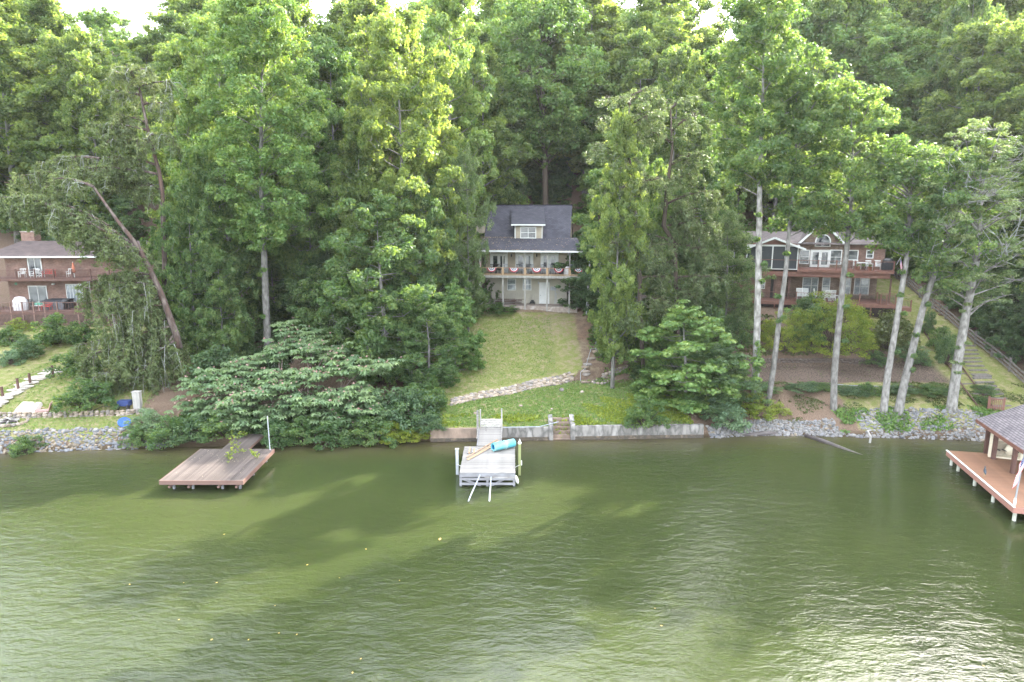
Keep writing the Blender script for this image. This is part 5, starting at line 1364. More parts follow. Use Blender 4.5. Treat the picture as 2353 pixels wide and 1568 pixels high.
for x in (0, L - .06): MB().box(x, .03, wz - .30, x + .06, D - .03, wz - .045).build('side_beam', DOCKB, wd)
MB().box(L * .45, -.045, wz - .36, L - .02, -.031, wz - .27).build('face_board', DOCKW, wd)
for x in (.07, L / 2, L - .07):
    for y in (.1, D / 2, D - .1): MB().box(x - .07, y - .07, -1.6, x + .07, y + .07, wz - .045).build('post', DOCKB, wd)
for z in (.44, .12): MB().box(.0, -.06, z, L, .02, z + .14).build('cross_beam', DOCKB, wd)
MB().bar((.1, .10, .50), (1.35, .10, .02), .04, .13).build('diagonal_brace', DOCKB, wd); MB().bar((L - .6, .10, .50), (L - 1.5, .10, .02), .04, .13).build('diagonal_brace', DOCKB, wd)
# gangway
ga = at_z(1100, 1027, wz); gb = at_z(1154, 1027, wz); gx0, gx1 = -2.42, -.78
gw = thing('gangway', 'white plank gangway leading from the seawall down to the white dock', 'gangway', (gx0, wy1, 0))
GL = 49.35 - wy1; n2 = 26; pm2 = MB().box(0, 0, -.03, gx1 - gx0, GL / n2 - .008, 0).mesh('plank', DOCKW)
for k in range(n2): link('plank', pm2, gw, (rd.uniform(-.01, .01), .02 + k * GL / n2, wz + .05 + .012 * k / n2 + rd.uniform(-.002, .003)))
for x in (-.05, gx1 - gx0): MB().box(x, .02, wz - .12, x + .05, GL, wz + .12).build('stringer', DOCKB, gw)
for x in (-.1, gx1 - gx0 + .03): MB().bar((x, GL * .3, wz + .16), (x, GL + .15, wz + .2), .06, .06).build('curb_rail', DOCKW, gw)
for x, y0, z0, z1, w_ in ((-.16, GL - .25, .35, 2.45, .16), (.02, GL + .4, .9, 2.35, .10), (gx1 - gx0, GL + .3, .9, 2.45, .11)):
    MB().box(x - w_ / 2, y0 - w_ / 2, z0, x + w_ / 2, y0 + w_ / 2, z1).build('rail_post', DOCKW if w_ > .12 else GREYW, gw)
for k, (w_, c_) in enumerate(((1.0, DOCKW),)): pass
MB().tube([(.42, GL - .1, wz + .09), (.5, GL - .4, wz + .11), (.46, GL - .62, wz + .09), (.52, GL - .7, wz + .09)], .012, 5).build('hook', BLK, gw)
# log steps
ls = thing('log_steps', 'weathered timber steps at the head of the white gangway', 'steps', (gx0, 49.4, .9))
for k in range(5): MB().box(.05, .05 + k * .26, -.1, 1.6, .05 + k * .26 + .245, .05 + k * .09).build('timber', GREYW if k % 2 else REDD if False else GREYW, ls, bevel=.02)
for u, v, s, nm in ((1131, 960, .42, 'larger'), (1124, 966, .3, 'second'), (1149, 964, .2, 'smallest rounded')):
    p = on(u, v); p = at_y(u, v, 50.95)
    o = MB().lathe((0, 0, 0), [(0, -.05), (s * .8, -.03), (s, .03), (s * .75, .08), (0, .10)], 7, 1.25, .75).build('flat_stone', mat('tan_flagstone', (.50, .37, .25), (.38, .27, .18), rough=.85), None, loc=(p.x, 50.9, gz(p.x, 50.9) + .03))
    o.rotation_euler = (0, .1, s * 7); tag(o, '%s tan flat stone at the top of the timber steps' % nm, 'stone', 'flat stones at the timber steps')
# rolled mat
TEAL = mat('teal_foam', (.04, .27, .36), (.09, .31, .35), scale=1.5, rough=.65, c3=(.20, .36, .34)); TEALD = mat('blue_foam', (.01, .16, .36), rough=.7)
a = at_z(1139, 1037, wz); c = at_z(1180, 1026, wz); a = Vector((a.x, 44.4, wz)); a.x = x_at(1133, 44.4, 1.2); c = Vector((x_at(1177, 45.1, 1.2), 45.25, wz))
c.x = a.x + 1.42; c.y = a.y + .92
d = (c - a); LL = d.length; rz = math.atan2(d.y, d.x); rr = .31
mt = thing('rolled_float_mat', 'big rolled up turquoise foam float mat lying on the white dock', 'float mat', (a.x, a.y, wz + rr + .03), rz)
def spiral(r0, r1, turns, L0, L1):
    g = MB(); n = int(26 * turns); pr = None
    for k in range(n + 1):
        t = k / n; r_ = r1 + (r0 - r1) * t; an = -1.2 + turns * 6.283 * t
        q = [(L0, r_ * math.cos(an), r_ * math.sin(an)), (L1, r_ * math.cos(an), r_ * math.sin(an)), (L0, (r_ - .028) * math.cos(an), (r_ - .028) * math.sin(an)), (L1, (r_ - .028) * math.cos(an), (r_ - .028) * math.sin(an))]
        if pr:
            g.quad(pr[0], q[0], q[1], pr[1]); g.quad(pr[2], pr[3], q[3], q[2]); g.quad(pr[0], pr[2], q[2], q[0]); g.quad(pr[1], q[1], q[3], pr[3])
        pr = q
    return g
spiral(.21, rr, 3, 0, LL).build('foam_sheet', TEAL, mt)
MB().tube([(.05, 0, 0), (LL - .04, 0, 0)], .205, 18, False).build('inner_layer', TEALD, mt)
for x in (LL * .55, LL * .57): MB().tube([(x, (rr + .006) * math.cos(k * .349), (rr + .006) * math.sin(k * .349)) for k in range(19)], .008, 4, False).build('strap', mat('pale_strap', (.5, .7, .72)), mt)
# long boards and a stack of offcuts
for k, (u0, v0, u1, v1) in enumerate(((1073, 1056, 1146, 1008), (1072, 1052, 1143, 1006), (1075, 1057, 1148, 1011))):
    p0 = at_z(u0, v0, wz + .06); p1 = at_z(u1, v1 + 5, wz + .10)
    o = MB().bar((0, 0, 0), p1 - p0, .075, .035).build('long_board', FRESH, None, loc=p0 + Vector((0, 0, .03 * (k == 1))))
    tag(o, ['front one of three long new boards lying across dock and gangway', 'uppermost of three long new boards lying across dock and gangway', 'rear one of three long new boards lying across dock and gangway'][k], 'board', 'new boards on the white dock')
t = thing('offcut_stack', 'small stack of short wooden offcuts at the left back corner of the white dock', 'lumber', (wx0 + .62, 44.55, wz + .03))
for k in range(7): MB().box(-.35 + k * .105, -.45 - .1 * (k < 2), .0, -.35 + k * .105 + .085, .42 + (.12 if k == 1 else 0), .06 + .05 * (k % 2)).build('offcut', FRESH if k % 3 == 1 else DOCKW, t)
# pilings, pipes, fender
for (u, v0, v1, nm, mtl, capm, r_) in ((1051, 1090, 1033, 'pale square steel piling left of the white dock', GREYP, GREYW, .09), (1194, 1092, 1020, 'yellow green piling with a white pointed cap right of the white dock', mat('algae_post', (.24, .25, .10), (.18, .20, .09), scale=3, rough=.8), WHITE, .085)):
    p = at_z(u, v0, 0); zt_ = at_y(u, v1, p.y).z
    t = thing('mooring_pile', nm, 'piling', (p.x, p.y, 0)); MB().box(-r_, -r_, -1.5, r_, r_, zt_).build('pile', mtl, t)
    if capm is WHITE: MB().lathe((0, 0, zt_), [(.11, 0), (.12, .08), (.04, .22), (.03, .32), (0, .33)], 10).build('cap', WHITE, t); MB().box(r_, -.06, .7, r_ + .07, .06, 1.0).build('bracket', WHITE, t)
    else: MB().box(-.13, -.13, zt_, .13, .13, zt_ + .05).build('cap', capm, t)
    MB().tube([(0, -.12, .75), (-.3 if capm is WHITE else .3, -.15, .6), (-.62 if capm is WHITE else .62, -.1, .72)], .015, 5).build('mooring_rope', WHITC, t)
for k, (u0, v0, u1, v1, lab) in enumerate(((1103, 1092, 1074, 1158, 'left one of two pale pipes slanting from the white dock into the water'), (1128.5, 1096, 1124, 1158, 'right one of two pale pipes slanting from the white dock into the water'))):
    p0 = at_y(u0, v0, wy0 - .06); p1 = at_z(u1, v1, -.1)
    o = MB().tube([p0, p0.lerp(p1, .72) + Vector((0, 0, .06)), p1], .045, 8).build('ramp_pipe', PVC, None); tag(o, lab, 'pipe', 'pale pipes at the white dock')
f = at_z(1188.5, 1094, .3); t = thing('dock_fender', 'white bottle shaped fender hanging off the right side of the white dock', 'fender', (wx1 + .18, wy0 + .2, .12)); t.rotation_euler = (0, -.35, 0)
MB().lathe((0, 0, 0), [(0, -.05), (.03, 0), (.10, .10), (.12, .35), (.10, .5), (.03, .58), (.02, .75), (0, .76)], 12).build('buoy', WHITE, t, True)
MB().tube([(0, 0, .7), (-.0, 0, 1.2)], .012, 4).build('rope', WHITC, t)

# ------------------------------------------------------------------ brown dock
BDK = mat('brown_planks', (.052, .041, .037), (.082, .067, .062), scale=2.2, rough=.6, bump=.3, bscale=14, stretch=(3, .22, 1), c3=(.05, .037, .035), spec=.35, each=.28)
BDF = mat('rose_brown_fascia', (.155, .092, .076), (.13, .078, .066), scale=2, rough=.6)
p0 = at_z(366.5, 1105, .78); p1 = at_z(556, 1106, .78); p2 = at_z(623.6, 1033, .78); p3 = at_z(457, 1030.5, .78)
bd = thing('brown_dock', 'square reddish brown plank dock below the mimosa tree', 'dock', (p0.x, p0.y, 0)); W_ = p1.x - p0.x; D_ = (p2.y + p3.y) / 2 - p0.y; zt_ = .78
n = 37; pm = MB().box(0, .04, -.035, W_ / n - .018, D_, 0).mesh('plank', BDK)
for k in range(n): link('plank', pm, bd, (k * W_ / n, rd.uniform(-.01, .01), zt_ + rd.uniform(-.003, .003)))
MB().box(-.04, .0, zt_ - .27, W_ + .04, .038, zt_ + .0).build('fascia', BDF, bd); MB().box(W_ + .002, .04, zt_ - .27, W_ + .04, D_, zt_ - .001).build('fascia', BDF, bd); MB().box(-.04, .04, zt_ - .27, -.002, D_, zt_ - .001).build('fascia', BDF, bd)
for x in (.55, 1.75, 3.6, 4.7):
    MB().bar((x, -.02, zt_ - .42), (x, D_ - .2, zt_ - .42), .12, .12).build('joist', BDF, bd)
    for y in (.6, 2.8, 5.2): MB().box(x - .06, y - .06, -1.6, x + .06, y + .06, zt_ - .28).build('post', DOCKB, bd)
gp = at_z(507, 1031, .78); bg_ = thing('brown_gangway', 'short brown plank walkway between the brown dock and the bank', 'gangway', (gp.x + .1, p2.y + .02, 0))
n = 14; pm = MB().box(0, 0, -.035, .12, 3.3, 0).mesh('plank', BDK)
for k in range(n): link('plank', pm, bg_, (k * .13, .0, zt_ - .02))
for x in (0, 1.78): MB().box(x, 0, zt_ - .22, x + .04, 3.3, zt_ - .056).build('stringer', BDF, bg_)
q = MB().tube([(p2.x - .06, p2.y - .1, zt_), (p2.x - .08, p2.y - .1, at_y(617, 956, p2.y).z)], .035, 6).build('dock_pole', GREYP, None); tag(q, 'thin gray metal pole at the right back corner of the brown dock', 'pole')
rng = np.random.default_rng(44); C = []; g = MB()
for (u0, v0, u1, v1) in ((535, 985, 530, 1062), (530, 1010, 560, 1040), (540, 1040, 520, 1052), (545, 1000, 570, 1000), (575, 1035, 592, 1050)):
    a = at_z(u0, v0, 1.2); c = at_z(u1, v1, zt_ + .12); g.tube([a, a.lerp(c, .5) + Vector((0, 0, .2)), c], .012, 4)
    for k in range(20): C.append(tuple(a.lerp(c, k / 19) + Vector((0, 0, .05)) + Vector(rng.normal(size=3) * .10)))
br = thing('fallen_branch', 'yellow green leafy vine hanging over the back of the brown dock', 'branch', (0, 0, 0)); g.build('stem', BARK_D, br)
V, F, Tn = leaves(rng, C, [.09] * len(C), 7, .11); link('leaves', np_mesh('leaves', V, F, LM['yellow'], Tn), br)
# fallen leaves on it
g = MB()
for k in range(45):
    x, y, s = rd.uniform(.3, W_ - .2), D_ * rd.random() ** .6, rd.uniform(.02, .045); g.quad((x - s, y, zt_ + .008), (x, y - s, zt_ + .02), (x + s, y, zt_ + .008), (x, y + s, zt_ + .015))
tag(g.build('leaf_litter', mat('pale_dry_leaf', (.45, .38, .28)), bd), kind='stuff')

# ------------------------------------------------------------------ boat house and deck on the right
OR = mat('orange_brown_deck', (.20, .10, .058), (.17, .088, .053), scale=.9, rough=.7, bump=.1, c3=(.23, .122, .074), each=.06)
ORF = mat('rosy_fascia', (.32, .16, .125), (.27, .135, .105), rough=.6)
a = at_z(2176.4, 1035.3, .95); c = at_z(2330.7, 1165.4, .95)
ey = (a - c).normalized(); DLn = (a - c).length; rot = math.atan2(-ey.x, ey.y)
DKf = Frame(c.x, c.y, 0, rot); dk = thing('boathouse_deck', 'orange brown boathouse deck on white posts at the right edge', 'dock', DKf.o, DKf.r)
n = 62; pm = MB().box(.0, 0, -.03, 10, DLn / n - .006, 0).mesh('deck_board', OR)
for k in range(n): link('deck_board', pm, dk, (.0, k * DLn / n, .95 + rd.uniform(-.001, .001)))
MB().box(-.05, -.05, .60, -.002, DLn, .93).build('fascia', ORF, dk); MB().box(.0, -.05, .60, 10, -.002, .93).build('fascia', ORF, dk); MB().box(0, DLn + .002, .6, 10, DLn + .05, .93).build('fascia', ORF, dk)
MB().box(-.075, -.06, .932, .03, DLn + .03, .985).build('white_edge_strip', WHITE, dk)
for y in (.35, 2.9, 5.4, 7.9, 9.0):
    if y < DLn: MB().cyl((.25, y, -1.6), .10, 2.2, 8).build('post', mat('pale_post', (.50, .50, .44), (.35, .35, .28), scale=4, rough=.8), dk)
for y in (.6, 5): MB().cyl((3.5, y, -1.6), .10, 2.2, 8).build('post', DOCKB, dk)
zk = Zc(2600, 1060, 3.135)
bhs = thing('boathouse', 'open sided boathouse with a gray shingled roof at the right edge', 'boathouse', DKf.o, DKf.r)
def dkl(u, v, z): p = at_z(u, v, z) - DKf.o; return p.dot(DKf.e), p.dot(DKf.n)
ev = dkl(*zk(828, 525), 3.15); ef = dkl(*zk(1215, 797), 3.15); ex_ = (ev[0] + ef[0]) / 2; RW = 4.2
roofpoly(bhs, 'roof', [(ex_, ef[1] - .6, 3.15), (ex_ + RW, ef[1] - .6, 3.15 + RW * .44), (ex_ + RW, ev[1], 3.15 + RW * .44), (ex_, ev[1], 3.15)], rowmat('grey_boathouse_shingle', (.13, .115, .125), (.18, .16, .17), (.05, .045, .05), .45, .16, .02, 'roof_x'), .14)
roofpoly(bhs, 'roof', [(ex_ + RW, ef[1] - .6, 3.148 + RW * .44), (ex_ + 2 * RW, ef[1] - .6, 3.15), (ex_ + 2 * RW, ev[1], 3.15), (ex_ + RW, ev[1], 3.148 + RW * .44)], SHINGB, .14)
MB().box(ex_ - .03, ef[1] - .6, 2.90, ex_ + .0, ev[1] + .02, 3.13).build('eave_board', REDW, bhs)
for X, Y in ((900, 840), (970, 895), (1145, 1025)):
    q = dkl(*zk(X, Y), .95); MB().box(q[0] - .11, q[1] - .11, .951, q[0] + .11, q[1] + .11, 3.0).build('post', REDD, bhs)
MB().box(ex_ + 6, ef[1], .951, ex_ + 6.15, ev[1], 3.0).build('rear_wall', REDD, bhs)
MB().box(ex_ + .3, ef[1] - .2, 2.78, ex_ + .5, ev[1] - .2, 3.0).build('beam', REDD, bhs)
# cream pedal boat stood on end under the roof
q = dkl(*zk(1062, 905), .97); pb = thing('pedal_boat', 'cream pedal boat stood on end between the boathouse posts', 'pedal boat', DKf.world(q[0] + .25, q[1] + .3, .97), DKf.r - .15)
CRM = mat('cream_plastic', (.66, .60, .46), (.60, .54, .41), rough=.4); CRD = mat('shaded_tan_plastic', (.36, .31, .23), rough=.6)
h = MB(); Wb, Hb = .98, 2.15
out = [(-Wb, 0), (Wb, 0), (Wb, 1.5), (Wb * .85, 1.95), (Wb * .45, Hb), (-Wb * .45, Hb), (-Wb * .85, 1.95), (-Wb, 1.5)]
inn = [(x * .84, .12 + z * .86) for x, z in out]
for k in range(8):
    j = (k + 1) % 8; a0, a1, b0, b1 = out[k], out[j], inn[k], inn[j]
    h.quad((a0[0], 0, a0[1]), (a1[0], 0, a1[1]), (b1[0], -.02, b1[1]), (b0[0], -.02, b0[1])); h.quad((a0[0], 0, a0[1]), (a0[0] * .9, .45, a0[1]), (a1[0] * .9, .45, a1[1]), (a1[0], 0, a1[1]))
    h.quad((b0[0], -.02, b0[1]), (b1[0], -.02, b1[1]), (b1[0] * .95, .28, b1[1]), (b0[0] * .95, .28, b0[1]))
h.poly([(x * .9, .45, z) for x, z in reversed(out)])
h.build('hull', CRM, pb)
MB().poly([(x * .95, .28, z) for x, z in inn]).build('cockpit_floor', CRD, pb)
MB().box(-.78, .08, 1.15, .78, .27, 1.5).build('seat', CRM, pb, bevel=.04)
MB().lathe((.22, .10, .62), [(0, -.34), (.2, -.3), (.32, 0), (.2, .3), (0, .34)], 14, 1, .45).build('console', CRM, pb, True)
MB().lathe((.34, -.05, .95), [(0, -.12), (.1, -.08), (.13, 0), (.1, .08), (0, .12)], 10, 1, .4).build('cup_holder', mat('blue_plastic', (.03, .12, .26), rough=.4), pb)
for x in (-.45, -.1, .6): MB().bar((x - .14, .05, .62), (x + .12, .05, .52), .09, .06).build('pedal', BLK, pb)
fp = DKf.world(*dkl(*zk(1165, 1315), .95), .95)
us_flag('dock_flag', 'american flag hanging limp from the deck flagpole', 'flag', (fp.x + .17, fp.y - .03, 4.1), math.pi + .35, 1.9, .95, .72)
t = thing('flagpole', 'pale slanted flagpole at the front corner of the boathouse deck', 'flagpole', fp); MB().tube([(0, 0, 0), (.06, 0, 1.4), (.17, 0, 3.8)], [.045, .04, .03], 8).build('pole', PVC, t); MB().lathe((.005, 0, 0), [(.07, 0), (.07, .35), (.05, .4)], 8).build('base_sleeve', WHITE, t)
# heron on the deck
q = dkl(*zk(890, 1055), .95); hp = DKf.world(q[0], q[1], .955)
hn = thing('heron', 'small blue gray heron standing on the boathouse deck near its edge', 'bird', hp, 1.2)
BLU = mat('slate_feathers', (.045, .06, .075), (.025, .035, .045), scale=8, rough=.8)
b_ = MB().tube([(-.22, 0, .20), (-.12, 0, .24), (0, 0, .32), (.08, 0, .42), (.10, 0, .50), (.09, 0, .56), (.13, 0, .60), (.17, 0, .60)], [.015, .05, .085, .07, .035, .03, .038, .02], 8).build('body', BLU, hn, True)
MB().tube([(.16, 0, .60), (.28, 0, .585)], [.014, .004], 6).build('beak', mat('horn_beak', (.35, .28, .10)), hn)
for y in (-.025, .025): MB().tube([(.0, y, .27), (-.02, y, .13), (.0, y, .012), (.06, y, .008)], .008, 5).build('leg', mat('bird_leg', (.30, .25, .10)), hn)

# ------------------------------------------------------------------ seawall
SW = mat('stained_concrete', (.22, .205, .19), (.10, .095, .088), scale=1.5, rough=.95, bump=.6, bscale=10, c3=(.27, .255, .24), lo=.36, hi=.64, stretch=(1, 1, .42), detail=12)
SWB = mat('rusty_concrete', (.26, .19, .145), (.13, .10, .08), scale=2, rough=.95, bump=.6, bscale=10, stretch=(1, 1, .5), detail=9)
FOOT = mat('wet_footing', (.085, .065, .045), (.045, .038, .03), scale=2.5, rough=.7, bump=.7, bscale=9, c3=(.15, .115, .08), lo=.35, hi=.68, detail=9)
sw = thing('seawall', 'stained concrete seawall along the lower lawn with a flight of steps', 'wall', (0, 0, 0))
def wy(x): return 49.13 + .0455 * (x + 6.1)
def wallseg(name, x0, x1, zt, m, th=.32, z0=-1.2):
    n = max(1, int((x1 - x0) / .9)); g = MB(); rnd = random.Random(int(x0 * 10))
    T = [(x0 + (x1 - x0) * k / n, zt + rnd.uniform(-.02, .02), rnd.uniform(-.015, .015)) for k in range(n + 1)]
    for (xa, za, oa), (xb, zb_, ob) in zip(T[:-1], T[1:]):
        ya, yb_ = wy(xa) + oa, wy(xb) + ob
        g.quad((xa, ya, z0), (xb, yb_, z0), (xb, yb_, .3), (xa, ya, .3)); g.quad((xa, ya, .3), (xb, yb_, .3), (xb, yb_ + .03, zb_), (xa, ya + .03, za)); g.quad((xa, ya + .03, za), (xb, yb_ + .03, zb_), (xb, yb_ + th, zb_), (xa, ya + th, za)); g.quad((xa, ya + th, za), (xb, yb_ + th, zb_), (xb, yb_ + th, z0), (xa, ya + th, z0))
    g.poly([(x0, T[0][0] * 0 + wy(x0), z0), (x0, wy(x0) + .03, zt), (x0, wy(x0) + th, zt), (x0, wy(x0) + th, z0)]); g.poly([(x1, wy(x1), z0), (x1, wy(x1) + th, z0), (x1, wy(x1) + th, zt), (x1, wy(x1) + .03, zt)])
    f_ = MB()
    for (xa, za, oa), (xb, zb_, ob) in zip(T[:-1], T[1:]): f_.quad((xa, wy(xa) - .05, -1.2), (xb, wy(xb) - .05, -1.2), (xb, wy(xb) - .05, .24), (xa, wy(xa) - .05, .24)).quad((xa, wy(xa) - .05, .24), (xb, wy(xb) - .05, .24), (xb, wy(xb) + .05, .30), (xa, wy(xa) + .05, .30))
    f_.build('footing', FOOT, sw)
    return g.build(name, m, sw)
xa_, xb_ = x_at(1275, 49.3, 1), x_at(1311, 49.3, 1)
wallseg('wall_section', -6.15, -2.35, .97, SWB); wallseg('wall_section', -2.34, xa_ - .45, .99, SW); wallseg('wall_section', xb_ + .40, 14.7, 1.02, SW, .4)
for x in (xa_ - .44, xb_ + .05):
    w_ = .34; MB().box(x, wy(x) - .04, -1.2, x + w_, wy(x) + .9, 1.18).poly([(x, wy(x) + .9, 1.18), (x + w_, wy(x) + .9, 1.18), (x + w_, wy(x) + 1.7, 1.5), (x, wy(x) + 1.7, 1.5)]).box(x, wy(x) + .905, .2, x + w_, wy(x) + 1.7, 1.16).build('pier', SW, sw, bevel=.03)
for k in range(6): MB().box(xa_ - .09, wy(xa_) + .1 + k * .27, -1.0 + .001 * k, xb_ + .04, wy(xa_) + .36 + k * .27, .02 + k * .25).build('step', SWB, sw)
q = MB().tube([(gx1 + .12, 49.2, 1.12), (xa_ - 1.2, 49.35, 1.12), (xa_ + .3, 49.6, 1.42)], .035, 6).build('white_pipe', PVC, None); tag(q, 'long pale pipe lying along the top of the seawall', 'pipe')

# ------------------------------------------------------------------ dry stone wall across the lawn, its stones laid in courses
STN = [mat('field_stone_tan', (.27, .215, .16), (.17, .135, .10), scale=4, rough=.9, bump=.6, bscale=12, each=.3), mat('field_stone_grey', (.24, .21, .185), (.14, .125, .115), scale=4, rough=.9, bump=.6, bscale=12, each=.3), mat('field_stone_pale', (.34, .285, .235), (.23, .185, .15), scale=4, rough=.9, bump=.6, bscale=12, each=.3)]
def rock_mesh(seed, mtl, flat=1.0, name='stone', jag=.28):
    rnd = random.Random(seed); g = MB(); pr = [(-.5, .55), (-.25, .95), (.15, 1.0), (.42, .6)]
    g.v.append((0, 0, -.55 * flat))
    n = 7
    for z, r in pr:
        for k in range(n):
            a = 6.283 * (k + rnd.uniform(-.25, .25)) / n; q = r * rnd.uniform(1 - jag, 1.08); g.v.append((q * math.cos(a) * .5, q * math.sin(a) * .5, (z + rnd.uniform(-.08, .08)) * flat))
    g.v.append((rnd.uniform(-.1, .1), rnd.uniform(-.1, .1), .5 * flat))
    for k in range(n): g.f.append((0, 1 + (k + 1) % n, 1 + k)); g.f.append((1 + 3 * n + k, 1 + 3 * n + (k + 1) % n, 1 + 4 * n))
    for i in range(3):
        for k in range(n): q = 1 + i * n; g.f.append((q + k, q + (k + 1) % n, q + n + (k + 1) % n, q + n + k))
    return g.mesh(name, mtl)
RK = [rock_mesh(60 + k, STN[k % 3], 1.0) for k in range(9)]
sp_ = Vector((-5.05, yw(-5.05), 0)); ep_ = Vector((5.35, yw(5.35), 0))
dw = thing('dry_stone_wall', 'long sloping dry stone retaining wall between the two lawns', 'wall', (0, 0, 0))
rd = random.Random(12); n = 34; cnt = 0
for k in range(n):
    t = (k + .5) / n; x = sp_.x + (ep_.x - sp_.x) * t; y = yw(x)
    z0 = gz(x, y - .15); z1 = gz(x, y + .65); hh = max(.4, z1 - z0); nc = 7
    for c in range(nc):
        f = (c + .5) / nc
        o = link('stone', RK[rd.randrange(9)], dw, (x + rd.uniform(-.1, .1) + (.15 if c % 2 else 0), y - .10 + f * .62 + rd.uniform(-.04, .04), z0 + hh * f * .95 + rd.uniform(-.02, .02)))
        o.scale = (rd.uniform(.36, .55), rd.uniform(.26, .36), rd.uniform(.13, .2)); o.rotation_euler = (.35 + rd.uniform(-.15, .15), rd.uniform(-.1, .1), rd.uniform(-.3, .3) + .42); cnt += 1
def stone_row(root, pts, courses, sc, step, tag_=None):
    for (ax, ay), (bx, by) in zip(pts[:-1], pts[1:]):
        L = math.hypot(bx - ax, by - ay); m_ = max(1, int(L / step))
        for k in range(m_):
            for c in range(courses):
                t = (k + .5 + rd.uniform(-.15, .15)) / m_; x, y = ax + (bx - ax) * t, ay + (by - ay) * t
                o = link('stone', RK[rd.randrange(9)], root, (x, y + c * .05, gz(x, y - .1) + .02 + c * sc[2] * .8)); o.scale = tuple(q * rd.uniform(.75, 1.2) for q in sc); o.rotation_euler = (0, 0, rd.uniform(-.3, .3) + math.atan2(by - ay, bx - ax))
a = on(1384, 874); c = on(1445, 852)
rw = thing('low_stone_wall', 'short dark stone retaining wall behind the fire ring', 'wall', (0, 0, 0)); stone_row(rw, [(a.x, a.y + .3), (c.x, c.y + .3)], 4, (.45, .3, .15), .36)
# fire ring by the wall
f = on(1379, 880); fr = thing('fire_ring', 'small ring of pale stones with ashes at the foot of the low stone wall', 'fire pit', (f.x, f.y, gz(f.x, f.y)))
for k in range(13): o = link('stone', RK[(k * 2) % 9], fr, (.72 * math.cos(k * .483), .5 * math.sin(k * .483), .08)); o.scale = (.32, .2, .22); o.rotation_euler = (0, 0, k * .483 + 1.57)
MB().lathe((0, 0, .04), [(0, 0), (.6, 0), (.62, -.1)], 12, 1, .7).build('ash_bed', mat('ash', (.10, .095, .09), (.2, .19, .18), scale=8, rough=1), fr)
# stone steps with a pipe hand rail
ss = thing('stone_steps', 'rough stone steps climbing the slope right of the upper lawn', 'steps', (0, 0, 0))
for k, (X, Y) in enumerate(((430, 640), (432, 540), (415, 495), (430, 450), (455, 405), (495, 330), (575, 235), (600, 200), (630, 150), (650, 100), (690, 60), (700, 20))):
    u, v = (1620 + X / 4.479) * .78433, (980 + Y / 4.479) * .78433; p = on(u, v); o = link('step_stone', RK[k % 9], ss, (p.x, p.y, p.z + .07)); o.scale = (1.0, .5, .26); o.rotation_euler = (0, 0, rd.uniform(-.2, .2))
zs = Zc(1620, 980, 4.479)
pts = [on(*zs(X, Y)) + Vector((0, 0, h_)) for X, Y, h_ in ((362, 625, 0.0), (365, 590, .75), (430, 520, .85), (500, 300, .9), (600, 290, .85))]
pts = [on(*zs(362, 622)), None, None, None]; b0 = pts[0]
yl = b0.y; P_ = [b0, at_y(*zs(363, 498), yl), at_y(*zs(425, 440), yl + 1.2), at_y(*zs(497, 192), yl + 4.2), at_y(*zs(600, 187), yl + 4.6)]
t = thing('pipe_handrail', 'bent gray pipe hand rail beside the stone steps', 'hand rail', (0, 0, 0)); MB().tube(P_, .028, 6).build('rail', PVC, t)
MB().tube([P_[3], (P_[3].x, P_[3].y, gz(P_[3].x, P_[3].y))], .025, 6).build('stanchion', PVC, t); MB().tube([P_[2], (P_[2].x, P_[2].y, gz(P_[2].x, P_[2].y))], .025, 6).build('stanchion', PVC, t)
q0, q1 = on(*zs(560, 135)), None; q = MB().tube([q0, at_y(*zs(575, 62), q0.y)], .03, 6).build('marker_post', PVC, None); tag(q, 'short gray pipe post above the bend of the hand rail', 'post')
# loose rocks on the lawn
for (u, v, s, lab) in ((1291, 899, .42, 'round gray rock on the lawn just below the dry stone wall'), (1337, 903, .30, 'small upright rock left of the fire ring'), (1197, 935, .28, 'pale flat rock in the middle of the lower lawn'), (1268, 942, .22, 'second pale flat rock further right on the lower lawn'), (1092, 952, .3, 'brown rock on the grass left of the gangway posts')):
    p = on(u, v); o = link('lawn_rock', RK[int(u) % 9], None, (p.x, p.y, p.z + s * .2)); o.scale = (s * 1.2, s, s * .8); tag(o, lab, 'rock')

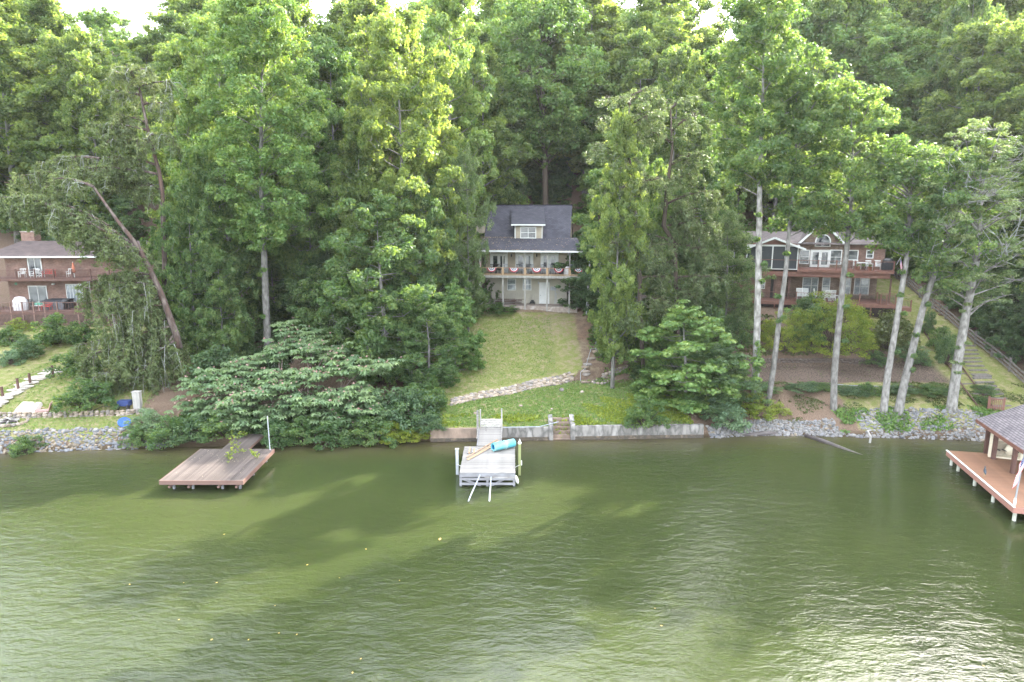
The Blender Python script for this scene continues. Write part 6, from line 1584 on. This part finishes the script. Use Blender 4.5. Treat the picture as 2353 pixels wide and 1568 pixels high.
# ------------------------------------------------------------------ riprap: the largest rocks one by one, the small ones as one mass
RG_ = [mat('riprap_grey', (.17, .165, .165), (.11, .108, .11), scale=4, rough=.9, bump=.5, bscale=14, each=.35), mat('riprap_blue_grey', (.145, .148, .158), (.095, .098, .106), scale=4, rough=.9, bump=.5, bscale=14, each=.35), mat('riprap_pale', (.24, .23, .215), (.165, .155, .145), scale=4, rough=.9, bump=.5, bscale=14, each=.35), mat('riprap_tan', (.20, .165, .12), (.13, .105, .08), scale=4, rough=.9, bump=.5, bscale=14, each=.35)]
RM = [rock_mesh(90 + k, RG_[k % 4], 1.0, 'rock', .22) for k in range(12)]
def riprap(x0, x1, n_big, n_small, top, lab, group, seed, keep=lambda x, t: True, tanlow=False):
    rnd = random.Random(seed); k = 0; V = []; F = []; Vt = []; Ft = []
    while k < n_big:
        x = rnd.uniform(x0, x1); t = rnd.random() ** 1.2
        if not keep(x, t): continue
        y = float(shore(x)) - .25 + t * top(x); s = rnd.uniform(.26, .44); o = link('rock', RM[rnd.randrange(12)], None, (x, y, gz(x, y) + s * .12))
        o.scale = (s * rnd.uniform(.8, 1.4), s * rnd.uniform(.7, 1.1), s * rnd.uniform(.5, .8)); o.rotation_euler = (rnd.uniform(-.5, .5), rnd.uniform(-.5, .5), rnd.uniform(0, 6.3))
        tag(o, lab, 'rock', group); k += 1
    proto_v = [np.array([v.co[:] for v in m_.vertices]) for m_ in RM[:6]]; proto_f = [[tuple(p.vertices) for p in m_.polygons] for m_ in RM[:6]]
    for kind in (0, 1, 2):
        g = MB()
        for _ in range(n_small // 3):
            x = rnd.uniform(x0, x1); t = rnd.random()
            if not keep(x, t): continue
            y = float(shore(x)) - .35 + t * top(x); s = rnd.uniform(.10, .22); j = rnd.randrange(6); a = rnd.uniform(0, 6.3); ca_, sa_ = math.cos(a), math.sin(a)
            P = proto_v[j] * np.array([s * 1.2, s, s * .8]); P = np.stack([P[:, 0] * ca_ - P[:, 1] * sa_ + x, P[:, 0] * sa_ + P[:, 1] * ca_ + y, P[:, 2] + gz(x, y) + .03], 1); b0_ = len(g.v)
            g.v += [tuple(q) for q in P]; g.f += [tuple(i + b0_ for i in f_) for f_ in proto_f[j]]
        tag(g.build('small_rocks', RG_[(kind * 2 + (1 if tanlow else 0)) % 4]), kind='stuff')
riprap(-40, -25.5, 110, 1500, lambda x: 2.5 - max(0, (x + 30)) * .18, 'pale riprap rock on the bank below the left lawn', 'riprap rocks on the left bank', 1, tanlow=True)
riprap(15.2, 39.5, 185, 3400, lambda x: 1.6 + 1.9 * max(0, min(1, (x - 24) / 6)) - .5 * (15 < x < 17), 'gray riprap rock on the bank below the tall pale trunks', 'riprap rocks on the right bank', 2,
       keep=lambda x, t: not (25.5 < x < 27.3 and t > .25))
# logs and drift branches in the shallows
LOG = mat('wet_log', (.085, .07, .07), (.05, .042, .04), scale=5, rough=.5, stretch=(.3, 1, 1), bump=.5)
a, c = at_z(1850, 1001, .08), at_z(1995, 1052, -.08)
q = MB().tube([a, a.lerp(c, .3) + Vector((0, 0, .06)), a.lerp(c, .6) + Vector((0, 0, .03)), c], [.14, .16, .13, .05], 8).build('sunken_log', LOG, None, True); tag(q, 'long dark log slanting out from the right bank into the water', 'log')
a, c = at_z(1706, 1001, .05), at_z(1815, 996, .05)
q = MB().tube([a, a.lerp(c, .4) + Vector((0, 0, .08)), c], [.08, .2, .1], 8).build('drift_log', LOG, None, True); tag(q, 'dark log lying along the waterline below the ivy covered trunk', 'log')
a, c = at_z(1683, 993, .1), at_z(1710, 1003, .02)
q = MB().tube([a, a.lerp(c, .5) + Vector((0, 0, .05)), c], .03, 5).build('drift_stick', GREYW, None); tag(q, 'thin pale stick reaching into the water right of the seawall', 'branch')
a = at_z(1998, 1018, 0); q = MB().tube([a + Vector((0, 0, -.4)), a + Vector((.05, 0, .5)), a + Vector((.1, .6, .75)), a + Vector((.6, .9, .7))], [.08, .07, .06, .03], 6).build('snag', GREYW, None); tag(q, 'pale forked snag standing in the water at the right bank', 'branch')
# yellow leaves adrift
rd = random.Random(4); YL = mat('yellow_leaf', (.42, .30, .08), (.34, .23, .06), rough=.6)
fl = [(1011, 1239, .13), (515, 1228, .08), (841, 1262, .08), (706, 1298, .09), (498, 1339, .08), (298, 1343, .08), (780, 1328, .05), (918, 1334, .06), (571, 1470, .07), (682, 1458, .07), (641, 1455, .06), (810, 1546, .08), (829, 1514, .07), (411, 1424, .06), (486, 1470, .08), (1520, 1438, .07), (1505, 1398, .05), (2260, 1530, .07), (632, 1392, .06), (422, 1339, .05)]
lm = MB().quad((-1, 0, .01), (0, -.6, .02), (1, 0, .05), (0, .6, .02)).mesh('leaf', YL)
for k, (u, v, s) in enumerate(fl):
    p = at_z(u, v, .012); o = link('floating_leaf', lm, None, p); s *= .75 if k else 1.0; o.scale = (s, s, s); o.rotation_euler = (0, 0, rd.uniform(0, 6))
    tag(o, 'tan floating leaf, largest of those drifting on the open water' if k == 0 else 'small yellow leaf drifting on the open water', 'leaf', 'yellow leaves drifting on the water')
# ------------------------------------------------------------------ left garden
TARP = mat('cream_canvas', (.46, .43, .40), (.40, .37, .345), scale=2, rough=.7)
zq = Zc(0, 1150, 6.723)
p = on(*zq(520, 470)); cv = thing('covered_loveseat', 'white canvas covered outdoor seat beside the fire pit on the left lawn', 'cover', (p.x, p.y + .3, p.z), -.1)
g = MB(); pr = [(-.95, -.45, 0), (.95, -.45, 0), (.95, .6, 0), (-.95, .6, 0)]; hi = [(-.85, -.32, .5), (.80, -.32, .5), (.78, .35, .95), (-.70, .35, .95), (.80, .5, .92), (-.72, .5, .92)]
g.quad(pr[0], pr[1], hi[1], hi[0]); g.quad(hi[0], hi[1], hi[2], hi[3]); g.quad(hi[3], hi[2], hi[4], hi[5]); g.quad(hi[5], hi[4], pr[2], pr[3]); g.poly([pr[1], pr[2], hi[4], hi[2], hi[1]]); g.poly([pr[3], pr[0], hi[0], hi[3], hi[5]])
g.build('canvas', TARP, cv); MB().box(-.35, -.46, .18, -.18, -.425, .3).build('handle_patch', GREYW, cv)
PNK = mat('faded_pink_wood', (.46, .28, .265), (.40, .24, .22), rough=.7)
p = on(*zq(860, 430)); pc = thing('low_beach_chair', 'low faded pink reclining beach chair right of the white covered seat', 'chair', (p.x, p.y, p.z + .02), .35)
MB().box(-.5, -.28, .2, .45, .28, .26).build('seat', PNK, pc); MB().bar((.42, 0, .25), (.62, 0, .85), .55, .05).build('backrest', PNK, pc)
for sx in (-.42, .38):
    for sy in (-.24, .24): MB().box(sx - .025, sy - .025, 0, sx + .025, sy + .025, .2).build('leg', PNK, pc)
for sy in (-.3, .3): MB().box(-.5, sy - .04, .38, .5, sy + .04, .41).build('armrest', PNK, pc)
p = on(*zq(170, 640)); fp_ = thing('log_fire_pit', 'round stone rimmed fire pit with charred logs at the left edge', 'fire pit', (p.x - .2, p.y + .4, p.z))
for k in range(22):
    a = k * 6.283 / 22; o = link('rim_stone', RK[k % 9], fp_, (1.25 * math.cos(a), .95 * math.sin(a), .08)); o.scale = (.42, .22, .26); o.rotation_euler = (0, 0, a + 1.57)
MB().lathe((0, 0, .03), [(0, 0), (1.15, 0), (1.18, -.1)], 16, 1, .75).build('ash_bed', mat('grey_ash', (.28, .26, .25), (.16, .15, .145), scale=7, rough=1), fp_)
for k in range(7):
    a = k * .9; MB().tube([(-.7 * math.cos(a), -.5 * math.sin(a), .1 + .03 * k), (.6 * math.cos(a), .45 * math.sin(a), .16 + .04 * k)], .07, 7).build('log', LOG if k % 2 else GREYW, fp_)
# flagstone steps and their rope rail
fs = thing('flagstone_path', 'wide flagstone steps climbing between the two left lawns', 'path', (0, 0, 0))
FSG = [rock_mesh(130 + k, mat('flagstone_%s' % 'abc'[k], (.40, .36, .31), (.27, .24, .205), scale=3, rough=.9, bump=.5), 1.0, 'flagstone', .12) for k in range(3)]
rd = random.Random(6)
for k in range(46):
    t = k / 45; u, v = -10 + 140 * t, 932 - 78 * t - 8 * math.sin(t * 3); p = on(u + rd.uniform(-4, 4), v + rd.uniform(-7, 7)); o = link('flagstone', FSG[k % 3], fs, (p.x, p.y, p.z + .05)); o.scale = (rd.uniform(.8, 1.2), rd.uniform(.5, .8), .16); o.rotation_euler = (0, 0, rd.uniform(-.4, .7))
fe = thing('rope_rail', 'low post and rope rail beside the flagstone steps', 'fence', (0, 0, 0)); tops = []
for X, Y, h_ in ((25, 635, .9), (160, 570, 1.0), (262, 520, .95), (460, 460, 1.05)):
    p = on(X / 2.941 * .78433, (950 + Y / 2.941) * .78433); MB().box(p.x - .07, p.y - .07, p.z - .1, p.x + .07, p.y + .07, p.z + h_).build('post', REDD, fe); tops.append(Vector((p.x, p.y, p.z + h_ - .08)))
for a, c in zip(tops[:-1], tops[1:]): MB().tube([a, a.lerp(c, .5) - Vector((0, 0, .06)), c], .02, 5).build('rope', mat('old_rope', (.32, .27, .17)), fe)
tw_ = thing('terrace_edging', 'low stone edging between the two left lawns', 'wall', (0, 0, 0))
stone_row(tw_, [(-41, 51.2), (-36, 51.35), (-31, 51.9), (-28.5, 52.4)], 3, (.42, .3, .2), .36)
# utility box, blue kayak, dark mower under the pine
p = on(318, 940); t = thing('utility_post', 'gray wooden utility pedestal under the hanging pine sprays', 'utility box', (p.x, p.y, p.z)); MB().box(-.28, -.2, -.1, .28, .2, 1.35).build('cabinet', GREYW, t); MB().box(-.32, -.24, 1.35, .32, .24, 1.42).build('cap', GREYW, t)
p = at_y(285, 962, 49.9); p.z = gz(p.x, 49.9); t = thing('blue_saucer', 'round bright blue plastic sled leaning on the bank under the pine', 'sled', (p.x, p.y, p.z + .35)); t.rotation_euler = (1.0, .15, 0)
MB().lathe((0, 0, 0), [(0, -.12), (.3, -.1), (.45, 0), (.50, .02), (.45, .03), (.28, -.06), (0, -.08)], 18, 1.05, .8).build('dish', mat('blue_tarp', (.006, .055, .26), (.008, .08, .32), rough=.35), t, True)
p = on(288, 940); t = thing('garden_cart', 'dark blue wheeled cart just above the blue sled', 'cart', (p.x, p.y, p.z)); MB().box(-.45, -.3, .3, .45, .3, .7).build('bin', BLUEC, t)
for x in (-.4, .4): MB().tube([(x - .04, -.3, .22), (x + .04, -.3, .22)], .22, 12).build('wheel', BLK, t)
# ------------------------------------------------------------------ right garden
RKD = [rock_mesh(160 + k, mat('dark_wall_stone_%s' % 'abc'[k], (.13, .10, .085), (.07, .056, .048), scale=4, rough=.95, bump=.6), 1.0) for k in range(3)]
rwl = thing('block_retaining_wall', 'long low dark stone retaining wall above the gravel walk', 'wall', (0, 0, 0))
PR_ = [(16.5 + k * .43, 63.05) for k in range(51)]
for k in range(50):
    for c in range(3):
        x = PR_[k][0] + (.2 if c % 2 else 0); o = link('stone', RKD[rd.randrange(3)], rwl, (x, 63.0 + c * .04, 2.83 + c * .22)); o.scale = (rd.uniform(.42, .52), .34, rd.uniform(.22, .28)); o.rotation_euler = (0, 0, rd.uniform(-.1, .1))
ed = MB().tube([on(u, v) + Vector((0, 0, .04)) for u, v in ((1905, 884), (1950, 887), (1990, 889), (2040, 890), (2100, 889))], .04, 5).build('edging_hose', PVC, None); tag(ed, 'pale curved edging strip along the front of the gravel walk', 'edging')
# timber steps
GREYD = mat('dark_weathered_wood', (.18, .16, .145), (.10, .088, .08), scale=5, rough=.9, bump=.4)
ts = thing('timber_steps', 'long flight of gray timber garden steps at the right', 'steps', (0, 0, 0))
SPT = [(2300, 934), (2290, 917), (2283, 906), (2274, 896), (2268, 888), (2262, 880), (2256, 870), (2247, 852), (2240, 842), (2236, 833), (2233, 824), (2229, 815), (2226, 806), (2222, 796)]
for k, (u, v) in enumerate(SPT):
    p = on(u, v); MB().box(p.x - .8, p.y - .12, p.z - .15, p.x + .8, p.y + .12, p.z + .1).build('timber', GREYD, ts, bevel=.015)
p = on(2251, 861); MB().box(p.x - .75, p.y - .5, p.z - .1, p.x + .75, p.y + .5, p.z + .05).build('landing', GREYD, ts)
t2 = thing('upper_timber_steps', 'dark timber steps beside the rail fence above the hedge', 'steps', (0, 0, 0))
for k in range(9): p = on(2172 - k * 5, 725 - k * 9); MB().box(p.x - .7, p.y - .12, p.z - .1, p.x + .7, p.y + .12, p.z + .12).build('timber', REDD, t2)
# inclined rails
ir = thing('inclined_rails', 'pair of dark rails running down the slope beside the timber steps', 'rails', (0, 0, 0))
for pts in (((2120, 720), (2160, 775), (2205, 840), (2245, 895), (2290, 950)), ((2105, 740), (2140, 790), (2180, 845), (2215, 895), (2245, 935))):
    P = [on(*q) + Vector((0, 0, .12)) for q in pts]; MB().tube(P, .06, 5).build('rail', REDD, ir)
for k in range(8): p = on(2125 + k * 16, 745 + k * 23); MB().box(p.x - .6, p.y - .08, p.z - .05, p.x + .6, p.y + .08, p.z + .06).build('tie', GREYD, ir)
# red gate at the foot of the steps
p = on(2287, 945); gt = thing('red_gate', 'small red slatted gate beside the boathouse roof', 'gate', (p.x, p.y, p.z), -.5)
for x in (-.5, .5): MB().box(x - .07, -.07, -.1, x + .07, .07, 1.15).build('post', REDW, gt)
for z in (.25, .95): MB().box(-.43, -.03, z, .43, .03, z + .08).build('rail', REDW, gt)
for k in range(7): MB().box(-.42 + k * .125, -.045, .1, -.36 + k * .125, -.031, 1.05).build('slat', REDW, gt)
# three rail fence
fz = thing('rail_fence', 'weathered gray four rail fence running up the slope at the far right', 'fence', (0, 0, 0))
ys = np.arange(54.0, 86, 2.45); fp2 = [Vector((44.0 + .01 * (y - 54), y, gz(44.0, y))) for y in ys]
for q in fp2: MB().box(q.x - .07, q.y - .07, q.z - .3, q.x + .07, q.y + .07, q.z + 1.25).build('post', GREYD, fz)
for a, c in zip(fp2[:-1], fp2[1:]):
    for h_ in (.3, .65, 1.0): MB().bar(a + Vector((-.09, 0, h_)), c + Vector((-.09, 0, h_)), .03, .16).build('rail', GREYD, fz)
# ------------------------------------------------------------------ shrubs and bank plants
S = shrub_px
S('yew', 1918, 806, 128, 92, 'broad mound of yellow green shrub in front of the decks')
S('yew', 1795, 805, 88, 52, 'yellow green shrub between the ivy trunk and the slim trunk')
S('green', 1862, 790, 88, 42, 'mid green shrub between the two yellow green mounds')
S('dark', 1860, 735, 60, 40, 'dark green shrub touching the lattice left of the broad mound')
S('olive', 2040, 800, 90, 62, 'dull olive shrub right of the broad yellow green mound')
S('dark', 2010, 838, 34, 30, 'small dark shrub at the foot of the broad mound')
S('dark', 2110, 838, 34, 28, 'small dark shrub left of the leaning mottled trunk')
S('blue', 2090, 820, 36, 34, 'bluish low shrub between the two middle trunks on the right')
S('dark', 2175, 838, 74, 28, 'clipped dark hedge bush left of the thick pale trunk')
S('green', 2160, 800, 50, 30, 'green hedge bush behind the clipped dark one')
S('dark', 2130, 770, 62, 13, 'narrow dark conical shrub near the end of the lower deck')
S('dark', 1690, 800, 90, 38, 'dark shrub filling the gap left of the ivy trunk')
S('olive', 1700, 740, 60, 40, 'olive shrub left of the lower deck', )
S('green', 1650, 700, 90, 50, 'green shrub below the gray outbuilding')
S('lime', 1738, 955, 48, 46, 'bright lime ground shrub at the foot of the ivy trunk')
S('lime', 1790, 950, 24, 26, 'small lime plant at the foot of the slim trunk')
S('blue', 1680, 985, 60, 44, 'blue green shrub at the water beyond the seawall end')
S('blue', 1650, 965, 50, 40, 'blue green shrub right at the end of the seawall')
S('green', 1995, 905, 26, 26, 'low grassy clump in front of the gravel walk')
for k, (u, v, h_, w_, key) in enumerate(((1760, 893, 12, 40, 'green'), (1840, 893, 14, 46, 'dark'), (1890, 893, 16, 30, 'green'), (1960, 902, 16, 40, 'dark'), (2060, 900, 18, 40, 'dark'), (2130, 900, 18, 44, 'green'), (2165, 903, 15, 30, 'dark'), (2265, 903, 20, 26, 'dark'), (2250, 925, 16, 26, 'green'))):
    S(key, u, v, h_, w_, 'low creeping ground cover along the front edge of the gravel walk', group='ground cover along the gravel walk', name='ground_cover', cat='ground cover')
S('green', 130, 790, 68, 48, 'bright green bush against the lattice of the brick house')
S('lime', 45, 760, 28, 26, 'lime green bush at the left end of the lattice')
S('green', 20, 790, 40, 36, 'green bush at the far left below the lattice')
S('dark', 62, 822, 48, 34, 'dark purple green bush in the left garden bed')
S('blue', 25, 838, 36, 30, 'spiky blue green plant on the upper left lawn')
S('green', 200, 785, 46, 40, 'green bush right of the bright bush by the lattice')
S('green', 205, 940, 70, 60, 'layered green bush at the left foot of the leaning pine')
S('green', 180, 860, 60, 50, 'green shrub where the flagstone steps end')
S('green', 318, 1020, 44, 34, 'leafy shrub on the bank below the blue sled')
S('green', 62, 1040, 42, 34, 'feathery bright green shrub at the water on the left riprap', name='feathery_shrub')
S('blue', 340, 985, 46, 40, 'blue green young shrub right of the utility pedestal')
S('lime', 82, 935, 12, 8, 'tiny lime plant above the terrace edging on the left', )
S('lime', 173, 935, 14, 10, 'tiny yellow plant on the left lawn near the big bush')
bank = [(400, 1022, 70, 50, 'green', 'round green shrub at the water left of the brown dock'), (450, 1010, 60, 50, 'dark', 'dark shrub behind the brown dock'), (520, 1000, 60, 60, 'green', 'green shrub behind the short brown walkway'),
 (640, 1018, 60, 55, 'green', 'green bank shrub right of the gray dock pole'), (710, 1015, 60, 55, 'green', 'green bank shrub below the middle of the mimosa'), (780, 1015, 70, 60, 'green', 'green bank shrub below the right half of the mimosa'),
 (860, 1018, 62, 55, 'green', 'bright bank shrub right of the mimosa'), (905, 1012, 40, 40, 'lime', 'lime shrub at the water left of the seawall'), (880, 970, 80, 60, 'dark', 'dark green mass right of the mimosa crown'),
 (950, 975, 90, 60, 'dark', 'dark rounded bush at the left end of the dry stone wall'), (985, 940, 70, 45, 'green', 'green bush below the low maple by the lawn'), (985, 1005, 42, 36, 'dark', 'dark juniper like shrub at the left end of the seawall'), (955, 1015, 26, 34, 'lime', 'low lime plants left of the seawall end'),
 (620, 900, 90, 60, 'dark', 'dark shrub below the pale straight trunk'), (500, 880, 90, 60, 'dark', 'dark shrub left behind the mimosa'), (470, 800, 90, 60, 'dark', 'dark bush in the wood right of the pine trunk'), (760, 830, 100, 70, 'dark', 'dark bush behind the mimosa crown'), (880, 880, 100, 60, 'green', 'green bush between mimosa and lawn'),
 (1480, 985, 70, 46, 'green', 'green bush on the lower lawn left of the layered maple'), (1500, 900, 60, 50, 'green', 'green bush behind the foot of the layered maple'), (1440, 800, 60, 40, 'green', 'ivy green bush right of the stone steps'), (1420, 740, 60, 40, 'green', 'green bush by the top of the stone steps'), (1380, 720, 40, 22, 'green', 'small bush at the right corner of the gray house deck'),
 (1450, 760, 60, 45, 'dark', 'dark bush on the wooded slope right of the gray house'), (1530, 800, 90, 60, 'dark', 'dark bush behind the layered maple'), (1620, 800, 110, 60, 'dark', 'dark bush behind the dark rounded tree'), (1145, 718, 22, 40, 'green', 'low green ivy patch at the left corner of the patio'), (1090, 715, 60, 40, 'green', 'green bush left of the gray house basement')]
for u, v, h_, w_, key, lab in bank: S(key, u, v, h_, w_, lab)
rd = random.Random(21)
for k in range(120):
    x = rd.uniform(47, 66); y = rd.uniform(52, 84); place_shrub('dark', x, y, rd.uniform(1.2, 3.2), rd.uniform(1.2, 2.4), 'dark shrub in the wood beyond the rail fence', group='shrubs beyond the rail fence')
    if k < 80:
        x = rd.uniform(-25, -8); y = rd.uniform(60, 80); place_shrub('dark', x, y, rd.uniform(1, 2), rd.uniform(1, 1.8), 'low dark shrub on the shaded forest floor of the left wood', group='shrubs on the forest floor')
for k in range(70):
    x = rd.uniform(8.5, 20); y = rd.uniform(58, 84); place_shrub('green' if rd.random() < .5 else 'dark', x, y, rd.uniform(.6, 1.6), rd.uniform(.8, 1.6), 'low shrub on the slope between the two lake houses', group='shrubs between the houses')
for k in range(60):
    x = rd.uniform(-40, 44); y = rd.uniform(84, 100); place_shrub('green' if rd.random() < .4 else 'dark', x, y, rd.uniform(1.2, 3), rd.uniform(1.5, 2.6), 'bush on the steep hillside behind the houses', group='bushes on the hillside')
# ivy sleeve on the first tall trunk
rng = np.random.default_rng(88); C = []; f0 = on(1733, 928)
for v in np.linspace(905, 785, 60):
    p = at_y(1735 + (905 - v) * .06, v, f0.y - .28); C.append((p.x + rng.normal() * .16, p.y + rng.normal() * .08, p.z))
for v in np.linspace(925, 905, 8): p = at_y(1738, v, f0.y - .3); C.append((p.x, p.y, p.z))
V, F, Tn = leaves(rng, C, [.2] * len(C), 34, .12); iv = link('ivy', np_mesh('ivy', V, F, LM['bright'], Tn), None); tag(iv, 'sleeve of bright green ivy wrapped round the lower ivy trunk', 'ivy')
# ------------------------------------------------------------------ grass and weeds
def tufts(name, n, pick, kind, size, seed, lab=None, h=.5):
    rng = np.random.default_rng(seed); P = pick(rng, n); m_ = len(P); z = ground(P[:, 0], P[:, 1]); k = 4
    n_ = m_ * k; ci = np.repeat(np.arange(m_), k); base = np.stack([P[ci, 0], P[ci, 1], z[ci]], 1) + rng.normal(size=(n_, 3)) * np.array([size * .5, size * .5, 0])
    a = rng.normal(size=(n_, 3)); a[:, 2] = np.abs(a[:, 2]) * h + h; a /= np.linalg.norm(a, axis=1)[:, None]
    b = rng.normal(size=(n_, 3)); b -= a * (a * b).sum(1)[:, None]; b /= np.linalg.norm(b, axis=1)[:, None]
    L = size * (.6 + .8 * rng.random(n_))[:, None]; W = L * .28
    V = np.empty((n_, 4, 3)); V[:, 0] = base; V[:, 1] = base + a * L * .5 + b * W; V[:, 2] = base + a * L; V[:, 3] = base + a * L * .5 - b * W
    tag(link(name, np_mesh(name, V.reshape(-1, 3), np.arange(n_ * 4).reshape(-1, 4), LM[kind], .5 + .5 * (rng.random(n_) - .5))), kind='stuff')
def area(x0, x1, y0, y1, cond=None):
    def f(rng, n):
        P = np.stack([rng.uniform(x0, x1, n), rng.uniform(y0, y1, n)], 1)
        return P[cond(P[:, 0], P[:, 1])] if cond else P
    return f
patch = lambda x, y: (np.sin(x * 1.7 + 2 * np.sin(y * .9)) + np.sin(y * 2.1 + x * .6)) > .1
tufts('grass', 16000, area(-7, 14, 49.8, 59, lambda x, y: (y < yw(x) - .1) & (y > wy(x) + .4)), 'bright', .10, 1)
tufts('grass', 7000, area(-6, 4, 55, 70, lambda x, y: (y > yw(x) + 1)), 'bright', .07, 2)
tufts('grass', 9000, area(-42, -29, 48.6, 68), 'bright', .08, 3)
tufts('grass', 6000, area(22, 44, 51.5, 57, patch), 'olive', .12, 4)
tufts('weeds', 1500, area(-6, 14, 49.8, 51.8, lambda x, y: patch(x * .7, y) & (y > wy(x) + .4)), 'yellow', .24, 5)
tufts('weeds', 5200, area(4, 15, 50.4, 57, lambda x, y: ((x - 10.5) / 4.2) ** 2 + ((y - 52.8) / 2.6) ** 2 + .5 * np.sin(x * 2.3 + y * 1.7) < 1), 'yellow', .15, 6)
tufts('weeds', 2200, area(24, 41, 50.6, 53, lambda x, y: patch(x, y * .6)), 'bright', .24, 7)
tufts('weeds', 5000, area(14, 44, 83, 92), 'bright', .4, 8)
tufts('weeds', 3500, area(7.5, 20, 58, 72, patch), 'maple', .3, 9)
tufts('weeds', 3000, area(17, 37, 63.5, 69, lambda x, y: patch(x * .8, y)), 'olive', .22, 10)
tufts('weeds', 3500, area(-26, -6, 49.2, 52.5), 'maple', .3, 11)
tufts('fallen_leaves', 7000, area(-60, 60, 55, 98, lambda x, y: (x > 18) | (x < -6)), 'olive', .12, 12, h=.05)

# ------------------------------------------------------------------ thin summer haze
hz = MB().box(-215, -40, -7, 215, 275, 96)
m = bpy.data.materials.new('haze'); m.use_nodes = True; nt = m.node_tree
for n in list(nt.nodes): nt.nodes.remove(n)
o_ = nt.nodes.new('ShaderNodeOutputMaterial'); pv = nt.nodes.new('ShaderNodeVolumePrincipled')
pv.inputs['Color'].default_value = (.93, .96, 1, 1); pv.inputs['Density'].default_value = .00010; pv.inputs['Anisotropy'].default_value = .35
nt.links.new(pv.outputs[0], o_.inputs['Volume'])
tag(hz.build('haze', m), kind='stuff')
